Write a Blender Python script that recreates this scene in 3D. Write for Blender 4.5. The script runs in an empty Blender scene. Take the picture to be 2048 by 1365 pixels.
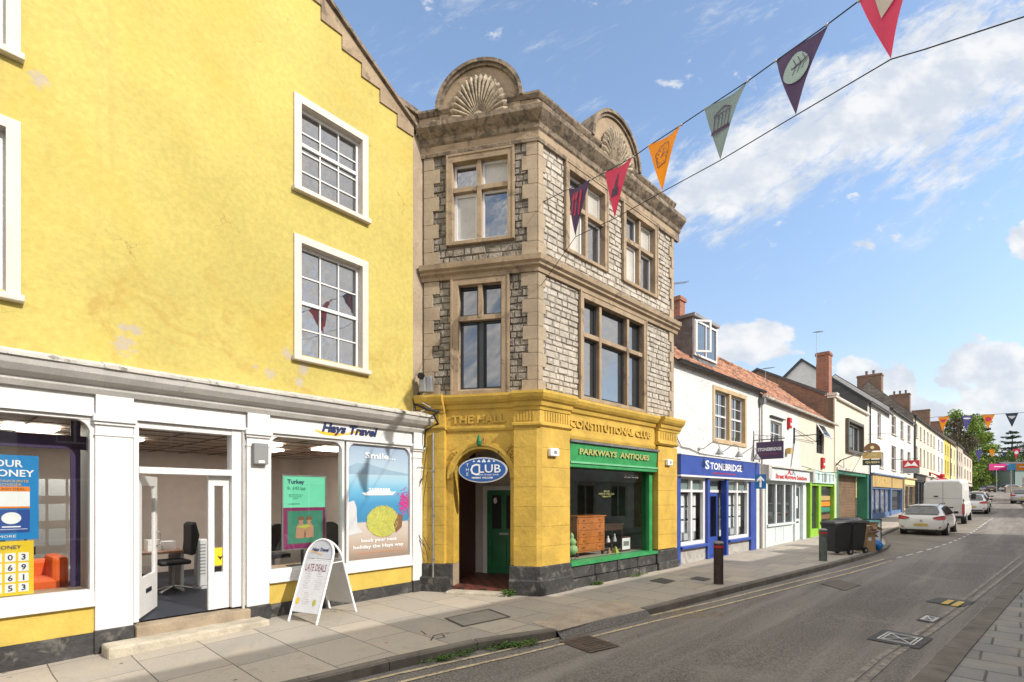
import bpy, bmesh, math, random
from mathutils import Vector, Matrix
R = math.radians
rnd = random.Random(7)
scene = bpy.context.scene
col = scene.collection

# ------------------------------------------------------------------ camera
EYE = 2.0; FPX = 1024.0; HOR = 993.0
cam_d = bpy.data.cameras.new('camera'); cam = bpy.data.objects.new('camera', cam_d); col.objects.link(cam)
cam.location = (0, 0, EYE); cam.rotation_euler = (R(90), 0, 0)
cam_d.sensor_fit = 'HORIZONTAL'; cam_d.sensor_width = 36; cam_d.lens = 18.0
cam_d.shift_y = (HOR - 682.5) / 2048.0
cam_d.clip_start = 0.05; cam_d.clip_end = 3000
scene.camera = cam

# ------------------------------------------------------------------ sun, sky, exposure
SUNV = Vector((.84, -.54, .66)).normalized()
sd = bpy.data.lights.new('sun', 'SUN'); sun = bpy.data.objects.new('sun', sd); col.objects.link(sun)
sd.energy = 2.5; sd.angle = R(0.6); sd.color = (1.0, .945, .86)
sun.rotation_euler = (-SUNV).to_track_quat('-Z', 'Y').to_euler()
scene.view_settings.view_transform = 'Standard'; scene.view_settings.look = 'None'
scene.view_settings.exposure = 0.90; scene.view_settings.gamma = 1
world = bpy.data.worlds.new('World'); scene.world = world; world.use_nodes = True

class NT:
    """tiny node helper"""
    def __init__(s, nt): s.nt = nt; s.n = nt.nodes; s.l = nt.links
    def add(s, t, **k):
        n = s.n.new(t)
        for a, v in k.items(): setattr(n, a, v)
        return n
    def link(s, a, b): s.l.new(a, b)
    def val(s, sock, v):
        if isinstance(v, bpy.types.NodeSocket): s.l.new(v, sock)
        else: sock.default_value = v
    def math(s, op, a, b=0.0, c=None, clamp=False):
        n = s.add('ShaderNodeMath', operation=op); n.use_clamp = clamp
        s.val(n.inputs[0], a); s.val(n.inputs[1], b)
        if c is not None: s.val(n.inputs[2], c)
        return n.outputs[0]
    def noise(s, vec, scale, detail=4, rough=.55, dist=0.0):
        n = s.add('ShaderNodeTexNoise'); s.l.new(vec, n.inputs['Vector'])
        n.inputs['Scale'].default_value = scale; n.inputs['Detail'].default_value = detail
        n.inputs['Roughness'].default_value = rough; n.inputs['Distortion'].default_value = dist
        return n.outputs['Fac']
    def ramp(s, fac, a, b, smooth=True):
        n = s.add('ShaderNodeMapRange'); n.interpolation_type = 'SMOOTHSTEP' if smooth else 'LINEAR'
        s.val(n.inputs[0], fac); n.inputs[1].default_value = a; n.inputs[2].default_value = b
        n.inputs[3].default_value = 0; n.inputs[4].default_value = 1
        return n.outputs[0]
    def mix(s, fac, a, b, mode='MIX'):
        n = s.add('ShaderNodeMix', data_type='RGBA', blend_type=mode)
        s.val(n.inputs['Factor'], fac)
        for k, v in ((6, a), (7, b)):
            if isinstance(v, bpy.types.NodeSocket): s.l.new(v, n.inputs[k])
            else: n.inputs[k].default_value = (v[0], v[1], v[2], 1)
        return n.outputs[2]
    def vec(s, x, y, z):
        n = s.add('ShaderNodeCombineXYZ'); s.val(n.inputs[0], x); s.val(n.inputs[1], y); s.val(n.inputs[2], z); return n.outputs[0]

def make_world():
    t = NT(world.node_tree); t.n.clear()
    out = t.add('ShaderNodeOutputWorld'); bg = t.add('ShaderNodeBackground')
    sky = t.add('ShaderNodeTexSky', sky_type='NISHITA'); sky.sun_disc = False
    sky.sun_elevation = math.asin(SUNV.z); sky.sun_rotation = math.atan2(SUNV.x, SUNV.y)
    sky.altitude = 50; sky.air_density = 1.0; sky.dust_density = 0.6; sky.ozone_density = 2.0
    tc = t.add('ShaderNodeTexCoord'); sp = t.add('ShaderNodeSeparateXYZ'); t.link(tc.outputs['Generated'], sp.inputs[0])
    x, y, z = sp.outputs
    zc = t.math('MAXIMUM', z, 0.0)
    ya = t.math('MAXIMUM', t.math('ABSOLUTE', y), 0.08)
    sx = t.math('DIVIDE', x, ya); sy = t.math('DIVIDE', zc, ya)
    # streaky band of high cloud rising to the right
    cv = t.vec(t.math('ADD', t.math('MULTIPLY', sx, .83), t.math('MULTIPLY', sy, .5)),
               t.math('MULTIPLY', t.math('SUBTRACT', t.math('MULTIPLY', sy, .83), t.math('MULTIPLY', sx, .5)), 2.7), 0.3)
    n1 = t.noise(cv, 3.4, 10, .66, .35); n2 = t.noise(cv, 13, 8, .68, .4)
    nn = t.math('ADD', t.math('MULTIPLY', n1, .62), t.math('MULTIPLY', n2, .38))
    cen = t.math('ADD', t.math('MULTIPLY', sx, .44), .43)
    hw = t.math('ADD', t.math('MULTIPLY', sx, .16), .045)
    dist = t.math('DIVIDE', t.math('ABSOLUTE', t.math('SUBTRACT', sy, cen)), t.math('MAXIMUM', hw, .04))
    band = t.math('SUBTRACT', 1.0, t.math('MULTIPLY', dist, .62), clamp=True)
    left = t.ramp(sx, .12, .36)
    band = t.math('MULTIPLY', band, left)
    f1 = t.ramp(t.math('ADD', nn, t.math('MULTIPLY', band, .36)), .62, .80)
    # thin wisps high in the blue
    wisp = t.math('MULTIPLY', t.ramp(t.noise(cv, 5.5, 9, .68, .3), .53, .74), t.ramp(sy, .30, .60))
    f1 = t.math('MAXIMUM', f1, t.math('MULTIPLY', wisp, .55))
    # heaped cloud low over the far street
    cm = t.vec(sx, t.math('MULTIPLY', sy, 1.35), 1.7)
    c1 = t.noise(cm, 9.5, 10, .58, .15)
    def blob(cx, cy, rx, ry):
        a = t.math('POWER', t.math('DIVIDE', t.math('SUBTRACT', sx, cx), rx), 2.0)
        b = t.math('POWER', t.math('DIVIDE', t.math('SUBTRACT', sy, cy), ry), 2.0)
        return t.math('SUBTRACT', 1.0, t.math('ADD', a, b), clamp=True)
    bl = blob(.70, .19, .13, .105)
    for b in (blob(1.05, .50, .10, .09), blob(1.0, .23, .22, .11), blob(.44, .295, .16, .06), blob(.85, .13, .4, .09)):
        bl = t.math('MAXIMUM', bl, b)
    f2 = t.ramp(t.math('ADD', c1, t.math('MULTIPLY', bl, .40)), .63, .72)
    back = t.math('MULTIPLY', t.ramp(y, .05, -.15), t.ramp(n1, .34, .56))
    low = t.math('MULTIPLY', t.ramp(sy, .32, .02), .5)
    f = t.math('MAXIMUM', t.math('MAXIMUM', f1, f2), low)
    over = t.math('MULTIPLY', t.ramp(sy, 1.1, 1.7), t.ramp(n1, .30, .52)); bk = t.math('MAXIMUM', back, over)  # unseen cloud behind and overhead, added extra bright to lift the shaded street
    f = t.math('MULTIPLY', f, t.ramp(z, -.02, .03))
    shade = t.ramp(t.noise(cm, 14, 4), .35, .7)
    ccol = t.mix(shade, (2.5, 2.7, 3.0), (3.5, 3.5, 3.5))
    gain = t.mix(1.0, sky.outputs[0], t.mix(t.ramp(sy, .62, .05), (1.20, 1.12, 1.04), (.95, .82, .73)), 'MULTIPLY')
    c = t.mix(t.math('MULTIPLY', f, .93), gain, ccol)
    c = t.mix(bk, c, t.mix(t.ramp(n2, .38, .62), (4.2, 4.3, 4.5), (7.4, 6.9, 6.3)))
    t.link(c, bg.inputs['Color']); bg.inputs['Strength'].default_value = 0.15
    t.link(bg.outputs[0], out.inputs[0])
make_world()

# ------------------------------------------------------------------ materials
MATS = {}
def vary(t, vec, colr, var, scale):
    n = t.noise(vec, scale, 6, .6)
    lo = tuple(max(0, c * (1 - var)) for c in colr); hi = tuple(min(1, c * (1 + var)) for c in colr)
    return t.mix(t.ramp(n, .3, .7), lo, hi)

def mat(name, colr, rough=.7, var=.12, scale=2.5, bump=.15, bscale=40, metal=0.0, dirt=None, fine=.06, fscale=None, spec=.4, coat=0, extra=None, bdist=.01):
    if name in MATS: return MATS[name]
    m = bpy.data.materials.new(name); m.use_nodes = True; t = NT(m.node_tree)
    bs = t.n['Principled BSDF']; tc = t.add('ShaderNodeTexCoord'); v = tc.outputs['Object']
    c = vary(t, v, colr, var, scale)
    if fine:
        n = t.noise(v, fscale or scale * 12 + 8, 3)
        c = t.mix(t.ramp(n, .3, .7), c, t.mix(fine * 2, c, (0, 0, 0)))
    if dirt:
        for (dc, ds, th, am) in dirt:
            n = t.noise(v, ds, 8, .65, .6)
            c = t.mix(t.math('MULTIPLY', t.ramp(n, th, th + .14), am), c, dc)
    if extra: c = extra(t, v, c)
    t.link(c, bs.inputs['Base Color'])
    bs.inputs['Roughness'].default_value = rough; bs.inputs['Metallic'].default_value = metal
    bs.inputs['Specular IOR Level'].default_value = spec
    if coat: bs.inputs['Coat Weight'].default_value = coat; bs.inputs['Coat Roughness'].default_value = .05
    if bump:
        b = t.add('ShaderNodeBump'); b.inputs['Strength'].default_value = bump; b.inputs['Distance'].default_value = bdist
        t.link(t.noise(v, bscale, 5, .6), b.inputs['Height']); t.link(b.outputs[0], bs.inputs['Normal'])
    MATS[name] = m; return m

def flat(name, colr, rough=.6): return mat(name, colr, rough, var=.04, scale=4, bump=0, fine=.02)

def emit(name, colr, st):
    m = bpy.data.materials.new(name); m.use_nodes = True; b = m.node_tree.nodes['Principled BSDF']
    b.inputs['Base Color'].default_value = (*colr, 1); b.inputs['Emission Color'].default_value = (*colr, 1)
    b.inputs['Emission Strength'].default_value = st; MATS[name] = m; return m

def glass(name, tint=(.8, .84, .84), base=.06, refl=1.0):
    """thin shop glass: see through and mirror like at a slant"""
    m = bpy.data.materials.new(name); m.use_nodes = True; t = NT(m.node_tree); t.n.clear()
    o = t.add('ShaderNodeOutputMaterial'); mx = t.add('ShaderNodeMixShader'); tr = t.add('ShaderNodeBsdfTransparent'); gl = t.add('ShaderNodeBsdfGlossy')
    tr.inputs[0].default_value = (*tint, 1); gl.inputs['Roughness'].default_value = .01; gl.inputs[0].default_value = (.95, .97, 1, 1)
    geo = t.add('ShaderNodeNewGeometry')
    dp = t.add('ShaderNodeVectorMath', operation='DOT_PRODUCT'); t.link(geo.outputs['Incoming'], dp.inputs[0]); t.link(geo.outputs['Normal'], dp.inputs[1])
    ca = t.math('ABSOLUTE', dp.outputs['Value'])
    f = t.math('ADD', base, t.math('MULTIPLY', t.math('POWER', t.math('SUBTRACT', 1.0, ca, clamp=True), 4.0), refl), clamp=True)
    t.link(f, mx.inputs[0]); t.link(tr.outputs[0], mx.inputs[1]); t.link(gl.outputs[0], mx.inputs[2]); t.link(mx.outputs[0], o.inputs[0])
    MATS[name] = m; return m

def dark_glass(name, colr=(.02, .025, .03), fac=.4, wob=.35):
    m = bpy.data.materials.new(name); m.use_nodes = True; t = NT(m.node_tree); t.n.clear()
    o = t.add('ShaderNodeOutputMaterial'); mx = t.add('ShaderNodeMixShader'); df = t.add('ShaderNodeBsdfDiffuse'); gl = t.add('ShaderNodeBsdfGlossy')
    df.inputs[0].default_value = (*colr, 1); gl.inputs['Roughness'].default_value = .02
    tc = t.add('ShaderNodeTexCoord'); b = t.add('ShaderNodeBump'); b.inputs['Strength'].default_value = wob; b.inputs['Distance'].default_value = .004
    t.link(t.noise(tc.outputs['Object'], 3.0, 2), b.inputs['Height']); t.link(b.outputs[0], gl.inputs['Normal'])
    mx.inputs[0].default_value = fac; t.link(df.outputs[0], mx.inputs[1]); t.link(gl.outputs[0], mx.inputs[2]); t.link(mx.outputs[0], o.inputs[0])
    MATS[name] = m; return m

def island(t, lo, hi):
    gn = t.add('ShaderNodeNewGeometry'); return t.ramp(gn.outputs['Random Per Island'], lo, hi, False)

def brick_mat(name, c1, c2, mortar, bw=.225, bh=.075, dirty=True):
    m = bpy.data.materials.new(name); m.use_nodes = True; t = NT(m.node_tree); bs = t.n['Principled BSDF']
    tc = t.add('ShaderNodeTexCoord'); sp = t.add('ShaderNodeSeparateXYZ'); t.link(tc.outputs['Object'], sp.inputs[0])
    v = t.vec(t.math('ADD', sp.outputs[0], t.math('MULTIPLY', sp.outputs[1], .25)), sp.outputs[2], 0.0)
    b = t.add('ShaderNodeTexBrick'); t.link(v, b.inputs['Vector'])
    b.inputs['Color1'].default_value = (*c1, 1); b.inputs['Color2'].default_value = (*c2, 1); b.inputs['Mortar'].default_value = (*mortar, 1)
    b.inputs['Scale'].default_value = 1; b.inputs['Brick Width'].default_value = bw; b.inputs['Row Height'].default_value = bh; b.inputs['Mortar Size'].default_value = .008
    c = b.outputs['Color']
    n = t.noise(tc.outputs['Object'], 3, 6, .65)
    c = t.mix(t.math('MULTIPLY', t.ramp(n, .45, .7), .5), c, (.08, .065, .055))
    t.link(c, bs.inputs['Base Color']); bs.inputs['Roughness'].default_value = .9
    bp = t.add('ShaderNodeBump'); bp.inputs['Strength'].default_value = .5; bp.inputs['Distance'].default_value = .01; bp.invert = True
    t.link(b.outputs['Fac'], bp.inputs['Height']); t.link(bp.outputs[0], bs.inputs['Normal'])
    MATS[name] = m; return m

def slate_mat(name, colr, colr2):
    def ex(t, v, c):
        sp = t.add('ShaderNodeSeparateXYZ'); t.link(v, sp.inputs[0])
        br = t.add('ShaderNodeTexBrick'); t.link(t.vec(t.math('ADD', sp.outputs[0], sp.outputs[1]), sp.outputs[2], 0.0), br.inputs['Vector'])
        br.inputs['Color1'].default_value = (*colr, 1); br.inputs['Color2'].default_value = (*colr2, 1); br.inputs['Mortar'].default_value = (*[q * .4 for q in colr], 1)
        br.inputs['Scale'].default_value = 1; br.inputs['Brick Width'].default_value = .42; br.inputs['Row Height'].default_value = .16; br.inputs['Mortar Size'].default_value = .008
        return t.mix(.7, c, br.outputs['Color'])
    return mat(name, colr, .75, .3, 1.5, .4, 20, extra=ex)

# ------------------------------------------------------------------ frames: a wall line in plan, u along it, w out of it, z up
class Frame:
    def __init__(s, o, d):
        s.o = o; L = math.hypot(*d); s.d = (d[0] / L, d[1] / L); s.n = (s.d[1], -s.d[0])
    def P(s, u, w, z): return Vector((s.o[0] + u * s.d[0] + w * s.n[0], s.o[1] + u * s.d[1] + w * s.n[1], z))
    def U(s, px, w=0.0):
        r = (px - 1024.0) / FPX
        return (r * (s.o[1] + w * s.n[1]) - s.o[0] - w * s.n[0]) / (s.d[0] - r * s.d[1])
    def Z(s, px, py, w=0.0):
        u = s.U(px, w); Y = s.o[1] + u * s.d[1] + w * s.n[1]
        return EYE + (HOR - py) / FPX * Y
    def uz(s, px, py, w=0.0): return (s.U(px, w), s.Z(px, py, w))
    def off(s, w, u=0): p = s.P(u, w, 0); return Frame((p.x, p.y), s.d)
F0 = Frame((0, 0), (1, 0))
def vpdir(v): return (v - 1024.0, FPX)

def lerp_tab(tab, x):
    if x <= tab[0][0]: return tab[0][1]
    for (a, va), (b, vb) in zip(tab, tab[1:]):
        if x <= b: return va + (vb - va) * (x - a) / (b - a)
    return tab[-1][1]
GT = [(-40, -.1), (0, -.04), (3, .05), (8, .05), (13, .1), (24, .16), (31, .22), (37, .36), (46, .62), (70, 1.25), (100, 2.0), (130, 2.7), (160, 3.2), (220, 4.2), (320, 5.5), (800, 8)]
def g(x, y): return lerp_tab(GT, (x + y) / 1.41421)
def GP(px, py, off=0.0):
    """pixel on the ground -> real place on the sloping ground"""
    k = (px - 1024) / FPX; f = lambda d: EYE + (HOR - py) / FPX * d - (g(k * d, d) + off)
    d = 1.0
    while d < 230 and f(d) > 0: d *= 1.02
    a, b = d / 1.02, d
    for _ in range(30):
        m = (a + b) / 2
        if f(m) > 0: a = m
        else: b = m
    return Vector((k * a, a, g(k * a, a) + off))

# ------------------------------------------------------------------ mesh builder
class MB:
    def __init__(s): s.v = []; s.f = []
    def add(s, vs, fs):
        b = len(s.v); s.v += [tuple(p) for p in vs]; s.f += [tuple(i + b for i in f) for f in fs]; return s
    def box(s, F, u0, u1, w0, w1, z0, z1):
        vs = [F.P(u, w, z) for z in (z0, z1) for w in (w0, w1) for u in (u0, u1)]
        return s.add(vs, [(0, 1, 3, 2), (4, 6, 7, 5), (0, 4, 5, 1), (2, 3, 7, 6), (0, 2, 6, 4), (1, 5, 7, 3)])
    def pillow(s, F, u0, u1, w0, w1, z0, z1, b):
        vs = [F.P(u0, w0, z0), F.P(u1, w0, z0), F.P(u1, w0, z1), F.P(u0, w0, z1),
              F.P(u0 + b, w1, z0 + b), F.P(u1 - b, w1, z0 + b), F.P(u1 - b, w1, z1 - b), F.P(u0 + b, w1, z1 - b)]
        return s.add(vs, [(4, 5, 6, 7), (0, 1, 5, 4), (1, 2, 6, 5), (2, 3, 7, 6), (3, 0, 4, 7)])
    def prof(s, F, u0, u1, pts, m0=0.0, m1=0.0):
        """extrude (w,z) outline along u; m0/m1 = mitre: u shift per metre of w at each end"""
        n = len(pts)
        vs = [F.P(u0 + m0 * w, w, z) for w, z in pts] + [F.P(u1 + m1 * w, w, z) for w, z in pts]
        return s.add(vs, [(i, (i + 1) % n, n + (i + 1) % n, n + i) for i in range(n)] + [tuple(range(n)), tuple(range(2 * n - 1, n - 1, -1))])
    def plate(s, F, pts, w0, w1):
        """(u,z) outline with thickness between w0 and w1"""
        n = len(pts); vs = [F.P(u, w0, z) for u, z in pts] + [F.P(u, w1, z) for u, z in pts]
        return s.add(vs, [(i, (i + 1) % n, n + (i + 1) % n, n + i) for i in range(n)] + [tuple(range(n)), tuple(range(2 * n - 1, n - 1, -1))])
    def sheet(s, pts): return s.add(pts, [tuple(range(len(pts)))])
    def holes(s, F, u0, u1, z0, z1, hs, w=0.0, depth=.2):
        """wall face with rectangular openings and their reveals"""
        us = sorted({u0, u1, *[q for h in hs for q in h[:2] if u0 < q < u1]}); zs = sorted({z0, z1, *[q for h in hs for q in h[2:4] if z0 < q < z1]})
        for a, b in zip(us, us[1:]):
            for c, d in zip(zs, zs[1:]):
                mu, mz = (a + b) / 2, (c + d) / 2
                if any(h[0] < mu < h[1] and h[2] < mz < h[3] for h in hs): continue
                s.sheet([F.P(a, w, c), F.P(b, w, c), F.P(b, w, d), F.P(a, w, d)])
        for h in hs:
            a, b, c, d = max(h[0], u0), min(h[1], u1), max(h[2], z0), min(h[3], z1); e = w - depth
            s.sheet([F.P(a, w, c), F.P(a, e, c), F.P(a, e, d), F.P(a, w, d)]); s.sheet([F.P(b, w, c), F.P(b, w, d), F.P(b, e, d), F.P(b, e, c)])
            s.sheet([F.P(a, w, d), F.P(a, e, d), F.P(b, e, d), F.P(b, w, d)]); s.sheet([F.P(a, w, c), F.P(b, w, c), F.P(b, e, c), F.P(a, e, c)])
        return s
    def tube(s, pts, r, seg=6, cap=True):
        pts = [Vector(p) for p in pts]; rs = r if isinstance(r, (list, tuple)) else [r] * len(pts); base = len(s.v); k = len(pts)
        for i, p in enumerate(pts):
            t = (pts[min(i + 1, k - 1)] - pts[max(i - 1, 0)]).normalized()
            a = t.cross(Vector((0, 0, 1))); a = a if a.length > .05 else t.cross(Vector((1, 0, 0))); a.normalize(); b = t.cross(a)
            for j in range(seg):
                th = 2 * math.pi * j / seg; s.v.append(tuple(p + rs[i] * (math.cos(th) * a + math.sin(th) * b)))
        for i in range(k - 1):
            for j in range(seg):
                s.f.append((base + i * seg + j, base + i * seg + (j + 1) % seg, base + (i + 1) * seg + (j + 1) % seg, base + (i + 1) * seg + j))
        if cap:
            s.f.append(tuple(base + j for j in range(seg))); s.f.append(tuple(base + (k - 1) * seg + j for j in reversed(range(seg))))
        return s
    def lathe(s, c, prof, seg=16, ax='z', cap=True):
        base = len(s.v); c = Vector(c)
        for r, h in prof:
            for j in range(seg):
                th = 2 * math.pi * j / seg; a, b = r * math.cos(th), r * math.sin(th)
                s.v.append(tuple(c + (Vector((a, b, h)) if ax == 'z' else Vector((h, a, b)) if ax == 'x' else Vector((a, h, b)))))
        for i in range(len(prof) - 1):
            for j in range(seg):
                s.f.append((base + i * seg + j, base + i * seg + (j + 1) % seg, base + (i + 1) * seg + (j + 1) % seg, base + (i + 1) * seg + j))
        if cap:
            s.f.append(tuple(base + j for j in range(seg))); s.f.append(tuple(base + (len(prof) - 1) * seg + j for j in reversed(range(seg))))
        return s
    def text(s, F, body, uc, zc, w, W=None, H=None, depth=.004, shear=0.0, bold=0.0, mapper=None):
        c = bpy.data.curves.new('t', 'FONT'); c.body = body; c.size = 1; c.align_x = 'CENTER'; c.shear = shear; c.offset = bold; c.resolution_u = 2
        c.fill_mode = 'FRONT'
        o = bpy.data.objects.new('t', c); me = bpy.data.meshes.new_from_object(o)
        xs = [v.co.x for v in me.vertices]; ys = [v.co.y for v in me.vertices]
        if not xs: return s
        x0, x1, y0, y1 = min(xs), max(xs), min(ys), max(ys)
        sc_y = (H / (y1 - y0)) if H else None; sc_x = (W / (x1 - x0)) if W else None
        sc_x = sc_x or sc_y; sc_y = sc_y or sc_x
        P = mapper or F.P
        fr = [P(uc + (v.co.x - (x0 + x1) / 2) * sc_x, w + depth, zc + (v.co.y - (y0 + y1) / 2) * sc_y) for v in me.vertices]
        fs = [tuple(p.vertices) for p in me.polygons]
        s.add(fr, fs)
        if depth > .008:
            from collections import Counter
            ec = Counter(); 
            for f in fs:
                for a, b in zip(f, f[1:] + f[:1]): ec[(min(a, b), max(a, b))] += 1
            bk = [P(uc + (v.co.x - (x0 + x1) / 2) * sc_x, w, zc + (v.co.y - (y0 + y1) / 2) * sc_y) for v in me.vertices]
            base = len(s.v); n = len(fr); s.v += [tuple(p) for p in fr + bk]
            for (a, b), k in ec.items():
                if k == 1: s.f.append((base + a, base + b, base + n + b, base + n + a))
        bpy.data.meshes.remove(me); bpy.data.objects.remove(o); bpy.data.curves.remove(c)
        return s
    def build(s, name, material, parent=None, smooth=False, recalc=False, bevel=0):
        me = bpy.data.meshes.new(name); me.from_pydata(s.v, [], s.f); me.update()
        if recalc or bevel:
            bm = bmesh.new(); bm.from_mesh(me); bmesh.ops.recalc_face_normals(bm, faces=bm.faces); bm.to_mesh(me); bm.free()
        if smooth:
            me.polygons.foreach_set('use_smooth', [True] * len(me.polygons))
        me.materials.append(material)
        o = bpy.data.objects.new(name, me); col.objects.link(o)
        if bevel:
            b = o.modifiers.new('bevel', 'BEVEL'); b.width = bevel; b.segments = 2; b.limit_method = 'ANGLE'
        if parent is not None:
            o.parent = parent; wl = WLOC.get(parent.name, Vector((0, 0, 0))); o.location = -wl; WLOC[o.name] = Vector((0, 0, 0))
        return o
WLOC = {}
def tag(o, label=None, cat=None, group=None, kind=None):
    if label: o['label'] = label
    if cat: o['category'] = cat
    if group: o['group'] = group
    if kind: o['kind'] = kind
    return o
def thing(name, label, cat, loc=(0, 0, 0), group=None):
    o = bpy.data.objects.new(name, None); o.empty_display_size = .2; col.objects.link(o); o.location = loc
    WLOC[o.name] = Vector(loc); return tag(o, label, cat, group)
def struct(name, mb, m, **k): return tag(mb.build(name, m, **k), kind='structure')
def copy_tree(o, parent=None):
    c = o.copy(); col.objects.link(c); c.parent = parent
    for ch in list(o.children): copy_tree(ch, c)
    return c
def arc(cx, cz, r, a0, a1, n=16): return [(cx + r * math.cos(a0 + (a1 - a0) * i / n), cz + r * math.sin(a0 + (a1 - a0) * i / n)) for i in range(n + 1)]
def disc(F, cu, cz, ru, rz, n=28): return [(cu + ru * math.cos(2 * math.pi * i / n), cz + rz * math.sin(2 * math.pi * i / n)) for i in range(n)]

# ------------------------------------------------------------------ shared materials
def mats():
    def peel(t, v, c):
        # bleached and rain stained paint, with patches fallen off to grey plaster
        n = t.noise(v, .42, 6, .62, .8); c = t.mix(t.math('MULTIPLY', t.ramp(n, .45, .68), .40), c, (.49, .345, .055))
        sp = t.add('ShaderNodeSeparateXYZ'); t.link(v, sp.inputs[0])
        n = t.noise(v, 1.25, 8, .68, 1.2); lowm = t.ramp(sp.outputs[2], 6.4, 4.0)
        c = t.mix(t.math('MULTIPLY', t.math('MULTIPLY', t.ramp(n, .50, .68), .5), lowm), c, (.37, .215, .045))
        n = t.noise(v, 4.0, 8, .7, 1.5); c = t.mix(t.math('MULTIPLY', t.ramp(n, .60, .74), .35), c, (.38, .26, .06))
        vo = t.add('ShaderNodeTexVoronoi', feature='DISTANCE_TO_EDGE'); vo.inputs['Scale'].default_value = .62
        dv = t.add('ShaderNodeTexNoise'); dv.inputs['Scale'].default_value = 2.2; dv.inputs['Detail'].default_value = 6; t.link(v, dv.inputs['Vector']); dm = t.add('ShaderNodeVectorMath', operation='MULTIPLY_ADD'); t.link(dv.outputs['Color'], dm.inputs[0]); dm.inputs[1].default_value = (.9, .9, .9); t.link(v, dm.inputs[2]); t.link(dm.outputs[0], vo.inputs['Vector'])
        ck = t.math('MULTIPLY', t.ramp(vo.outputs['Distance'], .006, .001), t.ramp(t.noise(v, .9, 3), .56, .66)); c = t.mix(t.math('MULTIPLY', ck, .55), c, (.20, .14, .05))
        nz = t.noise(v, 13.0, 8, .75, 1.2)
        msk = None
        for (px, py, r) in ((80, 160, .10), (250, 690, .13), (246, 655, .06), (272, 660, .09), (575, 708, .10), (607, 738, .11), (540, 748, .09), (598, 765, .08), (510, 735, .05)):
            p = FY.P(*[FY.U(px), 0, 0]); z = FY.Z(px, py)
            d = t.add('ShaderNodeVectorMath', operation='DISTANCE'); t.link(v, d.inputs[0]); d.inputs[1].default_value = (p.x, p.y, z)
            q = t.math('SUBTRACT', 1.0, t.math('DIVIDE', d.outputs['Value'], r * 2), clamp=True)
            msk = q if msk is None else t.math('MAXIMUM', msk, q)
        mk = t.ramp(t.math('ADD', nz, t.math('MULTIPLY', msk, .42)), .74, .77)
        sm = t.add('ShaderNodeMapping'); sm.inputs['Scale'].default_value = (5, 5, .28); t.link(v, sm.inputs[0]); c = t.mix(t.math('MULTIPLY', t.ramp(t.noise(sm.outputs[0], 1.0, 7, .65), .56, .74), .30), c, (.42, .29, .09))
        return t.mix(t.math('MULTIPLY', mk, .85), c, (.40, .345, .28))
    mat('yellow_render', (.505, .415, .115), .85, .10, .55, .55, 9, extra=peel, bdist=.02)
    mat('yellow_gloss', (.58, .42, .085), .6, .08, 3, .2, 25, dirt=[((.5, .3, .05), 5, .62, .5)])
    mat('yellow_pier', (.55, .355, .06), .65, .14, 2.2, .7, 9, dirt=[((.42, .25, .05), 4, .60, .55), ((.2, .13, .05), 9, .68, .5)], bdist=.02)
    mat('black_plinth', (.045, .043, .042), .7, .3, 3, .8, 10, dirt=[((.16, .15, .13), 3.5, .52, .7)], bdist=.03)
    mat('white_paint', (.70, .69, .68), .5, .03, 2, .1, 12, dirt=[((.45, .42, .37), 6, .66, .4)])
    mat('cream_paint', (.62, .56, .48), .6, .05, 2, .15, 20, dirt=[((.4, .33, .25), 7, .66, .5)])
    mat('weathered_white', (.56, .53, .48), .8, .15, 4, .6, 14, dirt=[((.12, .11, .09), 5, .53, .8)], bdist=.02)
    mat('grey_moulding', (.50, .48, .45), .7, .1, 3, .3, 14, dirt=[((.2, .19, .17), 5, .62, .6)])
    mat('sandstone', (.335, .25, .165), .9, .16, 2.2, .55, 16, dirt=[((.09, .068, .05), 3.1, .52, .65), ((.42, .35, .25), 4, .6, .4)], bdist=.015)
    mat('dark_sandstone', (.25, .195, .14), .95, .25, 2.5, .8, 12, dirt=[((.06, .05, .04), 6.5, .46, .7), ((.36, .32, .25), 9, .60, .5)], bdist=.025)
    mat('quoin_stone', (.36, .285, .20), .9, .14, 1.7, .5, 18, dirt=[((.2, .15, .1), 2.4, .55, .5)], bdist=.012)
    mat('pale_block', (.66, .60, .49), .95, .22, 3.2, 1.0, 22, dirt=[((.32, .27, .21), 4.5, .55, .55)], bdist=.03)
    mat('rubble_block', (.27, .235, .19), .95, .35, 3.4, 1.0, 18, extra=lambda t, v, c: t.mix(t.math('MULTIPLY', island(t, .4, 1.0), .5), c, (.36, .33, .28)), dirt=[((.10, .085, .07), 4, .48, .75), ((.55, .50, .42), 7, .58, .6)], bdist=.04)
    mat('mortar', (.19, .16, .13), .95, .2, 5, .5, 30)
    mat('render_white', (.64, .63, .60), .85, .06, 1.2, .6, 10, dirt=[((.42, .38, .31), 2.0, .57, .5), ((.3, .27, .22), 5, .64, .5)], bdist=.02)
    mat('rough_white', (.66, .655, .64), .9, .07, 2, 1.0, 8, dirt=[((.42, .40, .36), 3.4, .57, .55)], bdist=.05)
    mat('render_cream', (.62, .57, .46), .85, .06, 1, .3, 12, dirt=[((.45, .38, .27), 2.4, .60, .5)])
    mat('blue_paint', (.035, .075, .32), .45, .1, 3, .08, 14)
    mat('pale_blue_paint', (.62, .68, .68), .5, .05, 3, .08, 14)
    mat('green_paint', (.035, .27, .085), .5, .15, 4, .12, 14, dirt=[((.10, .36, .15), 5, .6, .5)])
    mat('dark_green_paint', (.012, .15, .05), .4, .15, 3, .1, 14)
    mat('lime_paint', (.26, .52, .04), .5, .08, 3, .1, 14)
    mat('teal_paint', (.04, .22, .14), .5, .1, 3, .1, 14)
    mat('black_metal', (.015, .015, .017), .45, .1, 5, .1, 30)
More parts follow.
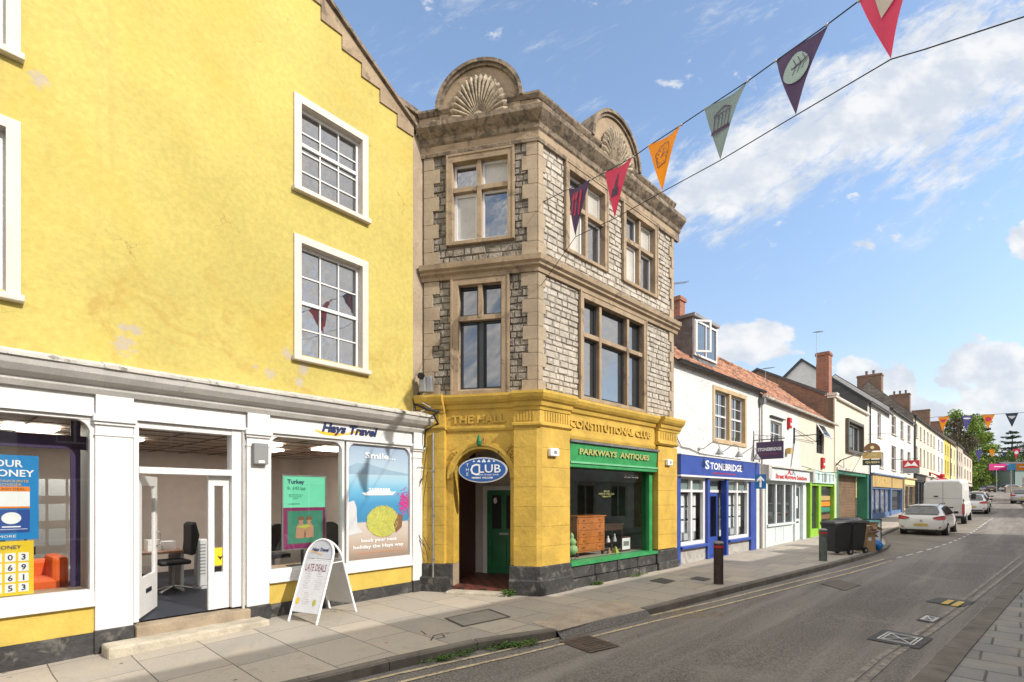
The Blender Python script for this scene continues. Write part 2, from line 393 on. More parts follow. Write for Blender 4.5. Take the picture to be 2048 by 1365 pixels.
    mat('dark_frame', (.03, .034, .04), .4, .1, 5, 0)
    mat('grey_metal', (.30, .30, .30), .45, .15, 5, .1, 30, metal=.6)
    mat('lead', (.17, .17, .175), .55, .25, 3, .3, 14, metal=.3, dirt=[((.33, .32, .31), 5, .55, .5)])
    mat('zinc', (.25, .24, .235), .5, .25, 3, .2, 14, metal=.3)
    def tilevar(t, v, c):
        vo = t.add('ShaderNodeTexVoronoi'); vo.inputs['Scale'].default_value = 4.6; t.link(v, vo.inputs['Vector'])
        h = t.add('ShaderNodeSeparateColor'); t.link(vo.outputs['Color'], h.inputs[0])
        c = t.mix(t.math('MULTIPLY', t.ramp(h.outputs[0], .2, .9), .75), c, (.47, .26, .165)); return t.mix(t.math('MULTIPLY', t.ramp(h.outputs[1], .68, .8), .8), c, (.13, .075, .055))
    mat('pantile', (.33, .15, .09), .9, .3, 3, .4, 25, dirt=[((.19, .15, .10), 2.2, .54, .6)], extra=tilevar)
    slate_mat('slate', (.095, .09, .088), (.065, .063, .065)); slate_mat('brown_slate', (.15, .12, .10), (.10, .085, .075))
    brick_mat('red_brick', (.36, .115, .06), (.26, .085, .05), (.28, .22, .17))
    brick_mat('brown_brick', (.23, .12, .075), (.16, .09, .06), (.2, .16, .13))
    brick_mat('stone_rubble_far', (.24, .205, .17), (.15, .13, .11), (.11, .1, .085), .35, .14)
    mat('terracotta', (.42, .17, .09), .8, .2, 6, .2, 20)
    glass('shop_glass', (.86, .88, .87), .075, .6); glass('clear_glass', (.9, .93, .93), .04, .5)
    dark_glass('window_glass', (.035, .038, .042), .30); dark_glass('blue_glass', (.015, .025, .045), .22, .12); dark_glass('far_glass', (.09, .07, .055), .12, .1)
    mat('curtain_glass', (.46, .44, .39), .25, .12, 2, 0, spec=.8)
    def tracks(t, v, c):
        sp = t.add('ShaderNodeSeparateXYZ'); t.link(v, sp.inputs[0]); mv = t.vec(t.math('MULTIPLY', t.math('SUBTRACT', sp.outputs[0], sp.outputs[1]), .85), t.math('MULTIPLY', t.math('ADD', sp.outputs[0], sp.outputs[1]), .05), 0.0)
        return t.mix(t.math('MULTIPLY', t.ramp(t.noise(mv, 1.0, 6, .62), .44, .64), .5), c, (.30, .275, .245))
    mat('asphalt', (.225, .203, .18), .92, .12, .35, .9, 60, fine=.30, fscale=38, extra=tracks, dirt=[((.25, .23, .20), .55, .56, .55), ((.115, .105, .095), .9, .58, .45), ((.30, .28, .25), 26, .66, .6), ((.07, .065, .06), 31, .66, .6)], bdist=.01)
    mat('bay_asphalt', (.27, .24, .20), .95, .14, .6, .7, 90, fine=.25, fscale=60, bdist=.012)
    mat('kerb_stone', (.17, .15, .125), .9, .2, 2, .5, 20, dirt=[((.07, .06, .05), 3, .55, .6)])
    mat('yellow_line', (.55, .46, .30), .9, .15, 4, .2, 60, dirt=[((.09, .08, .07), 16, .50, .85)])
    mat('faint_line', (.31, .285, .24), .9, .15, 4, .2, 60, dirt=[((.16, .145, .13), 11, .44, .9)])
    mat('white_line', (.6, .6, .58), .9, .1, 4, .2, 60, dirt=[((.1, .09, .08), 14, .56, .8)])
    mat('rusty_iron', (.13, .085, .055), .8, .25, 8, .5, 40); mat('iron', (.075, .07, .065), .7, .2, 8, .4, 40)
    mat('wood_boards', (.16, .095, .05), .7, .3, 2, .3, 30)
    mat('varnished_wood', (.52, .17, .035), .3, .25, 4, .05, 20, dirt=[((.2, .06, .02), 3, .55, .7)])
    mat('dark_wood', (.07, .032, .018), .4, .2, 5, .1, 20)
    mat('bark', (.09, .07, .05), .95, .3, 2, .8, 8)
    for n, c in dict(white=(.8, .8, .8), navy=(.01, .02, .09), gold=(.8, .42, .02), orange=(.8, .22, .01), red=(.48, .025, .025), purple=(.075, .045, .10), crimson=(.55, .045, .10), grey_green=(.20, .26, .25),
                      slate_blue=(.035, .045, .07), lilac=(.10, .09, .28), sky_blue=(.1, .35, .62), teal=(.02, .30, .42), mint=(.16, .66, .42), magenta=(.55, .03, .22), plum=(.20, .01, .09), olive=(.42, .42, .06), brown=(.18, .09, .04), black=(.012, .012, .014),
                      pale_grey=(.52, .53, .54), mid_grey=(.22, .22, .22), poster_blue=(.0, .20, .50), poster_deep=(.01, .06, .28), board_yellow=(.75, .52, .015), card=(.36, .23, .12), skin=(.42, .22, .13), sea=(.10, .33, .52), sea_deep=(.04, .20, .40), haze_hill=(.25, .36, .46), pale_sky=(.36, .46, .56), stone_beige=(.50, .43, .36), leaf_sage=(.34, .45, .42), dim_purple=(.045, .025, .09), carpet=(.025, .03, .045), room_wall=(.76, .66, .60), room_ceiling=(.5, .42, .36), sofa_orange=(.75, .11, .01), cream_board=(.68, .60, .30), gold_board=(.45, .31, .11), celadon=(.30, .50, .22), shop_dark=(.03, .032, .03)).items():
        flat('c_' + n, c)
    emit('lamp_panel', (1, .95, .85), 10.0)
# ------------------------------------------------------------------ wall lines in plan
FY = Frame((0, 0), vpdir(1900)); _d = 10.6
FY = Frame(((838 - 1024) / FPX * _d, _d), vpdir(1900))          # yellow building
C3 = (.505, 10.14)
FC = Frame(C3, (4324.0, -1024.0))                                # chamfered corner, u<0 to the left
FS = Frame(C3, vpdir(2057))                                      # stone side front
FB = Frame(((1350 - 1024) / FPX * 14.1, 14.1), vpdir(2075))      # estate agent
_d = 18.42; FW = Frame(((1521 - 1024) / FPX * _d, _d), vpdir(2030))   # white house
_p = FW.P(FW.U(1668), 0, 0); FT = Frame((_p.x, _p.y), vpdir(2040))   # rest of the street
mats(); M = MATS

# ------------------------------------------------------------------ ground, road, pavements
def flags_mat(nm, c1, c2, ang, rowh, bw=1.02):
    m = bpy.data.materials.new(nm); m.use_nodes = True; t = NT(m.node_tree); bs = t.n['Principled BSDF']
    tc = t.add('ShaderNodeTexCoord'); mp = t.add('ShaderNodeMapping'); t.link(tc.outputs['Object'], mp.inputs[0]); mp.inputs['Rotation'].default_value = (0, 0, R(ang))
    wn = t.add('ShaderNodeTexNoise'); wn.inputs['Scale'].default_value = .55; wn.inputs['Detail'].default_value = 1; t.link(mp.outputs[0], wn.inputs['Vector'])
    wv = t.add('ShaderNodeVectorMath', operation='MULTIPLY_ADD'); t.link(wn.outputs['Color'], wv.inputs[0]); wv.inputs[1].default_value = (.07, .07, 0); t.link(mp.outputs[0], wv.inputs[2])
    b = t.add('ShaderNodeTexBrick'); t.link(wv.outputs[0], b.inputs['Vector']); b.offset = .37; b.squash = 1.25; b.squash_frequency = 3
    b.inputs['Color1'].default_value = (*c1, 1); b.inputs['Color2'].default_value = (*c2, 1); b.inputs['Mortar'].default_value = (.10, .088, .072, 1)
    b.inputs['Scale'].default_value = 1; b.inputs['Brick Width'].default_value = bw; b.inputs['Row Height'].default_value = rowh; b.inputs['Mortar Size'].default_value = .007 if nm == 'flagstones' else .014; b.inputs['Mortar Smooth'].default_value = .2
    v = tc.outputs['Object']; c = b.outputs['Color']
    c = t.mix(t.math('MULTIPLY', t.ramp(t.noise(v, 1.3, 8, .65, .5), .45, .7), .4), c, (.44, .36, .26)); c = t.mix(t.math('MULTIPLY', t.ramp(t.noise(v, 3.0, 8, .7, .8), .52, .72), .35), c, (.21, .19, .16))
    c = t.mix(t.math('MULTIPLY', t.ramp(t.noise(v, 7, 8, .75, 1.0), .60, .66), .35), c, (.16, .145, .125)); c = t.mix(t.ramp(t.noise(v, 9.5, 2, .4), .765, .775), c, (.12, .115, .11))
    c = t.mix(t.math('MULTIPLY', t.ramp(t.noise(v, 45, 3), .5, .75), .3), c, (.1, .09, .08))
    t.link(c, bs.inputs['Base Color']); bs.inputs['Roughness'].default_value = .85
    bp = t.add('ShaderNodeBump'); bp.inputs['Strength'].default_value = .6; bp.inputs['Distance'].default_value = .01
    h = t.math('SUBTRACT', t.math('MULTIPLY', t.noise(v, 18, 6, .6), .5), b.outputs['Fac']); t.link(h, bp.inputs['Height']); t.link(bp.outputs[0], bs.inputs['Normal'])
    MATS[nm] = m
flags_mat('flagstones', (.45, .39, .315), (.32, .295, .255), 43, .74); flags_mat('grey_flagstones', (.27, .265, .25), (.20, .20, .195), 45, .46, .72)
def strip(mb, a, b, off, n=None, lift=0.0):
    """ribbon between two polylines following the ground"""
    va = []; 
    for p, q in zip(a, b):
        va.append(((p[0], p[1], g(p[0], p[1]) + off), (q[0], q[1], g(q[0], q[1]) + off)))
    for (p0, q0), (p1, q1) in zip(va, va[1:]): mb.sheet([p0, q0, q1, p1])
    return mb
def dense(pl, step=1.0):
    out = [pl[0]]
    for a, b in zip(pl, pl[1:]):
        n = max(1, int(math.hypot(b[0] - a[0], b[1] - a[1]) / step))
        out += [(a[0] + (b[0] - a[0]) * i / n, a[1] + (b[1] - a[1]) * i / n) for i in range(1, n + 1)]
    return out
def sgrid(s0, s1, w0, w1, off, ds=2.0, nw=2):
    """sheet in street coordinates: s along (1,1), w across (1,-1)"""
    mb = MB(); k = .70711; n = max(1, int((s1 - s0) / ds))
    S = [s0 + (s1 - s0) * i / n for i in range(n + 1)]
    for a, b in zip(S, S[1:]):
        for j in range(nw):
            c, d = w0 + (w1 - w0) * j / nw, w0 + (w1 - w0) * (j + 1) / nw
            q = [((a + c) * k, (a - c) * k), ((a + d) * k, (a - d) * k), ((b + d) * k, (b - d) * k), ((b + c) * k, (b - c) * k)]
            mb.sheet([(x, y, g(x, y) + off) for x, y in q])
    return mb
RD = -.11
struct('ground', MB().add([(x, y, g(x, y) - .35) for s in range(-40, 900, 10) for (x, y) in [((s - 700) * .7071, (s + 700) * .7071), ((s + 700) * .7071, (s - 700) * .7071)]], [(2 * i, 2 * i + 1, 2 * i + 3, 2 * i + 2) for i in range(93)]), mat('earth', (.12, .11, .07), .95, .3, .2))
struct('road', sgrid(-18, 240, -14, 12, RD, 1.5, 13), M['asphalt'])
# left kerb line in plan (from the corner of the frame to the end of the build-out)
kpx = [(557, 1362 + 14), (620, 1362), (779, 1324), (955, 1285), (1113, 1262), (1200, 1241), (1292, 1220), (1435, 1184), (1563, 1153), (1665, 1128), (1742, 1107)]
K = [tuple(GP(x, y)[:2]) for x, y in kpx]
d0 = (K[0][0] - K[1][0], K[0][1] - K[1][1]); L0 = math.hypot(*d0)
K = [(K[0][0] + d0[0] / L0 * 12 - 0, K[0][1] + d0[1] / L0 * 12)] + K
tip = [tuple(GP(x, y)[:2]) for x, y in ((1772, 1096), (1780, 1088), (1775, 1079), (1762, 1071))]
Kall = K + tip
bayk = [FT.P(u, 2.0, 0)[:2] for u in (1.5, 8, 16, 30, 60, 100, 160)]
Kall = Kall + [tuple(p) for p in bayk]
Kd = dense(Kall, .8)
inner = []
for p in Kd:                                            # matching points well behind the house fronts
    inner.append((p[0] - 7.5, p[1] + 7.5))
struct('pavement', strip(MB(), Kd, inner, 0.0), M['flagstones'])
# dropped kerb between x=1113 and x=1292 px is low: kerb stones elsewhere
def kerb(line, name, w=.13, h0=.015, side=1):
    mb = MB(); ks = dense(line, .9)
    for a, b in zip(ks, ks[1:]):
        L = math.hypot(b[0] - a[0], b[1] - a[1]); 
        if L < .05: continue
        F = Frame(a, (b[0] - a[0], b[1] - a[1])); za, zb = g(*a), g(*b); e = .006
        vs = []
        for (u, z) in ((e, za), (L - e, zb)):
            vs += [F.P(u, -w * side, z + RD - .05), F.P(u, 0, z + RD - .05), F.P(u, 0, z - .01), F.P(u, -.02 * side, z + h0), F.P(u, -w * side, z + h0)]
        mb.add(vs, [(0, 1, 6, 5), (1, 2, 7, 6), (2, 3, 8, 7), (3, 4, 9, 8), (4, 0, 5, 9), (0, 4, 3, 2, 1), (5, 6, 7, 8, 9)])
    return struct(name, mb, M['kerb_stone'])
kerb(Kall[:6], 'kerb'); kerb(Kall[7:], 'kerb')
mb = MB(); q = dense(Kall[5:8], .4)                      # flush ramp of the crossing
mb2 = [(p[0] + .075, p[1] - .075) for p in q]
for i in range(len(q) - 1):
    mb.sheet([(q[i][0], q[i][1], g(*q[i]) + .002), (mb2[i][0], mb2[i][1], g(*mb2[i]) + RD + .004), (mb2[i + 1][0], mb2[i + 1][1], g(*mb2[i + 1]) + RD + .004), (q[i + 1][0], q[i + 1][1], g(*q[i + 1]) + .002)])
struct('pavement_ramp', mb, M['asphalt'])
# parking bay surface
bl = [GP(x, y, RD)[:2] for x, y in ((1798, 1115), (1853, 1100), (1898, 1086), (1940, 1067), (1969, 1047), (1985, 1036))]
bl = [GP(1745, 1124, RD)[:2]] + bl
bi = [(K[-1][0], K[-1][1])] + [tip[0]] + [tuple(FT.P(u, 2.1, 0)[:2]) for u in (3, 8, 14, 22, 30)]
struct('parking_bay', strip(MB(), [tuple(p) for p in bl], [(p[0] - .3, p[1] + .3) for p in bi], RD + .004), M['bay_asphalt'])
# right pavement
rpx = [(1700, 1490), (1815, 1365), (1884, 1295), (1960, 1222), (2048, 1141)]
RK = [tuple(GP(x, y)[:2]) for x, y in rpx]
RK = [(RK[0][0] - 6.5, RK[0][1] - 8.0)] + RK + [(22.5, 22.0), (40, 39.6), (60, 60.6), (80, 81.5), (112, 112)]
RKd = dense(RK, .8)
struct('pavement_opposite', strip(MB(), RKd, [(p[0] + 5, p[1] - 5) for p in RKd], 0.0), M['grey_flagstones'])
kerb(RK, 'kerb', w=.26, side=-1)

# painted lines
def line_px(name, pts, width, material, off=RD + .008, dash=None):
    w = [tuple(GP(x, y, RD)[:2]) for x, y in pts]; w = dense(w, .25); mb = MB(); acc = 0
    for a, b in zip(w, w[1:]):
        L = math.hypot(b[0] - a[0], b[1] - a[1])
        if L < 1e-5: continue
        acc += L
        if dash and (acc % dash[1]) > dash[0]: continue
        F = Frame(a, (b[0] - a[0], b[1] - a[1])); q = [F.P(0, -width / 2, 0), F.P(0, width / 2, 0), F.P(L, width / 2, 0), F.P(L, -width / 2, 0)]
        mb.sheet([(p.x, p.y, g(p.x, p.y) + off) for p in q])
    return struct(name, mb, material)
line_px('road_marking', [(560, 1405), (735, 1363), (880, 1330), (1000, 1304), (1118, 1277), (1307, 1231), (1435, 1203), (1563, 1171), (1680, 1143), (1768, 1119)], .06, M['yellow_line'])
line_px('road_marking', [(640, 1405), (760, 1376), (900, 1342), (1040, 1310), (1130, 1288), (1320, 1241), (1450, 1210), (1580, 1177), (1700, 1147), (1784, 1122)], .06, M['yellow_line'])
line_px('road_marking', [(1794, 1117), (1853, 1101), (1898, 1087), (1940, 1068), (1969, 1048), (1985, 1037)], .07, M['white_line'], dash=(.62, 1.25))
line_px('road_marking', [(1690, 1372), (1760, 1315), (1850, 1258), (1900, 1222), (1985, 1156), (2060, 1098)], .07, M['faint_line'])
line_px('road_marking', [(1722, 1372), (1785, 1315), (1870, 1260), (1921, 1222), (2003, 1158), (2075, 1102)], .07, M['faint_line'])

def cover(px4, label, material, fmat, cat='manhole cover', ribs=0, off=RD + .012, painted=False, tread=False, name='manhole_cover'):
    P = [GP(x, y, off) for x, y in px4]; c = sum(P, Vector()) / 4
    root = thing(name, label, cat, tuple(c))
    mb = MB()
    def at(a, b, dz=0.0):
        p = (P[0] * (1 - a) + P[1] * a) * (1 - b) + (P[3] * (1 - a) + P[2] * a) * b; return (p.x, p.y, g(p.x, p.y) + off + dz)
    mb.sheet([at(.05, .05), at(.95, .05), at(.95, .95), at(.05, .95)])
    mb.build('plate', material, root)
    fr = MB()
    for a0, a1, b0, b1 in ((0, 1, 0, .05), (0, 1, .95, 1), (0, .05, .05, .95), (.95, 1, .05, .95)):
        fr.sheet([at(a0, b0, .002), at(a1, b0, .002), at(a1, b1, .002), at(a0, b1, .002)])
    fr.build('frame', fmat, root)
    if ribs:
        rb = MB()
        for i in range(ribs):
            a = .08 + .84 * i / ribs; h = .84 / ribs * .5
            for j in range(4):
                b0 = .07 + .88 * j / 4; s = (.0 if j % 2 else h * .8)
                rb.sheet([at(a + s, b0, .006), at(a + s + h, b0, .006), at(a + h * 1.0 + (h * .8 - s), b0 + .2, .006), at(a + (h * .8 - s), b0 + .2, .006)])
        rb.build('ribs', M['rusty_iron'], root)
    if painted:
        pb = MB()
        def ln(a0, b0, a1, b1, w=.03):
            A, B = Vector(at(a0, b0, .006)), Vector(at(a1, b1, .006)); d = (B - A).normalized(); n = Vector((d.y, -d.x, 0)) * .011
            pb.sheet([A - n, A + n, B + n, B - n])
        for k in range(2):
            o = .16 + .07 * k
            for a in ((o, o, 1 - o, o), (1 - o, o, 1 - o, 1 - o), (1 - o, 1 - o, o, 1 - o), (o, 1 - o, o, o)): ln(*a)
        ln(.2, .2, .8, .8); ln(.2, .8, .8, .2); ln(.15, .5, .85, .55)
        pb.build('chalk_marks', M['white_line'], root)
    return root
cover([(1118, 1283), (1180, 1306), (1240, 1292), (1175, 1270)], 'rusty brown gully grate beside the double lines in front of the corner club', M['iron'], M['rusty_iron'], ribs=7, name='gully_grate', cat='drain grate')
cover([(1733, 1278), (1838, 1298), (1866, 1277), (1768, 1259)], 'large manhole cover sprayed with a white crossed box near the right kerb', M['iron'], M['iron'], painted=True)
cover([(1832, 1240), (1868, 1247), (1886, 1236), (1852, 1229)], 'small utility cover sprayed white, between the two larger covers', M['iron'], M['iron'], painted=True)
cover([(1850, 1203), (1926, 1214), (1952, 1204), (1878, 1195)], 'dark road cover crossed by two short bright yellow dashes', M['iron'], M['iron'])
line_px('road_marking', [(1888, 1211), (1903, 1203)], .1, mat('fresh_yellow', (.62, .45, .12), .8), off=RD + .024)
line_px('road_marking', [(1908, 1215), (1924, 1206)], .1, M['fresh_yellow'], off=RD + .024)
cover([(888, 1237), (925, 1254), (1022, 1234), (978, 1218)], 'long stone-filled inspection cover in the pavement below the club door', mat('cover_stone', (.26, .24, .20), .9), M['iron'], off=.006)
cover([(1298, 1162), (1330, 1168), (1352, 1162), (1322, 1156)], 'small iron cover in the pavement nearer the antiques shop', M['iron'], M['iron'], off=.006)
cover([(1378, 1158), (1408, 1163), (1424, 1158), (1394, 1153)], 'small iron cover in the pavement just left of the brown bollard', M['iron'], M['iron'], off=.006)
cover([(1640, 1135 + 32), (1690, 1181), (1722, 1170), (1676, 1158)], 'worn patch cover set in the middle of the carriageway', mat('patch_asphalt', (.145, .125, .105), .95), M['asphalt'])
# tactile paving at the crossing: studs on buff slabs
tp = [GP(x, y, .005) for x, y in ((1060, 1245), (1118, 1262), (1290, 1216), (1232, 1200))]
def tact(a, b): return (tp[0] * (1 - a) + tp[3] * a) * (1 - b) + (tp[1] * (1 - a) + tp[2] * a) * b
mb = MB().sheet([tact(0, 0), tact(1, 0), tact(1, 1), tact(0, 1)])
nu, nv = 34, 11
for i in range(nu):
    for j in range(nv):
        p = tact((i + .5) / nu, (j + .5) / nv); r = .018
        mb.add([p + Vector((r * math.cos(k * 1.0472), r * math.sin(k * 1.0472), 0)) for k in range(6)] + [p + Vector((r * .7 * math.cos(k * 1.0472), r * .7 * math.sin(k * 1.0472), .006)) for k in range(6)], [(k, (k + 1) % 6, 6 + (k + 1) % 6, 6 + k) for k in range(6)] + [tuple(range(6, 12))])
struct('tactile_paving', mb, mat('buff_paving', (.42, .35, .27), .9, .15, 3, .3, 30))

# rusty splatter on the tarmac and a broken slab
mb = MB(); r = random.Random(12)
for k in range(260):
    px_, py_ = 1375 + r.gauss(0, 38), 1228 + r.gauss(0, 7) + r.gauss(0, 2); p = GP(px_, py_, RD + .004); a = r.random() * 6.28; s = r.uniform(.008, .05)
    mb.sheet([p + Vector((s * r.uniform(.5, 1.2) * math.cos(a + q), s * r.uniform(.5, 1.2) * math.sin(a + q), 0)) for q in (0, 1.1, 2.3, 3.3, 4.6)])
struct('road_stain', mb, mat('rust_stain', (.25, .19, .12), .95, .2, 6, .2, 40))
mb = MB(); r = random.Random(13)
for pts in ([(843, 1262), (852, 1270), (868, 1272), (884, 1268), (900, 1266)], [(868, 1272), (862, 1282)], [(884, 1268), (890, 1275), (874, 1278)]):
    w3 = dense([tuple(GP(*q)[:2]) for q in pts], .05)
    for a, b in zip(w3, w3[1:]):
        j = .012; mb.sheet([(a[0] - j, a[1], g(*a) + .004), (a[0] + j * r.random(), a[1] - j * r.random(), g(*a) + .004), (b[0] + j * r.random(), b[1] - j * r.random(), g(*b) + .004), (b[0] - j, b[1], g(*b) + .004)])
struct('pavement_crack', mb, mat('crack_dark', (.05, .045, .04), .95))
# weeds along the foot of the kerb
def weeds(name, pts, n, label, h=.10, off=RD, spread=.05):
    mb = MB(); 
    for k in range(n):
        t = (rnd.random() * .35 + .65 * (int(rnd.random() * 5) + .5 + rnd.gauss(0, .16)) / 5) * (len(pts) - 1); t = min(max(t, 0), len(pts) - 1.001); i = int(t); f = t - i; p = pts[i] * (1 - f) + pts[i + 1] * f
        p = p + Vector((rnd.gauss(0, spread), rnd.gauss(0, spread), 0)); z0 = g(p.x, p.y) + off; hh = h * rnd.uniform(.3, 1)
        a = rnd.random() * 6.28; L = rnd.uniform(.03, .07) * (h / .1); d = Vector((math.cos(a), math.sin(a), 0)); s = Vector((-d.y, d.x, 0)) * L * .3
        b = Vector((p.x, p.y, z0)) + d * hh * .3 + Vector((0, 0, hh * rnd.uniform(.2, 1)))
        mb.sheet([b, b + d * L * .5 + s + Vector((0, 0, .012)), b + d * L, b + d * L * .5 - s + Vector((0, 0, .012))])
        if k % 3 == 0: mb.tube([(p.x, p.y, z0), b], .0015, 3)
    return tag(mb.build(name, M['weed_green']), label, 'weeds', kind='stuff')
mat('weed_green', (.09, .17, .03), .7, .35, 14, 0)
weeds('weeds', [GP(x, y) for x, y in ((832, 1318), (870, 1307), (905, 1300), (935, 1292), (960, 1286))], 230, 'low green weeds growing in the gutter under the kerb', .08, RD, .035)
weeds('weeds', [GP(x, y) for x, y in ((965, 1285), (1010, 1281), (1050, 1276), (1085, 1269))], 300, 'thicker weeds in the gutter by the rusty grate', .09, RD, .04)
weeds('weeds', [GP(x, y, RD) for x, y in ((1745, 1108), (1760, 1104), (1778, 1098))], 160, 'weeds on the kerb tip beyond the wheelie bins', .10, -.05)
weeds('weeds', [GP(x, y) for x, y in ((1176, 1172), (1196, 1170), (1205, 1169))], 130, 'small weed tuft at the foot of the antiques shop plinth', .10, 0, .03)
weeds('weeds', [GP(x, y) for x, y in ((1255, 1156), (1272, 1154), (1300, 1147))], 110, 'second small weed tuft at the plinth nearer the estate agent', .08, 0, .03)
weeds('weeds', [GP(x, y) for x, y in ((1012, 1194), (1022, 1192))], 120, 'dry yellow weed at the corner of the club doorstep', .14, 0, .03)

# ------------------------------------------------------------------ window helper
def win(parent, F, u0, u1, z0, z1, w, fm, pm, nx=2, nz=2, fr=.05, bar=.025, th=.05, name='window', mid=None, sash=False, pane=True):
    """a frame with glazing bars as one part and its glass as a sub-part; w = plane of the glass"""
    mb = MB(); 
    mb.box(F, u0, u0 + fr, w - th / 2, w + th / 2, z0, z1); mb.box(F, u1 - fr, u1, w - th / 2, w + th / 2, z0, z1)
    mb.box(F, u0 + fr, u1 - fr, w - th / 2, w + th / 2, z0, z0 + fr); mb.box(F, u0 + fr, u1 - fr, w - th / 2, w + th / 2, z1 - fr, z1)
    for i in range(1, nx):
        u = u0 + fr + (u1 - u0 - 2 * fr) * i / nx; mb.box(F, u - bar / 2, u + bar / 2, w - th * .35, w + th * .35, z0 + fr, z1 - fr)
    for i in range(1, nz):
        z = z0 + fr + (z1 - z0 - 2 * fr) * i / nz; mb.box(F, u0 + fr, u1 - fr, w - th * .3, w + th * .3, z - bar / 2, z + bar / 2)
    if sash:
        z = z0 + (z1 - z0) * (mid or .5); mb.box(F, u0 + fr * .6, u1 - fr * .6, w - th * .45, w + th * .62, z - .028, z + .028)
    o = mb.build(name, fm, parent)
    if pane: MB().sheet([F.P(u0 + fr * .5, w - .004, z0 + fr * .5), F.P(u1 - fr * .5, w - .004, z0 + fr * .5), F.P(u1 - fr * .5, w - .004, z1 - fr * .5), F.P(u0 + fr * .5, w - .004, z1 - fr * .5)]).build('pane', pm, o)
    return o

# ------------------------------------------------------------------ yellow gabled building with the travel shop
uR = FY.U(826); GW = 4.45; uL = uR - 2 * GW; uC = uR - GW; ZB = 3.66
Y = thing('travel_agent_building', 'tall yellow rendered gable building with a white travel agent shopfront', 'building', tuple(FY.P(uC, 0, 0)))
wu0, wu1 = FY.U(587), FY.U(735); w2u1 = FY.U(41); w2u0 = w2u1 - (wu1 - wu0)
ZW = [(4.35, 6.41), (7.19, 8.77)]
hs = [(a + .02, b - .02, z0 + .05, z1 - .02) for a, b in ((wu0, wu1), (w2u0, w2u1)) for z0, z1 in ZW]
body = MB().holes(FY, uL, uR, ZB - .25, 9.3, hs, 0, .22)
eZ = 9.42; pk = eZ + GW * .60
body.sheet([FY.P(uL, 0, 9.3), FY.P(uR, 0, 9.3), FY.P(uR, 0, eZ), FY.P(uC, 0, pk), FY.P(uL, 0, eZ)])
body.sheet([FY.P(uL, 0, 0), FY.P(uL, -9, 0), FY.P(uL, -9, 9.3), FY.P(uL, 0, 9.3)])
body.sheet([FY.P(uL, -9, 0), FY.P(uR, -9, 0), FY.P(uR, -9, eZ), FY.P(uC, -9, pk), FY.P(uL, -9, eZ)])
body.sheet([FY.P(uR, -.01, ZB - .3), FY.P(uR, -9, ZB - .3), FY.P(uR, -9, eZ), FY.P(uR, -.01, eZ)])
body.build('wall', M['yellow_render'], Y)
# stepped stone verge under a sloping coping
st = MB()
for s in (1, -1):
    n = 11
    for i in range(n):
        a = i / n; b = (i + 1) / n
        ua = uR - a * GW if s == 1 else uL + a * GW; ub = uR - b * GW if s == 1 else uL + b * GW
        za = eZ + a * GW * .60; zb = eZ + b * GW * .60
        st.plate(FY, [(ua, za - .07), (ub, za - .07), (ub, zb + .14), (ua, za + .14)] if s == 1 else [(ub, za - .07), (ua, za - .07), (ua, za + .14), (ub, zb + .14)], -.3, .028)
st.build('verge', M['sandstone'], Y)
cp = MB()
for s in (1, -1):
    ue = uR + .12 if s == 1 else uL - .12
    cp.plate(FY, [(ue, eZ + .08), (uC, pk + .15), (uC, pk + .22), (ue, eZ + .15)], -.35, .09)
cp.build('coping', M['dark_sandstone'], Y)
rf = MB()
for s in (1, -1):
    ue = uR if s == 1 else uL
    rf.add([FY.P(ue, -.3, eZ - .05), FY.P(uC, -.3, pk), FY.P(uC, -9, pk), FY.P(ue, -9, eZ - .05)], [(0, 1, 2, 3)])
rf.build('roof', M['brown_slate'], Y)
for (a, b) in ((w2u0, w2u1), (wu0, wu1)):
    for (z0, z1) in ZW:
        s = MB(); f = .125                                     # flat white surround, proud of the render
        s.box(FY, a, a + f, -.18, .035, z0, z1); s.box(FY, b - f, b, -.18, .035, z0, z1); s.box(FY, a + f, b - f, -.18, .035, z1 - f, z1)
        so = s.build('window_surround', M['cream_paint'], Y)
        MB().box(FY, a - .03, b + .03, -.2, .10, z0 - .07, z0 + .012).build('sill', M['cream_paint'], so, bevel=.012)
        o = win(Y, FY, a + f, b - f, z0 + .012, z1 - f, -.13, M['white_paint'], M['window_glass'], 3, 4 if z1 < 7 else 4, .055, .022, .06, 'sash_window', sash=True, mid=.5 if z1 < 7 else .58)
# shopfront pieces
WF = M['white_paint']
ph = [(0, 3.30), (.10, 3.30), (.14, 3.36), (.14, 3.40), (.24, 3.45), (.30, 3.52), (.32, 3.60), (.32, 3.62), (0, 3.64)]
u_c1 = FY.U(868, .3)
MB().prof(FY, uL, u_c1, ph).build('cornice', M['grey_moulding'], Y)
cap = MB(); n = 46
for i in range(n):
    a = uL + (u_c1 - uL) * i / n; b = uL + (u_c1 - uL) * (i + 1) / n; j = rnd.uniform(-.006, .006)
    cap.prof(FY, a, b, [(-.02, 3.62), (.345 + j, 3.60), (.35 + j, 3.64 + j), (.20, 3.70 + j), (-.02, 3.73)])
cap.build('cornice_capping', M['weathered_white'], Y)
u_l = FY.U(0) - 2.2
U = lambda x: FY.U(x)
P1, P1b, D0, D1, P2, P2b, WR, P3, P3b = U(188), U(264), U(266), U(472), U(490), U(535), U(820), U(822), U(848)
WBo = w2u0 - 2.0
fas = MB().box(FY, WBo, P3b, -.1, .04, 3.06, 3.30)
fas.box(FY, WBo, P3b, .04, .075, 3.02, 3.065); fas.build('fascia', WF, Y)
MB().box(FY, uL, WBo, -.1, .03, 0, 3.30).build('side_wall', WF, Y)
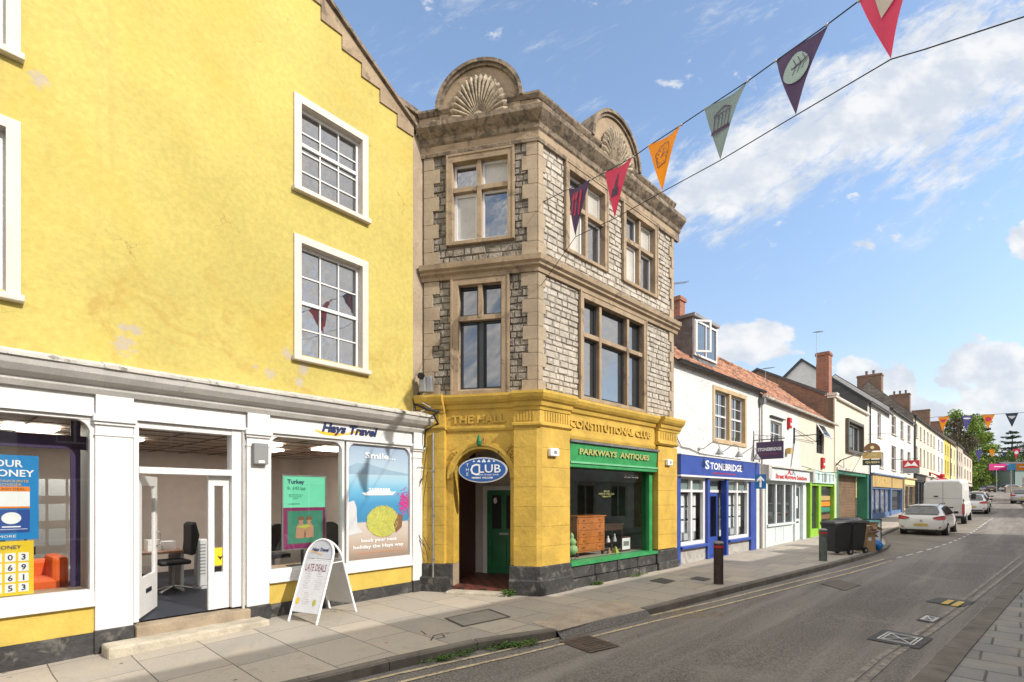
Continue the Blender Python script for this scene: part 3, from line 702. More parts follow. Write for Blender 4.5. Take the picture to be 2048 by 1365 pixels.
for (a, b, nm) in ((P1, P1b, 0), (P2, P2b, 1), (P3, P3b, 2)):
    p = MB(); p.box(FY, a, b, -.25, .07, .28, 3.02); p.box(FY, a - .015, b + .015, .0, .10, 2.92, 2.96); p.box(FY, a - .03, b + .03, .0, .13, 2.96, 3.04); p.box(FY, a - .01, b + .01, .0, .085, 2.78, 2.80); p.box(FY, a + .0, b - .0, .075, .10, 3.04, 3.3)
    po = p.build('pilaster', WF, Y, bevel=.006)
    MB().box(FY, a - .012, b + .012, -.1, .10, -.3, .28).build('pilaster_base', M['black_plinth'], po, bevel=.01)
# stall risers and sills
for (a, b) in ((WBo, P1), (P2b, P3)):
    MB().box(FY, a, b, -.12, .02, .26, .62).build('stall_riser', M['yellow_gloss'], Y)
    MB().box(FY, a, b, -.1, .06, -.3, .26).build('plinth', M['black_plinth'], Y)
    MB().box(FY, a, b, -.2, .09, .60, .64).box(FY, a, b, -.2, .05, .64, .78).build('shop_sill', WF, Y, bevel=.006)
# shop windows with rounded top corners
def shopwin(a, b, zt=3.02, zb=.78, label=None):
    mb = MB(); f = .045; r = .16
    mb.box(FY, a, a + f, -.1, .03, zb, zt); mb.box(FY, b - f, b, -.1, .03, zb, zt); mb.box(FY, a + f, b - f, -.1, .03, zt - f, zt); mb.box(FY, a + f, b - f, -.1, .02, zb, zb + .03)
    for s, uu in ((1, a + f), (-1, b - f)):
        pts = [(uu, zt - f)] + [(uu + s * (r - r * math.sin(t)), zt - f - (r - r * math.cos(t))) for t in [math.pi / 2 * k / 6 for k in range(7)]]
        mb.plate(FY, pts, -.06, .02)
    o = mb.build('shop_window', WF, Y)
    MB().sheet([FY.P(a + f, -.04, zb), FY.P(b - f, -.04, zb), FY.P(b - f, -.04, zt - f), FY.P(a + f, -.04, zt - f)]).build('pane', M['shop_glass'], o)
    return o
shopwin(WBo, P1); m0, m1 = U(685), U(693); shopwin(P2b, m0 + .02); shopwin(m1 - .02, P3)
# door bay
dz0 = .30
db = MB(); db.box(FY, D0, D0 + .06, -.16, .03, dz0, 3.02); db.box(FY, D1 - .07, P2, -.16, .03, dz0, 3.02); db.box(FY, D0 + .06, D1 - .07, -.14, .02, 2.93, 3.02); db.box(FY, D0 + .06, D1 - .07, -.14, .05, 2.31, 2.40)
do = db.build('door_frame', WF, Y, bevel=.005)
MB().sheet([FY.P(D0 + .06, -.06, 2.40), FY.P(D1 - .07, -.06, 2.40), FY.P(D1 - .07, -.06, 2.93), FY.P(D0 + .06, -.06, 2.93)]).build('fanlight_pane', M['shop_glass'], do)
s0 = U(420); sp = MB(); e1 = D1 - .07
sp.box(FY, s0, s0 + .08, -.12, -.06, dz0, 2.31); sp.box(FY, e1 - .09, e1, -.12, -.06, dz0, 2.31); sp.box(FY, s0 + .08, e1 - .09, -.12, -.06, dz0, .85); sp.box(FY, s0 + .08, e1 - .09, -.12, -.06, 2.16, 2.31)
so = sp.build('side_light', WF, Y); MB().sheet([FY.P(s0 + .08, -.09, .85), FY.P(e1 - .09, -.09, .85), FY.P(e1 - .09, -.09, 2.16), FY.P(s0 + .08, -.09, 2.16)]).build('pane', M['shop_glass'], so)
MB().box(FY, s0 + .085, e1 - .095, -.088, -.084, .95, 1.22).build('sticker', M['c_board_yellow'], so)
MB().plate(FY, [(s0 + .13, 1.10), (s0 + .17, 1.03), (s0 + .21, 1.10), (s0 + .17, 1.08)], -.082, -.080).build('sticker_mark', M['c_black'], so)
# open door leaf swung inward, hinged at the left jamb
_h = FY.P(D0 + .07, -.1, 0); _ang = R(-62); _dd = Vector((FY.d[0], FY.d[1], 0)); _nd = Matrix.Rotation(-_ang, 3, 'Z') @ _dd
FD = Frame((_h.x, _h.y), (_nd.x, _nd.y)); LW = .88
dl = MB(); dl.box(FD, 0, .11, -.02, .025, dz0 + .02, 2.29); dl.box(FD, LW - .11, LW, -.02, .025, dz0 + .02, 2.29); dl.box(FD, .11, LW - .11, -.02, .025, dz0 + .02, .86); dl.box(FD, .11, LW - .11, -.02, .025, 2.15, 2.29)
dlo = dl.build('door', WF, Y); MB().sheet([FD.P(.11, 0, .86), FD.P(LW - .11, 0, .86), FD.P(LW - .11, 0, 2.15), FD.P(.11, 0, 2.15)]).build('pane', M['shop_glass'], dlo)
MB().box(FD, .30, .55, .025, .035, .62, .68).build('letter_plate', M['black_metal'], dlo)
MB().tube([FD.P(LW - .07, .03, 1.25), FD.P(LW - .07, .08, 1.27), FD.P(LW - .07, .08, 1.45), FD.P(LW - .07, .03, 1.47)], .012).build('handle', M['grey_metal'], dlo)
MB().box(FY, D0 - .0, P2 + .02, -.12, .17, -.3, .265).build('door_step', mat('step_stone', (.33, .26, .18), .9, .2, 3, .4, 20), Y, bevel=.012)
MB().box(FY, U(193) + .02, U(512), .14, .50, -.3, .13).build('lower_step', mat('worn_step', (.46, .41, .32), .95, .2, 3, .9, 10, bdist=.03), Y, bevel=.03)
# downpipe groove and box, name sign, small fittings
MB().tube([FY.P(P2 - .045, .05, .15), FY.P(P2 - .045, .05, 3.0)], .022).build('downpipe', M['grey_moulding'], Y)
# interior shell
ins = MB(); ia, ib, idp = WBo, P3b - .05, -5.2
ins.sheet([FY.P(ia, idp, .28), FY.P(ib, idp, .28), FY.P(ib, idp, 3.3), FY.P(ia, idp, 3.3)])
ins.sheet([FY.P(ia, -.2, .28), FY.P(ia, idp, .28), FY.P(ia, idp, 3.3), FY.P(ia, -.2, 3.3)]); ins.sheet([FY.P(ib, -.2, .28), FY.P(ib, idp, .28), FY.P(ib, idp, 3.3), FY.P(ib, -.2, 3.3)])
ins.build('shop_interior_wall', M['c_room_wall'], Y)
MB().sheet([FY.P(ia, -.1, .285), FY.P(ib, -.1, .285), FY.P(ib, idp, .285), FY.P(ia, idp, .285)]).build('shop_floor', M['c_carpet'], Y)
ce = MB().sheet([FY.P(ia, -.1, 3.0), FY.P(ib, -.1, 3.0), FY.P(ib, idp, 3.0), FY.P(ia, idp, 3.0)]); ce.build('shop_ceiling', M['c_room_ceiling'], Y)
cg = MB()
for k in range(1, 15): cg.box(FY, ia + k * .6, ia + k * .6 + .025, idp, -.2, 2.985, 2.995)
for k in range(1, 8): cg.box(FY, ia, ib, -.2 - k * .62, -.2 - k * .62 + .025, 2.98, 2.99)
cg.build('ceiling_grid', M['c_brown'], Y)
for uu, ww in ((U(100), -1.6), (U(140), -2.9), (U(330), -2.4), (U(600), -1.5), (U(660), -2.6), (U(740), -1.4)):  # lit ceiling panels, with extra ones added to brighten the shop interior
    MB().box(FY, uu - .28, uu + .28, ww - .28, ww + .28, 2.955, 2.975).build('ceiling_light', M['lamp_panel'], Y)
pu = MB(); pu.box(FY, P1 - .16, P1 - .06, -.5, -.45, .8, 3.0); pu.box(FY, WBo, P1, -.5, -.45, 2.62, 2.8); pu.build('window_lining', M['c_dim_purple'], Y)
MB().box(FY, WBo, P1 - .02, -.75, -.12, .72, .77).box(FY, P2b, P3, -.9, -.12, .70, .76).build('display_shelf', mat('shelf_wood', (.42, .30, .19), .5), Y)
MB().box(FY, P1, D0 + .02, -.9, -.26, .28, 3.0).build('lobby_wall', M['c_pale_grey'], Y)

# ---- things in and on the travel shop
t = thing('travel_money_poster', 'large blue poster about travel money in the far left window', 'poster', tuple(FY.P(U(20), -.1, 1.5)))
px0, px1 = U(80), U(80) - 1.15
z0p, z1p = FY.Z(80, 1079), FY.Z(80, 912)
Fq = FY
MB().box(Fq, px1, px0, -.115, -.10, z0p, z1p).build('backing', M['c_poster_blue'], t)
tw = MB().text(Fq, 'BUY YOUR', px0 - .42, z1p - .10, -.098, H=.085, W=.56, bold=.02); tw.text(Fq, 'TRAVEL MONEY', px0 - .47, z1p - .215, -.098, H=.085, W=.86, bold=.02)
tw.text(Fq, 'OFFERS YOU MORE', px0 - .45, z0p + .045, -.098, H=.03, W=.5); tw.build('lettering', M['c_white'], t)
tg = MB().text(Fq, "FROM BRITAIN'S FAVOURITE\nEXCHANGE PROVIDER", px0 - .40, z1p - .33, -.098, H=.075, W=.62); tg.build('small_lettering', M['c_gold'], t)
for k in range(3):
    a = px0 - .40 - k * .36
    MB().box(Fq, a, a + .32, -.10, -.095, z1p - .615, z1p - .375).build('offer_card', M['c_white'], t)
    MB().box(Fq, a, a + .32, -.095, -.092, z1p - .43, z1p - .375).box(Fq, a, a + .32, -.095, -.092, z1p - .63, z1p - .61).build('card_band', M['c_orange'], t)
    MB().text(Fq, 'CASH DEAL', a + .16, z1p - .402, -.091, W=.24, H=.03).build('card_title', M['c_brown'], t)
    MB().box(Fq, a, a + .32, -.10, -.095, z0p + .09, z0p + .36).build('badge_card', M['c_poster_deep'], t)
    bd = MB().plate(Fq, disc(Fq, a + .16, z0p + .26, .085, .07), -.095, -.092); bd.box(Fq, a + .02, a + .30, -.095, -.092, z0p + .125, z0p + .13); bd.box(Fq, a + .08, a + .24, -.095, -.092, z0p + .15, z0p + .165); bd.build('badge', M['c_white'], t)
t = thing('exchange_rate_board', 'yellow exchange rate board with rows of number cards, under the blue poster', 'board', tuple(FY.P(U(20), -.1, 1.0)))
bx0, bz0, bz1 = U(70), FY.Z(70, 1189), FY.Z(70, 1082)
MB().box(FY, bx0 - 1.05, bx0, -.115, -.10, bz0, bz1).build('backing', M['c_board_yellow'], t)
MB().text(FY, 'OUR TRAVEL MONEY', bx0 - .42, bz1 - .07, -.098, H=.045, W=.62, bold=.01).build('title', M['c_navy'], t)
dm = MB(); dn = MB()
for r_, row in enumerate(['1.103', '1.269', '37.61', '1.753']):
    for c_, ch in enumerate(row.replace('.', '')):
        a = bx0 - .09 - (3 - c_) * .115; zz = bz1 - .19 - r_ * .122
        dm.box(FY, a - .045, a + .045, -.10, -.096, zz - .05, zz + .05); dn.text(FY, ch, a, zz, -.095, H=.07, bold=.015)
dm.build('number_card', M['c_white'], t); dn.build('numerals', M['c_navy'], t)
t = thing('orange_sofa', 'orange low sofa inside the far left window', 'sofa', tuple(FY.P(U(120), -1.2, .3)))
MB().box(FY, U(60), P1 - .12, -1.5, -1.3, .3, 1.12).box(FY, U(60), P1 - .12, -1.3, -.85, .3, .9).build('seat', M['c_sofa_orange'], t, bevel=.05)
MB().box(FY, P1 - .3, P1 - .12, -1.5, -.85, .3, 1.18).build('arm', M['c_sofa_orange'], t, bevel=.05)
t = thing('leaflet_rack', 'dark wall rack of pale travel leaflets behind the orange sofa', 'rack', tuple(FY.P(U(130), -3.2, .3)))
MB().box(FY, U(60), U(150), -3.3, -3.2, .5, 2.5).build('back_panel', M['c_shop_dark'], t)
lf = MB()
for r_ in range(4):
    for c_ in range(4): lf.box(FY, U(60) + .05 + c_ * .26, U(60) + .27 + c_ * .26, -3.19, -3.17, .75 + r_ * .42, 1.03 + r_ * .42)
lf.build('leaflets', M['c_pale_grey'], t)
# office desk and chair seen through the door
dk = FY.U(330, -2.6)
t = thing('office_desk', 'pale desk with papers just inside the open shop door', 'desk', tuple(FY.P(dk, -2.6, .3)))
MB().box(FY, dk - 1.0, dk + .25, -3.0, -2.2, .98, 1.02).build('desktop', mat('desk_top', (.35, .2, .14), .5), t)
for a in (-.95, .15): MB().box(FY, dk + a, dk + a + .05, -2.95, -2.25, .285, .98).build('leg', M['c_pale_grey'], t)
t = thing('paper_tray', 'white papers and folders standing on the desk inside', 'papers', tuple(FY.P(dk, -2.6, 1.02)))
MB().box(FY, dk - .3, dk - .1, -2.7, -2.45, 1.021, 1.22).box(FY, dk - .05, dk + .15, -2.8, -2.5, 1.021, 1.17).build('folder', M['c_white'], t)
ck = FY.U(346, -2.1); cw = -2.1
t = thing('office_chair', 'black swivel office chair beside the desk inside the open door', 'chair', tuple(FY.P(ck, cw, .3)))
MB().box(FY, ck - .26, ck + .22, cw - .25, cw + .25, .80, .88).build('seat', M['c_black'], t, bevel=.03)
MB().plate(FY, [(ck + .20, .95), (ck + .29, .95), (ck + .36, 1.3), (ck + .30, 1.55), (ck + .22, 1.5), (ck + .22, 1.2)], cw - .22, cw + .22).build('backrest', M['c_black'], t, bevel=.03)
MB().tube([FY.P(ck, cw, .42), FY.P(ck, cw, .80)], .03).build('column', M['grey_metal'], t)
for k in range(5):
    a = k * 1.2566; MB().tube([FY.P(ck, cw, .42), FY.P(ck + .3 * math.cos(a), cw + .3 * math.sin(a), .34)], .02).build('foot', M['grey_metal'], t)
hk = FY.U(402, -2.3)
t = thing('tower_heater', 'slim white tower fan standing by the right hand wall inside the door', 'fan', tuple(FY.P(hk, -2.3, .3)))
MB().box(FY, hk - .09, hk + .09, -2.4, -2.22, .33, 1.2).build('body', M['c_pale_grey'], t, bevel=.02); MB().lathe(FY.P(hk, -2.31, .285), [(.14, 0), (.14, .04)]).build('base', M['c_pale_grey'], t)
gr = MB()
for k in range(10): gr.box(FY, hk - .05, hk + .05, -2.22, -2.213, .55 + k * .06, .57 + k * .06)
gr.build('grille', M['c_mid_grey'], t)

# shop name in raised letters on the fascia, with a golden swoosh
nm = thing('shop_name_sign', 'navy raised shop name over a golden swoosh on the white fascia', 'sign', tuple(FY.P(U(697), .05, 3.17)))
ua, ub = U(641), U(752)
MB().text(FY, 'Hays Travel', (ua + ub) / 2, 3.185, .045, W=ub - ua, H=.205, depth=.015, shear=.28, bold=.035).build('lettering', M['c_navy'], nm)
sw = MB(); q = []
for k in range(13):
    f = k / 12; q.append((U(628) + f * (U(690) - U(628)), 3.13 - .075 * math.sin(f * math.pi)))
for k in range(12, -1, -1):
    f = k / 12; q.append((U(628) + f * (U(690) - U(628)), 3.15 - .03 * math.sin(f * math.pi)))
sw.plate(FY, q, .041, .045)
q = []
for k in range(13):
    f = k / 12; q.append((U(690) + f * (U(757) - U(690)), 3.10 + .035 * math.sin(f * 6.28) + .11 * f))
for k in range(12, -1, -1):
    f = k / 12; q.append((U(690) + f * (U(757) - U(690)), 3.13 + .05 * math.sin(f * 6.28) + .09 * f))
sw.plate(FY, q, .0405, .0445); sw.build('swoosh', M['c_gold'], nm)

flat('poster_foot', (.33, .245, .19)); flat('poster_mist', (.20, .38, .50))
# seaside poster filling the right hand window
t = thing('seaside_poster', 'full height poster of sea, cruise ship and pink flowers filling the right window', 'poster', tuple(FY.P(U(753), -.035, 1.9)))
a, b = m1 + .03, P3 - .05; zb, zt = .80, 2.96; W_ = b - a; H_ = zt - zb
def q2(fx, fz): return (a + fx * W_, zb + fz * H_)
def pgrad(t, v, c):
    sp = t.add('ShaderNodeSeparateXYZ'); t.link(v, sp.inputs[0]); cr = t.add('ShaderNodeValToRGB'); e = cr.color_ramp.elements
    f = t.add('ShaderNodeMapRange'); t.val(f.inputs[0], t.math('ADD', sp.outputs[2], t.math('MULTIPLY', t.noise(v, 9, 5), .05))); f.inputs[1].default_value = .8; f.inputs[2].default_value = 2.96; t.link(f.outputs[0], cr.inputs[0])
    st = [(0, (.20, .15, .12)), (.10, (.36, .28, .22)), (.22, (.46, .39, .33)), (.33, (.50, .45, .40)), (.345, (.05, .20, .36)), (.50, (.06, .25, .45)), (.62, (.14, .38, .56)), (.70, (.28, .48, .60)), (.78, (.38, .50, .58)), (1, (.30, .38, .50))]
    e[0].position, e[0].color = st[0][0], (*st[0][1], 1); e[1].position, e[1].color = st[-1][0], (*st[-1][1], 1)
    for p_, q_ in st[1:-1]: k_ = e.new(p_); k_.color = (*q_, 1)
    return cr.outputs[0]
mat('printed_coast', (.3, .4, .5), .35, 0, 3, 0, extra=pgrad)
MB().plate(FY, [(a, zb), (b, zb), (b, zt), (a, zt)], -.034, -.030).build('coast_print', M['printed_coast'], t)
def prt(name, pts, m, k): MB().plate(FY, [q2(*p) for p in pts], -.030 + k * .0012, -.029 + k * .0012).build(name, M[m], t)
prt('hill_print', [(0, .745), (0, .80), (.08, .825), (.15, .845), (.24, .84), (.3, .85), (.4, .83), (.5, .815), (.7, .79), (.9, .775), (1, .765), (1, .75)], 'c_haze_hill', 0)
prt('house_print', [(0, .22), (0, .5), (.10, .52), (.14, .46), (.15, .3), (.24, .24)], 'c_pale_grey', 4)
bu = MB()
for k in range(1500):
    an = rnd.random() * 6.28; rr = math.sqrt(rnd.random()); fx = .56 + .27 * rr * math.cos(an); fz = .33 + .145 * rr * math.sin(an); l = rnd.uniform(.012, .03); th = rnd.uniform(0, 3.14)
    c0 = q2(fx, fz); w_ = -.0225 + rnd.random() * .0012
    bu.sheet([FY.P(c0[0], w_, c0[1]), FY.P(c0[0] + l * math.cos(th), w_, c0[1] + l * math.sin(th)), FY.P(c0[0] + .012 * math.cos(th + 1.5), w_, c0[1] + .012 * math.sin(th + 1.5))])
prt('bush_back', [(.56 + .265 * math.cos(x), .33 + .14 * math.sin(x)) for x in [k * .3927 for k in range(16)]], 'c_olive', 5)
bu.build('bush_print', mat('bush_light', (.40, .40, .09), .8, .5, 9, 0, extra=lambda t_, v_, c_: t_.mix(island(t_, 0, 1), t_.mix(.5, c_, (.10, .12, .02)), t_.mix(.5, c_, (.80, .78, .30)))), t)
ws = [(.78, .22), (.74, .30), (.83, .40), (.90, .37), (.88, .27)]
prt('pot_print', ws, 'c_brown', 6)
pk_ = MB()
for k in range(170):
    fx = .92 + rnd.gauss(0, .045); fz = .50 + rnd.gauss(0, .05); fx = min(fx, .99); c0 = q2(fx, fz); r_ = .014; w_ = -.0205 + rnd.random() * .001
    pk_.sheet([FY.P(c0[0] + r_ * math.cos(x), w_, c0[1] + r_ * math.sin(x)) for x in (0, 1.25, 2.5, 3.7, 5)])
pk_.build('flower_print', M['c_magenta'], t)
sh = MB(); sh.plate(FY, [q2(.22, .585), q2(.27, .563), q2(.72, .566), q2(.78, .60), q2(.70, .595), q2(.66, .615), q2(.36, .612), q2(.30, .59)], -.024, -.022)
for k in range(8): sh.plate(FY, [q2(.33 + k * .045, .615), q2(.36 + k * .045, .615), q2(.36 + k * .045, .628), q2(.33 + k * .045, .628)], -.024, -.0225)
sh.build('ship_print', M['c_white'], t)
tx = MB().text(FY, 'Smile...', *q2(.52, .915), -.0225, W=.50 * W_, H=.115, bold=.02); tx.text(FY, 'book your next', *q2(.50, .165), -.0215, W=.58 * W_, H=.088, bold=.02); tx.text(FY, 'holiday the Hays way', *q2(.50, .110), -.0215, W=.82 * W_, H=.088, bold=.02)
tx.build('lettering', M['c_white'], t)
MB().text(FY, 'IN STORE | ONLINE | ON THE PHONE', *q2(.52, .060), -.0215, W=.74 * W_, H=.026).build('small_lettering', M['c_orange'], t)

# holiday poster on a stand in the left display window
t = thing('holiday_offer_stand', 'mint and plum holiday offer poster on a black stand in the window', 'poster stand', tuple(FY.P(U(605), -.4, .76)))
w_ = -.42; a, b = FY.U(566, w_), FY.U(650, w_); zt = FY.Z(566, 952, w_); zb = FY.Z(566, 1100, w_); zm = FY.Z(566, 1016, w_)
MB().box(FY, a, b, w_ - .02, w_, zm, zt).build('mint_panel', M['c_mint'], t); MB().box(FY, a, b, w_ - .02, w_, zb, zm).build('plum_panel', M['c_plum'], t)
fr = MB().box(FY, a - .02, a, w_ - .03, w_ + .01, zb - .02, zt + .02).box(FY, b, b + .02, w_ - .03, w_ + .01, zb - .02, zt + .02).box(FY, a, b, w_ - .03, w_ + .01, zt, zt + .02).box(FY, a, b, w_ - .03, w_ + .01, zb - .02, zb); fr.build('frame', M['grey_metal'], t)
MB().text(FY, 'Turkey', a + .23, zt - .11, w_, W=.31, H=.10, bold=.03).build('title', M['c_navy'], t)
tl = MB().text(FY, 'fr. £421pp', a + .24, zt - .22, w_, W=.33, H=.075, bold=.02).text(FY, '7 nights from local airport\nself catering, breakfast\nincluded', a + .22, zt - .36, w_, W=.28, H=.09).text(FY, 'Tel. 01800 670 090', a + .19, zt - .49, w_, W=.22, H=.03); tl.build('offer_lettering', M['teal_paint'], t)
MB().box(FY, a + .08, b - .05, w_, w_ + .003, zb + .09, zm - .06).build('photo_print', M['teal_paint'], t)
uc = (a + b) / 2; hz = (zb + zm) / 2
fg = MB()
for (du, s) in ((-.07, 1), (.08, -1)):
    fg.plate(FY, disc(FY, uc + du, hz + .14, .045, .06, 14), w_ + .004, w_ + .006)
    fg.plate(FY, [(uc + du - .10, hz - .18), (uc + du - .085, hz + .02), (uc + du - .03, hz + .09), (uc + du + .03, hz + .09), (uc + du + .085, hz + .02), (uc + du + .09, hz - .18)], w_ + .003, w_ + .005)
fg.build('figure_print', M['c_skin'], t)
hr = MB()
for du in (-.07, .08): hr.plate(FY, arc(uc + du, hz + .15, .06, -.2, 3.3, 10), w_ + .006, w_ + .008)
hr.build('hair_print', M['c_brown'], t)
MB().plate(FY, [(uc - .16, hz + .02), (uc + .0, hz - .02), (uc + .13, hz + .03), (uc + .02, hz + .06)], w_ + .007, w_ + .009).build('cloth_print', M['c_olive'], t)
MB().tube([FY.P(uc - .03, w_ - .03, .76), FY.P(uc - .03, w_ - .03, zb)], .025).build('post', M['c_black'], t); MB().box(FY, uc - .25, uc + .2, w_ - .2, w_ + .12, .761, .775).build('foot', M['c_black'], t)
# brochure chairs behind
for (cx, lb) in ((556, 'black desk chair back seen behind the window, left of the offer poster'), (660, 'black desk chair back seen behind the window, right of the offer poster')):
    u_ = FY.U(cx, -1.5); t = thing('office_chair', lb, 'chair', tuple(FY.P(u_, -1.5, .29)))
    MB().plate(FY, arc(u_, 1.25, .22, 0, math.pi, 12) + [(u_ - .22, .95), (u_ + .22, .95)], -1.55, -1.47).build('backrest', M['c_black'], t); MB().box(FY, u_ - .25, u_ + .25, -1.95, -1.5, .8, .88).build('seat', M['c_black'], t)
    MB().tube([FY.P(u_, -1.7, .3), FY.P(u_, -1.7, .8)], .03).build('column', M['grey_metal'], t)
t = thing('reception_counter', 'long pale counter with an orange edge inside the travel shop', 'counter', tuple(FY.P(U(650), -2.4, .29)))
MB().box(FY, FY.U(560, -2.2), FY.U(800, -2.2), -2.8, -2.2, .29, 1.15).build('front', M['c_stone_beige'], t); MB().box(FY, FY.U(560, -2.2) - .05, FY.U(800, -2.2), -2.85, -2.17, 1.15, 1.19).build('top', M['c_orange'], t)

# fittings on the pilasters
t = thing('meter_box', 'grey plastic box screwed to the white pilaster left of the travel shop window', 'box', tuple(FY.P(U(513), .1, 2.4)))
MB().box(FY, U(499), U(528), .071, .17, 2.50, 2.83).build('case', M['c_mid_grey'], t, bevel=.015); MB().box(FY, U(508), U(520), .171, .173, 2.52, 2.56).build('sticker', M['c_white'], t)
t = thing('street_plate', 'small white plate with black lettering on the pilaster by the club', 'sign', tuple(FY.P(U(833), .08, 2.5)))
MB().box(FY, U(824), U(845), .071, .08, FY.Z(834, 942), FY.Z(834, 930)).build('plate', M['c_white'], t); MB().text(FY, 'LATIMER', (U(824) + U(845)) / 2, (FY.Z(834, 942) + FY.Z(834, 930)) / 2, .081, W=.2, H=.05).build('lettering', M['c_black'], t)
# ------------------------------------------------------------------ corner club building
G = thing('club_building', 'three storey stone corner building with yellow ground floor and shell pediments', 'building', tuple(FC.P(-1.2, 0, 0)))
CL = -2.40                                   # left end of the chamfered face
SR = FS.U(1346)                              # right end of the side front
ZL, ZS0, ZS1, ZC = 4.05, 6.45, 6.78, 9.05    # ledge top, string course, cornice foot
def blocks(mb, F, u0, u1, z0, z1, hs, rh, bw, w, prj, seed, rough=.35):
    r = random.Random(seed); z = z0; k = 0
    while z < z1 - .02:
        h = min(rh * r.uniform(.85, 1.15), z1 - z); 
        if z1 - z - h < .05: h = z1 - z
        u = u0 - (r.uniform(0, bw))
        while u < u1:
            L = bw * r.uniform(1 - rough, 1 + rough); a, b = max(u, u0), min(u + L, u1); u += L
            if b - a < .03: continue
            segs = [(a, b)]
            for hh in hs:
                if hh[2] < z + h - .02 and hh[3] > z + .02:
                    ns = []
                    for (p, q) in segs:
                        if q <= hh[0] or p >= hh[1]: ns.append((p, q)); continue
                        if p < hh[0]: ns.append((p, hh[0]))
                        if q > hh[1]: ns.append((hh[1], q))
                    segs = ns
            for (p, q) in segs:
                if q - p > .035:
                    j = .0055; mb.pillow(F, p + j, q - j, w, w + prj * r.uniform(.5, 1.3), z + j, z + h - j, .008 + .010 * r.random()); mb.v[-4:] = [tuple(Vector(c_) + Vector((F.d[0] * e_, F.d[1] * e_, r.uniform(-.008, .008)))) for c_ in mb.v[-4:] for e_ in (r.uniform(-.010, .010),)]
        z += h; k += 1
    return mb
# openings
CU = lambda x: FC.U(x); SU = lambda x: FS.U(x)
cw_up = (CU(895), CU(1028), 7.15, 8.98); cw_lo = (CU(904), CU(1018), ZL + .03, 6.45)
sw1 = (SU(1129), SU(1213), 7.15, 9.03); sw2 = (SU(1244), SU(1312), 7.15, 9.03); sw3 = (SU(1158), SU(1290), ZL + .05, 6.45)
wall = MB()
HSIDE = [sw1, sw2, sw3]; HC = [cw_up, cw_lo]
wall.holes(FC, CL, 0, ZL - .2, 9.9, HC, -.03, .3); wall.holes(FS, 0, SR, ZL - .2, 9.9, HSIDE, -.03, .3)
pL, pR = FC.P(CL, -.03, 0), FS.P(SR, -.03, 0); bk = FS.P(SR, -6, 0); bl_ = FC.P(CL, -8, 0)
for p, q in ((pR, bk), (bk, bl_), (bl_, pL)):
    wall.sheet([(p.x, p.y, 0), (q.x, q.y, 0), (q.x, q.y, 9.9), (p.x, p.y, 9.9)])
wall.sheet([(p.x, p.y, 9.85) for p in (pL, FC.P(0, -.03, 0), pR, bk, bl_)])
wall.build('wall', M['mortar'], G)
bS = [blocks(MB(), FS, .10, SR - .12, ZL, ZS0, HSIDE, .125, .235, -.03, .026, 3, .5), blocks(MB(), FS, .10, SR - .12, ZS1, ZC, HSIDE, .125, .235, -.03, .026, 4, .5)]
def blockvar(t, v, c):
    i = island(t, 0, 1); c = t.mix(t.math('MULTIPLY', t.ramp(i, .45, 1.0), .55), c, (.34, .30, .25)); return t.mix(t.math('MULTIPLY', t.ramp(i, .25, .0), .5), c, (.53, .49, .43))
MATS.pop('pale_block'); mat('pale_block', (.455, .41, .345), .95, .25, 5, 1.0, 16, dirt=[((.26, .22, .17), 4.5, .57, .5)], extra=blockvar, bdist=.03)
for q in bS: q.build('block_facing', M['pale_block'], G)
for z0, z1, sd_ in ((ZL, ZS0, 5), (ZS1, ZC, 6)): blocks(MB(), FC, CL + .18, -.16, z0, z1, HC, .14, .22, -.03, .032, sd_, .5).build('rubble_facing', M['rubble_block'], G)
# quoins: long and short smooth stones at the ends
r = random.Random(2)
for (F, e, s, lo, hi) in ((FC, CL, 1, .20, .33), (FC, 0, -1, .20, .31), (FS, 0, 1, .14, .22), (FS, SR, -1, .13, .22)):
    for (z0, z1) in ((ZL, ZS0), (ZS1, ZC)):
        qn = MB()
        n = round((z1 - z0) / .27); h = (z1 - z0) / n
        for k in range(n):
            L = (lo if k % 2 else hi) + r.uniform(-.02, .02); a, b = sorted((e, e + s * L))
            qn.box(F, a, b, -.05, .022 + .004 * (k % 2), z0 + k * h + .003, z0 + (k + 1) * h - .003)
        qn.build('quoins', M['quoin_stone'], G)
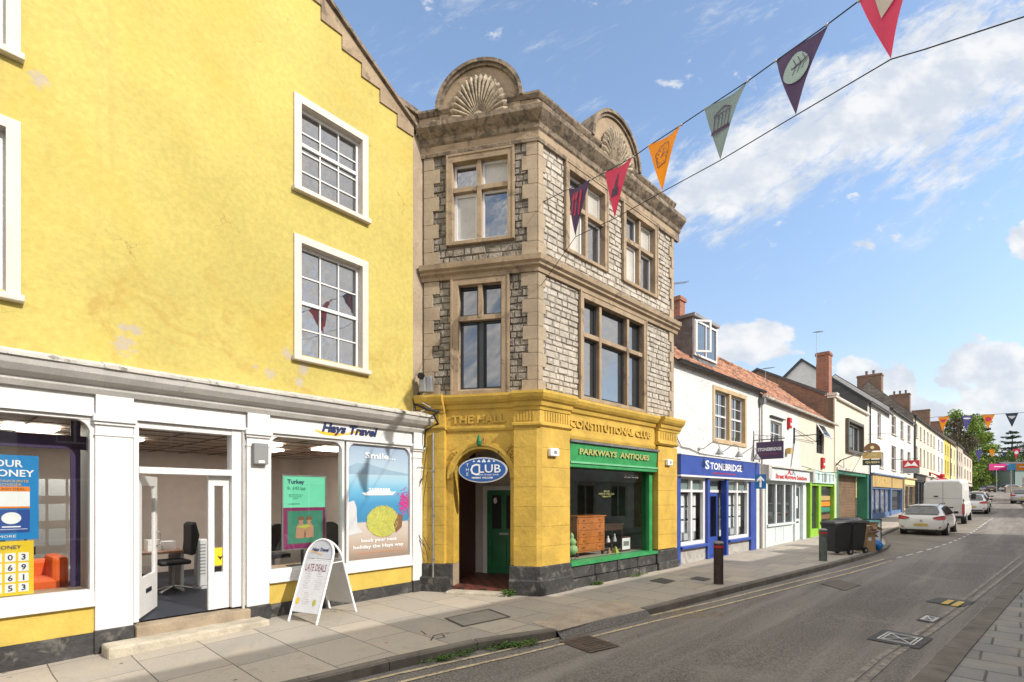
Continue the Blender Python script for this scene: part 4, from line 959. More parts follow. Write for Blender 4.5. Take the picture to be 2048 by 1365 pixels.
# stone mullioned windows
def stone_win(F, o, cols, ztr, dark, name='mullioned_window', side=.12, top=.14, bot=.13, opener=None, lowmull=True):
    a, b, z0, z1 = o; mb = MB()
    mb.box(F, a, a + side, -.22, .05, z0, z1); mb.box(F, b - side, b, -.22, .05, z0, z1); mb.box(F, a + side, b - side, -.22, .05, z1 - top, z1); mb.prof(F, a + side, b - side, [(-.22, z0), (.05, z0), (.05, z0 + bot * .55), (-.10, z0 + bot), (-.22, z0 + bot)])
    mb.box(F, a + side, b - side, -.2, .0, ztr - .05, ztr + .05)
    ms = []; x = a + side; W_ = b - a - 2 * side; tot = sum(cols); mw = .09; net = W_ - mw * (len(cols) - 1)
    spans = []
    for i, c in enumerate(cols):
        w_ = net * c / tot; spans.append((x, x + w_)); x += w_
        if i < len(cols) - 1: mb.box(F, x, x + mw, -.2, .008, z0 + bot * .6 if lowmull else ztr, z1 - top); x += mw
    mb.box(F, a - .015, a + .03, .0, .065, z0, z1).box(F, b - .03, b + .015, .0, .065, z0, z1).box(F, a - .015, b + .015, .0, .066, z1 - .02, z1 + .025)
    root = mb.build(name, M['sandstone'], G, bevel=.006)
    for i, (p, q) in enumerate(spans):
        for j, (c, d) in enumerate(((z0 + bot - .02, ztr - .05), (ztr + .05, z1 - top))):
            fm = M['dark_frame'] if dark else M['white_paint']; fr = .05 if dark else (.045 if (j or (opener is not None and i != opener)) else .06)
            gm = M['blue_glass'] if dark == 1 else M['window_glass']
            f = MB(); w_ = -.15; f.box(F, p, p + fr, w_, w_ + .05, c, d); f.box(F, q - fr, q, w_, w_ + .05, c, d); f.box(F, p + fr, q - fr, w_, w_ + .05, c, c + fr); f.box(F, p + fr, q - fr, w_, w_ + .05, d - fr, d)
            if not lowmull and j == 0: f.box(F, q - fr, q + mw / 2, w_, w_ + .05, c, d) if i == 0 else f.box(F, p - mw / 2, p + fr, w_, w_ + .05, c, d)
            f.build('casement', fm, root)
            MB().sheet([F.P(p, w_ + .02, c), F.P(q, w_ + .02, c), F.P(q, w_ + .02, d), F.P(p, w_ + .02, d)]).build('pane', gm if dark else (M['curtain_glass'] if (i + j) % 2 == 0 else M['window_glass']), root)
    return root
zt2 = 8.22
stone_win(FC, cw_up, [1, 1.1], zt2 + .07, 0, opener=0); stone_win(FS, sw1, [1, 1], zt2, 0, opener=0); stone_win(FS, sw2, [1, 1], zt2, 0, opener=0)
stone_win(FC, (CU(904), CU(1018), ZL + .03, 6.45), [1, 1], 5.64, 1, side=.15, lowmull=False); stone_win(FS, sw3, [.8, 1.35, .8], 5.55, 2)
# string course, cornice, parapet mitred round the corner
mC = math.tan((math.atan2(FS.d[1], FS.d[0]) - math.atan2(FC.d[1], FC.d[0])) / 2)
def course(name, pts, m, lx=0.0, parent=None, zr=0):
    mb = MB().prof(FC, CL - lx, 0, pts, 0, mC).prof(FS, 0, SR + .0, pts, -mC, 0)
    # returned end on the right
    mx = max(w for w, z in pts); 
    mb.prof(FS, SR, SR + mx * .9, [(min(w, mx), z) for w, z in pts], 0, 0) if zr else None
    return mb.build(name, m, parent or G)
course('string_course', [(-.03, 6.45), (.05, 6.45), (.06, 6.52), (.12, 6.56), (.12, 6.60), (.17, 6.64), (.18, 6.74), (-.03, 6.80)], M['sandstone'], .05, zr=.2)
course('cornice', [(-.03, 9.02), (.05, 9.02), (.06, 9.08), (.05, 9.10), (.05, 9.22), (.09, 9.26), (.11, 9.34), (.19, 9.42), (.26, 9.50), (.27, 9.59), (-.03, 9.63)], M['dark_sandstone'], .08, zr=.3)
MB().prof(FC, CL - .05, 0, [(-.02, 9.05), (.055, 9.05), (.055, 9.24), (-.02, 9.24)], 0, mC).prof(FS, 0, SR, [(-.02, 9.05), (.055, 9.05), (.055, 9.24), (-.02, 9.24)], -mC).build('frieze', M['sandstone'], G)
MB().prof(FC, CL - .1, 0, [(-.35, 9.6), (.03, 9.6), (.03, 9.88), (-.35, 9.88)], 0, mC).prof(FS, 0, SR, [(-.35, 9.6), (.03, 9.6), (.03, 9.88), (-.35, 9.88)], -mC).build('parapet', M['sandstone'], G)
course('parapet_coping', [(-.38, 9.86), (.05, 9.86), (.08, 9.90), (.10, 9.93), (.10, 9.97), (-.38, 9.99)], M['dark_sandstone'], .1)
# shell pediments
def pediment(F, uc, r0, zc, top):
    n = 24; outer = [(uc + r0 * math.cos(math.pi * k / n), zc + (top - zc) * math.sin(math.pi * k / n)) for k in range(n + 1)]
    p = MB().plate(F, [(uc + r0, 9.6)] + outer + [(uc - r0, 9.6)], -.30, .045).build('pediment', M['sandstone'], G)
    hood = MB()
    for (ri, ro, w1) in ((1.0, 1.085, .14), (.93, 1.0, .09)):
        inn = [(uc + r0 * ri * math.cos(math.pi * k / n), zc + (top - zc) * ri * math.sin(math.pi * k / n)) for k in range(n + 1)]
        out = [(uc + r0 * ro * math.cos(math.pi * k / n), zc + (top - zc) * ro * math.sin(math.pi * k / n)) for k in range(n + 1)]
        for k in range(n): hood.plate(F, [inn[k], out[k], out[k + 1], inn[k + 1]], -.32 if ri == 1 else 0, w1)
    hood.build('hood_mould', M['dark_sandstone'], p)
    sh = MB(); R_ = r0 * .70; N = 36; zb = 9.63; hz = (top - zb) * .74; per = 5; nn = N * per; rings = 9
    vs = []
    for i in range(rings + 1):
        f = i / rings; rr = .16 + .84 * f
        for j in range(nn + 1):
            th = math.pi * j / nn; fl = abs(math.sin(N * th / 2 + 0)) ; rip = (fl ** .6) * .075 * (.35 + f)
            lip = 1 + (.045 * fl if f > .9 else 0)
            w = .05 + .055 * math.sin(f * 2.6) * .9 + rip - (.05 if i == rings else 0)
            vs.append(F.P(uc + R_ * rr * lip * math.cos(th), w, zb + hz * rr * lip * math.sin(th)))
    fs = [(i * (nn + 1) + j, i * (nn + 1) + j + 1, (i + 1) * (nn + 1) + j + 1, (i + 1) * (nn + 1) + j) for i in range(rings) for j in range(nn)]
    sh.add(vs, fs); sh.plate(F, arc(uc, zb, R_ * .2, 0, math.pi, 10), .04, .13)
    sh.build('shell', M['shell_stone'], p)
mat('shell_stone', (.40, .33, .24), .9, .25, 7, .9, 18, dirt=[((.07, .058, .045), 9, .50, .7)], bdist=.02)
ua, ub = CU(881), CU(1041); pediment(FC, (ua + ub) / 2, (ub - ua) / 2 - .0, 9.93, 10.74)
ua, ub = SU(1180), SU(1270); pediment(FS, (ua + ub) / 2, (ub - ua) / 2, 9.95, 10.82)
# pale return strip between the yellow gable and the corner
uA, uB = FY.U(826), FY.U(851)
MB().box(FY, uA + .004, uB, -.5, -.02, 3.7, 9.45).build('return_wall', M['quoin_stone'], G)
MB().plate(FY, [(FY.U(794), FY.Z(794, 186)), (FY.U(852), FY.Z(852, 232)), (FY.U(852), FY.Z(852, 262)), (FY.U(826), 9.2), (FY.U(794), FY.Z(794, 205))], -.45, -.12).build('side_parapet', M['sandstone'], G)
MB().plate(FY, [(FY.U(790), FY.Z(790, 180)), (FY.U(853), FY.Z(853, 226)), (FY.U(853), FY.Z(853, 236)), (FY.U(790), FY.Z(790, 190))], -.5, -.06).build('side_coping', M['dark_sandstone'], G)

# ---- yellow ground floor
YP = M['yellow_pier']
eP = [(CL - .02, CU(895)), (CU(1022), 0)]
arcx0, arcx1 = CU(907), CU(1021); ac = (arcx0 + arcx1) / 2; ar = (arcx1 - arcx0) / 2; zsp = 2.0 + (993 - 957) / 1024 * 10.4
zap = zsp + ar
# frieze wall with an arched opening
fw = MB(); n = 20
fw.sheet([FC.P(CL, .0, zap + .001), FC.P(0, .0, zap + .001), FC.P(0, .0, 3.7), FC.P(CL, .0, 3.7)])
for k in range(n):
    t0, t1 = math.pi * k / n, math.pi * (k + 1) / n
    a = (ac + ar * math.cos(t0), zsp + ar * math.sin(t0)); b = (ac + ar * math.cos(t1), zsp + ar * math.sin(t1))
    fw.sheet([FC.P(a[0], 0, a[1]), FC.P(a[0], 0, zap + .001), FC.P(b[0], 0, zap + .001), FC.P(b[0], 0, b[1])])
    fw.sheet([FC.P(a[0], 0, a[1]), FC.P(b[0], 0, b[1]), FC.P(b[0], -.35, b[1]), FC.P(a[0], -.35, a[1])])
fw.sheet([FC.P(CL, 0, .6), FC.P(arcx0, 0, .6), FC.P(arcx0, 0, zap), FC.P(CL, 0, zap)]); fw.sheet([FC.P(arcx1, 0, .6), FC.P(0, 0, .6), FC.P(0, 0, zap), FC.P(arcx1, 0, zap)])
for x in (arcx0, arcx1): fw.sheet([FC.P(x, 0, .6), FC.P(x, -.35, .6), FC.P(x, -.35, zsp), FC.P(x, 0, zsp)])
fw.build('entrance_wall', YP, G)
am = MB()
for k in range(n):
    t0, t1 = math.pi * k / n, math.pi * (k + 1) / n
    for (ri, ro, w) in ((1.0, 1.10, .035), (1.10, 1.20, .055)):
        am.plate(FC, [(ac + ar * ri * math.cos(t0), zsp + ar * ri * math.sin(t0)), (ac + ar * ro * math.cos(t0), zsp + ar * ro * math.sin(t0)), (ac + ar * ro * math.cos(t1), zsp + ar * ro * math.sin(t1)), (ac + ar * ri * math.cos(t1), zsp + ar * ri * math.sin(t1))], 0, w)
am.build('arch_moulding', YP, G)
# spandrel carving
sc = MB(); r = random.Random(9)
for s in (-1, 1):
    for k in range(16):
        u = ac + s * (ar * .80 + r.uniform(0, .18)); z = zap - .02 + r.uniform(-.16, .06); a = r.uniform(0, 6.28)
        sc.plate(FC, [(u + .045 * math.cos(a), z + .045 * math.sin(a)), (u + .014 * math.cos(a + 1.57), z + .014 * math.sin(a + 1.57)), (u - .03 * math.cos(a), z - .03 * math.sin(a)), (u + .014 * math.cos(a - 1.57), z + .014 * math.sin(a - 1.57))], 0, .03)
sc.build('spandrel_carving', YP, G)
# blocky piers with faint joints
def pier(F, a, b, w, z0, z1, parent=G, name='pier'):
    mb = MB(); n = 7; h = (z1 - z0) / n
    for k in range(n): mb.pillow(F, a, b, -.25, w, z0 + k * h, z0 + (k + 1) * h, .0022)
    return mb.build(name, YP, parent)
pw = .12
pier(FC, CL - .05, CU(893), pw, .62, 3.36); pier(FC, CU(1030), 0 + pw * mC * .0, pw, .62, 3.36)
pier(FS, 0, SU(1131), pw, .62, 3.36); pier(FS, SU(1308), SR, pw, .62, 3.30)
MB().add([FC.P(0, pw, .62), FS.P(0, pw, .62), FS.P(0, pw, 3.36), FC.P(0, pw, 3.36), FC.P(0, -.1, .62), FC.P(0, -.1, 3.36)], [(0, 1, 2, 3), (0, 4, 1), (3, 2, 5)]).build('pier_corner', YP, G)
# plinths
def plinth(F, a, b, w, z1=.62, zlow=.36, m0=0, m1=0):
    mb = MB().prof(F, a, b, [(-.3, -.3), (w + .06, -.3), (w + .06, zlow - .03), (w + .02, zlow), (-.3, zlow)], m0, m1).prof(F, a + .0, b, [(-.3, zlow), (w + .012, zlow), (w + .012, z1 - .02), (w, z1), (-.3, z1)], m0, m1)
    return mb.build('plinth', M['black_plinth'], G)
plinth(FC, CL - .06, arcx0 - .01, pw); plinth(FC, arcx1 + .01, 0, pw, m1=mC); MB().box(FC, arcx0 - .3, arcx0, -.36, .02, -.2, .615).box(FC, arcx1, arcx1 + .2, -.36, .02, -.2, .615).build('plinth_reveal', M['step_stone'], G); plinth(FS, 0, SU(1133), pw, m0=-mC); plinth(FS, SU(1306), SR + .02, pw, .60, .30)
mb = MB()
for k in range(4):
    a = SU(1133) + .002 + (SU(1306) - SU(1133)) * k / 4; b = SU(1133) + (SU(1306) - SU(1133)) * (k + 1) / 4
    mb.pillow(FS, a, b - .002, -.2, .13, -.3, .26, .012); mb.pillow(FS, a, b - .002, -.2, .09, .26, .52, .012)
mb.build('plinth', M['black_plinth'], G)
# frieze blocks, flutes, letters and mouldings
en = MB(); L_ = [(-.05, 3.36), (pw, 3.36), (pw + .05, 3.40), (pw + .05, 3.44), (pw, 3.46), (-.05, 3.46)]
en.prof(FC, CL - .06, CU(893) + .02, L_); en.prof(FC, CU(1030) - .02, 0, L_, 0, mC); en.prof(FS, 0, SU(1131) + .02, L_, -mC); en.prof(FS, SU(1308) - .02, SR, [(w, z - .03) for w, z in L_])
en.prof(FC, CU(893) + .02, CU(1030) - .02, [(0, 3.33), (.03, 3.33), (.05, 3.38), (.05, 3.42), (0, 3.44)]); en.prof(FS, SU(1131) + .02, SU(1308) - .02, [(0, 3.22), (.04, 3.22), (.06, 3.28), (.06, 3.33), (0, 3.35)])
en.build('capital_moulding', YP, G)
fz = MB(); fz.box(FC, CL - .04, CU(893), 0, pw, 3.44, 3.72); fz.prof(FC, CU(1030), 0, [(0, 3.44), (pw, 3.44), (pw, 3.72), (0, 3.72)], 0, mC); fz.prof(FS, 0, SU(1131), [(0, 3.44), (pw, 3.44), (pw, 3.72), (0, 3.72)], -mC); fz.box(FS, SU(1308), SR, 0, pw, 3.40, 3.72)
fz.box(FS, SU(1131), SU(1308), -.05, .03, 3.20, 3.72); fz.box(FC, CU(893), CU(1030), -.05, .02, 3.40, 3.72)
fz.build('frieze_block', YP, G)
fl = MB()
for F, a, b, n in ((FC, CU(1036), -.03, 6), (FS, .06, SU(1131) - .03, 10), (FS, SU(1308) + .08, SR - .05, 7), (FC, CL + .05, CU(893) - .05, 3)):
    for k in range(n):
        u = a + (b - a) * (k + .5) / n; fl.box(F, u - .014, u + .014, pw, pw + .016, 3.49, 3.68)
fl.build('fluting', YP, G)
LD = [(-.05, 3.70), (.02, 3.70), (.03, 3.75), (.07, 3.78), (.09, 3.86), (.13, 3.88), (.17, 3.93), (.20, 4.00), (.20, 4.05), (-.05, 4.08)]
LP = [(w + pw if w > 0 else w, z) for w, z in LD]
ld = MB(); ld.prof(FC, CU(893), CU(1030), LD); ld.prof(FS, SU(1131), SU(1308), LD); ld.prof(FC, CL - .1, CU(893), LP); ld.prof(FC, CU(1030), 0, LP, 0, mC); ld.prof(FS, 0, SU(1131), LP, -mC); ld.prof(FS, SU(1308), SR + .1, LP)
ld.build('ledge', M['yellow_pier'], G)
lt = MB().text(FC, 'THE HALL', (CU(905) + CU(1012)) / 2, 3.565, .02, W=CU(1012) - CU(905), H=.17, depth=.035, bold=.03)
lt.build('raised_lettering', YP, G); lt = MB().text(FS, 'CONSTITUTIONAL CLUB', (SU(1136) + SU(1298)) / 2, 3.55, .03, W=SU(1298) - SU(1136), H=.17, depth=.035, bold=.03); lt.build('raised_lettering', YP, G)
# shop window of the antiques shop
a, b = SU(1134), SU(1306); zs, zt = .60, 2.68
f = MB(); f.box(FS, a, a + .05, -.22, -.04, zs, zt + .5); f.box(FS, b - .05, b, -.22, -.04, zs, zt + .5); f.box(FS, b - .16, b - .11, -.20, -.10, zs, zt); f.box(FS, a + .05, b - .05, -.22, -.06, zt - .06, zt + .1)
swo = f.build('shop_window', M['dark_green_paint'], G)
MB().box(FS, b - .15, b, -.22, -.02, zs, zt).box(FS, a - .02, b + .0, -.25, .14, .53, .60).build('green_trim', M['green_paint'], G)
MB().sheet([FS.P(a + .05, -.13, zs), FS.P(b - .15, -.13, zs), FS.P(b - .15, -.13, zt), FS.P(a + .05, -.13, zt)]).build('pane', M['shop_glass'], swo)
# fascia board of the antiques shop
sgn = thing('antiques_fascia_sign', 'green fascia board with faded gold lettering over the antiques window', 'sign', tuple(FS.P((a + b) / 2, .1, 2.9)))
MB().prof(FS, a - .02, b + .03, [(-.05, 2.62), (.10, 2.62), (.10, 2.70), (.07, 2.72), (.11, 3.14), (-.05, 3.18)]).build('board', M['green_paint'], sgn, bevel=.006)
MB().prof(FS, a - .05, b + .06, [(-.05, 3.14), (.16, 3.14), (.16, 3.19), (-.05, 3.23)]).build('lead_capping', M['lead'], sgn)
MB().prof(FS, a - .02, b + .03, [(.10, 2.70), (.125, 2.70), (.125, 2.74), (.07, 2.745)]).build('bead', mat('pale_green', (.16, .45, .24), .5), sgn)
mt = lambda u, w, z: FS.P(u, w + .02 + .04 * (z - 2.7) / .4 + .06, z)
MB().text(FS, 'PARKWAYS  ANTIQUES', SU(1226), 2.95, .006, W=SU(1298) - SU(1156) - .1, H=.15, depth=.012, bold=.03, mapper=mt).build('lettering', mat('faded_gold', (.42, .42, .15), .6), sgn)
# antiques shop interior
ai = MB(); ww = -2.4
ai.sheet([FS.P(a + 1.0, ww, .5), FS.P(b + .2, ww, .5), FS.P(b + .2, ww, 3.1), FS.P(a + 1.0, ww, 3.1)]); ai.sheet([FS.P(a, -.25, .5), FS.P(a, -.5, .5), FS.P(a, -.5, 3.1), FS.P(a, -.25, 3.1)]); ai.sheet([FS.P(a, -.5, .5), FS.P(a + 1.0, ww, .5), FS.P(a + 1.0, ww, 3.1), FS.P(a, -.5, 3.1)]); ai.sheet([FS.P(b + .05, -.25, .5), FS.P(b + .2, ww, .5), FS.P(b + .2, ww, 3.1), FS.P(b + .05, -.25, 3.1)])
ai.sheet([FS.P(a, -.2, 3.05), FS.P(b + .2, -.2, 3.05), FS.P(b + .2, ww, 3.05), FS.P(a + 1.0, ww, 3.05), FS.P(a, -.5, 3.05)]); ai.build('shop_interior_wall', mat('shop_green', (.03, .10, .05), .8, .3), G)
_q = [(a, -.24), (b, -.24), (b, -2.35), (a + 1.0, -2.35), (a, -.5)]
MB().add([FS.P(u, w, .60) for u, w in _q] + [FS.P(u, w, .4) for u, w in _q], [(0, 1, 2, 3, 4), (5, 6, 1, 0)]).build('display_platform', mat('platform', (.38, .34, .28), .8), G)
MB().box(FS, a + .72, a + 1.0, -1.35, -1.25, .6, 2.9).build('shop_pillar', M['c_stone_beige'], G)
# chest of drawers
w_ = -.40; a1, b1 = FS.U(1153, w_), FS.U(1210, w_); z1 = FS.Z(1153, 1033, w_)
t = thing('chest_of_drawers', 'orange flame mahogany chest of drawers in the antiques window', 'chest of drawers', tuple(FS.P((a1 + b1) / 2, -.6, .6)))
MB().box(FS, a1 + .02, b1 - .02, -.85, w_, .70, z1 - .03).build('carcass', M['varnished_wood'], t); MB().box(FS, a1 - .01, b1 + .01, -.87, w_ + .03, z1 - .03, z1).build('top', M['varnished_wood'], t, bevel=.005)
hh = (z1 - .76) / 5
for k in range(5):
    d = MB().box(FS, a1 + .05, b1 - .05, w_, w_ + .014, .74 + k * hh, .74 + (k + 1) * hh - .02).build('drawer', M['varnished_wood'], t, bevel=.004)
    for q in (.22, .78):
        MB().lathe(FS.P(a1 + (b1 - a1) * q, w_ + .03, .74 + (k + .45) * hh), [(.004, -.012), (.016, -.006), (.016, .006), (.004, .012)], 8).build('knob', M['dark_wood'], d)
for u_ in (a1 + .04, b1 - .08):
    MB().box(FS, u_, u_ + .05, w_ - .06, w_ - .005, .60, .70).build('foot', M['dark_wood'], t)
# green lamp base / vase
w_ = -.28; u_ = FS.U(1143, w_); t = thing('celadon_vase', 'stacked pale green pot on curled feet at the left of the antiques window', 'vase', tuple(FS.P(u_, w_, .6)))
MB().lathe(FS.P(u_, w_, .60), [(.03, .10), (.09, .12), (.135, .17), (.145, .23), (.12, .29), (.07, .32), (.10, .34), (.115, .39), (.08, .45), (.045, .47), (.055, .50), (.05, .55), (.02, .58), (.005, .60)], 20).build('body', M['c_celadon'], t, smooth=True)
for k in range(3):
    an = 2.1 * k + .4; c_ = FS.P(u_, w_, 0); MB().tube([(c_.x + .05 * math.cos(an), c_.y + .05 * math.sin(an), .72), (c_.x + .11 * math.cos(an), c_.y + .11 * math.sin(an), .67), (c_.x + .09 * math.cos(an), c_.y + .09 * math.sin(an), .60)], .01).build('foot', M['dark_wood'], t)
# side table, sewing-machine style, with ornaments
w_ = -.55; a1, b1 = FS.U(1208, w_), FS.U(1248, w_); z1 = FS.Z(1210, 1050, w_)
t = thing('side_table', 'dark wooden side table behind the ornaments in the antiques window', 'table', tuple(FS.P((a1 + b1) / 2, -.8, .6)))
MB().box(FS, a1, b1, -.95, w_, z1 - .04, z1).box(FS, a1 + .03, b1 - .03, -.92, w_ - .02, z1 - .16, z1 - .04).build('top', M['dark_wood'], t, bevel=.005)
for u_ in (a1 + .05, b1 - .05):
    for v_ in (w_ - .04, -.9): c_ = FS.P(u_, v_, 0); MB().lathe((c_.x, c_.y, .60), [(.018, 0), (.028, .1), (.015, .14), (.026, z1 - .9), (.02, z1 - .76)], 8).build('leg', M['dark_wood'], t)
MB().box(FS, a1 + .03, b1 - .03, -.88, w_ - .04, .82, .84).build('shelf', M['dark_wood'], t)
for (px, ln, hm, lb) in ((1216, 'c_white', .16, 'small white figurine left of the three ornaments under the table'), (1229, 'c_pale_grey', .20, 'grey porcelain bell figure in the middle under the table'), (1218, 'c_card', .15, 'brown glazed jug on the platform below the white figurine')):
    w2 = -.36 if 'jug' in lb else -.62; zz = .845 if 'jug' not in lb else .60; c_ = FS.P(FS.U(px, w2), w2, zz); t = thing('ornament', lb, 'ornament', tuple(c_), 'ornaments in the antiques window')
    MB().lathe((c_.x, c_.y, zz), [(.05, 0), (.055, .03), (.035, hm * .55), (.02, hm * .75), (.028, hm * .9), (.004, hm)], 12).build('body', M[ln], t, smooth=True)
w_ = -.34; u_ = FS.U(1231, w_); c_ = FS.P(u_, w_, .60); t = thing('yellow_pyramid_ornament', 'yellow patterned cone ornament on the platform floor', 'ornament', tuple(c_), 'ornaments in the antiques window')
MB().lathe((c_.x, c_.y, .60), [(.09, 0), (.08, .04), (.01, .17)], 4).build('body', M['c_olive'], t)
w_ = -.36; a1, b1 = FS.U(1243, w_), FS.U(1261, w_); t = thing('framed_picture', 'small framed picture leaning in the antiques window', 'picture', tuple(FS.P((a1 + b1) / 2, w_, .6)))
MB().plate(FS, [(a1, .60), (b1, .60), (b1, .98), (a1, .98)], w_ - .02, w_).build('frame', M['dark_wood'], t); MB().box(FS, a1 + .03, b1 - .03, w_, w_ + .004, .65, .94).build('mount', M['c_white'], t); MB().box(FS, a1 + .08, b1 - .08, w_ + .004, w_ + .007, .74, .86).build('print', M['c_mid_grey'], t)
w_ = -1.0; u_ = FS.U(1268, w_); c_ = FS.P(u_, w_, .6)
t = thing('dressed_mannequin', 'dark dressed mannequin with pale sleeves at the right of the antiques window', 'mannequin', tuple(c_))
MB().lathe((c_.x, c_.y, .60), [(.14, 0), (.12, .35), (.10, .6), (.16, .75), (.17, 1.0), (.08, 1.12), (.05, 1.18), (.07, 1.26), (.075, 1.36), (.03, 1.42)], 14).build('torso', M['c_black'], t, smooth=True)
for s in (-1, 1): MB().tube([FS.P(u_ + s * .17, w_, 1.62), FS.P(u_ + s * .24, w_ + .05, 1.35), FS.P(u_ + s * .12, w_ + .16, 1.2)], [.045, .04, .03], 8).build('arm', M['c_mid_grey'], t)
t = thing('china_cabinet', 'dark glazed cabinet with pale china behind the chest of drawers', 'cabinet', tuple(FS.P(a + 1.55, -1.9, .6)))
MB().box(FS, a + 1.25, a + 1.95, -2.2, -1.85, .6, 2.25).build('carcass', M['dark_wood'], t); x = MB()
for k in range(4):
    for j in range(5): q_ = FS.P(a + 1.36 + j * .12, -1.83, .95 + k * .3); x.lathe(q_, [(.03, 0), (.045, .05), (.02, .11 + .03 * (j % 2))], 8)
x.build('china', M['c_pale_grey'], t)
t = thing('shop_mirror', 'tall silvery framed mirror at the back of the antiques shop', 'mirror', tuple(FS.P(SU(1225), -1.9, .6)))
MB().box(FS, SU(1225), SU(1225) + .6, -2.0, -1.95, .6, 2.0).build('frame', M['dark_wood'], t); MB().box(FS, SU(1225) + .08, SU(1225) + .52, -1.95, -1.94, .7, 1.9).build('mirror_glass', M['c_mid_grey'], t)
for k, (px, zz, lb) in enumerate(((1180, 1.6, 'dark framed picture on the back wall, left one'), (1256, 2.0, 'gilt strip clock hanging in the middle of the back wall'))):
    u_ = SU(px); t = thing('hanging_clock' if k else 'wall_picture', lb, 'clock' if k else 'picture', tuple(FS.P(u_, -2.35, zz)))
    MB().box(FS, u_ - .2 + .1 * k, u_ + .2 - .1 * k, -2.39, -2.34, zz - .35, zz + .3).build('case', M['c_gold_board'] if k else M['dark_wood'], t); MB().box(FS, u_ - .14 + .08 * k, u_ + .14 - .08 * k, -2.34, -2.335, zz - .2, zz + .2).build('face', M['c_stone_beige'] if k else M['c_mid_grey'], t)
wl = MB().text(FS, 'BACKHOUSE', SU(1276) - .1, 2.50, -.127, W=.62, H=.085).build('window_lettering', M['c_pale_grey'], G)
MB().text(FS, 'ANTIQUES\nFURNITURE . CHINA . GLASS\nTelephone 01749', SU(1222), 2.05, -.127, W=.62, H=.17).build('window_lettering', M['faded_gold'], G)
# porch inside the arch
pd = -1.9; zf = .16
po = MB(); x0, x1 = arcx0 - .12, arcx1 + .05
po.sheet([FC.P(x0, pd, zf), FC.P(x1, pd, zf), FC.P(x1, pd, 3.1), FC.P(x0, pd, 3.1)]); po.sheet([FC.P(x0, -.34, 3.1), FC.P(x1, -.34, 3.1), FC.P(x1, pd, 3.1), FC.P(x0, pd, 3.1)]); po.sheet([FC.P(x1, -.34, zf), FC.P(x1, pd, zf), FC.P(x1, pd, 3.1), FC.P(x1, -.34, 3.1)])
po.sheet([FC.P(arcx1, -.345, zf), FC.P(x1, -.345, zf), FC.P(x1, -.345, 3.1), FC.P(arcx1, -.345, 3.1)]); po.sheet([FC.P(x0, -.345, zf), FC.P(arcx0, -.345, zf), FC.P(arcx0, -.345, 3.1), FC.P(x0, -.345, 3.1)])
po.sheet([FC.P(arcx0 - .1, -.345, zap), FC.P(arcx1 + .1, -.345, zap), FC.P(arcx1 + .1, -.345, 3.1), FC.P(arcx0 - .1, -.345, 3.1)])
po.build('porch_wall', mat('porch_wall', (.55, .50, .43), .8, .08, 2), G)
MB().sheet([FC.P(x0, -.34, zf), FC.P(x0, pd, zf), FC.P(x0, pd, 3.1), FC.P(x0, -.34, 3.1)]).build('porch_side_panel', mat('maroon', (.085, .02, .015), .5), G)
def quarry(t, v, c):
    ch = t.add('ShaderNodeTexChecker'); ch.inputs['Scale'].default_value = 6.6; mp = t.add('ShaderNodeMapping'); mp.inputs['Rotation'].default_value = (0, 0, R(31)); t.link(v, mp.inputs[0]); t.link(mp.outputs[0], ch.inputs[0])
    return t.mix(t.math('MULTIPLY', ch.outputs['Fac'], .8), c, (.03, .025, .022))
MB().box(FC, x0, x1, pd, .05, zf - .3, zf - .002).build('porch_floor', mat('quarry_tile', (.17, .045, .03), .5, .2, 5, extra=quarry), G)
MB().box(FC, arcx0 - .05, arcx1 + .02, .05, .36, -.3, .10).build('door_step', M['worn_step'], G, bevel=.02)
# green panelled door in white frame
u0, u1 = FC.U(975, pd + .04), FC.U(1030, pd + .04) ; zh = FC.Z(985, 981, pd)
df = MB().box(FC, u0 - .10, u0, pd, pd + .09, zf, zh + .1).box(FC, u0, u1 + .15, pd, pd + .09, zh, zh + .1).build('door_frame', WF, G)
dr = MB(); w_ = pd + .03; u1 = u0 + .82
for (p, q, c, d, e) in ((u0, u1, zf, zh, .0), (u0, u0 + .12, zf, zh, .03), (u1 - .12, u1, zf, zh, .03), (u0 + .35, u0 + .47, zf + .2, zh - .1, .028), (u0 + .12, u1 - .12, zf, zf + .2, .03), (u0 + .12, u1 - .12, zh - .12, zh, .03), (u0 + .12, u1 - .12, 1.02, 1.22, .031)):
    dr.box(FC, p, q, w_ - .02, w_ + e, c, d)
dro = dr.build('door', M['dark_green_paint'], G)
for p in (u0 + .125, u0 + .475): MB().box(FC, p, p + .22, w_ + .001, w_ + .006, 1.225, zh - .125).build('door_glass', M['c_black'], dro)
MB().box(FC, u0 + .30, u0 + .52, w_ + .031, w_ + .04, 1.08, 1.13).build('letter_plate', M['grey_metal'], dro)
MB().plate(FC, disc(FC, u0 + .20, zh - .25, .045, .075, 18), w_ + .032, w_ + .036).build('number_plate', M['c_white'], dro)
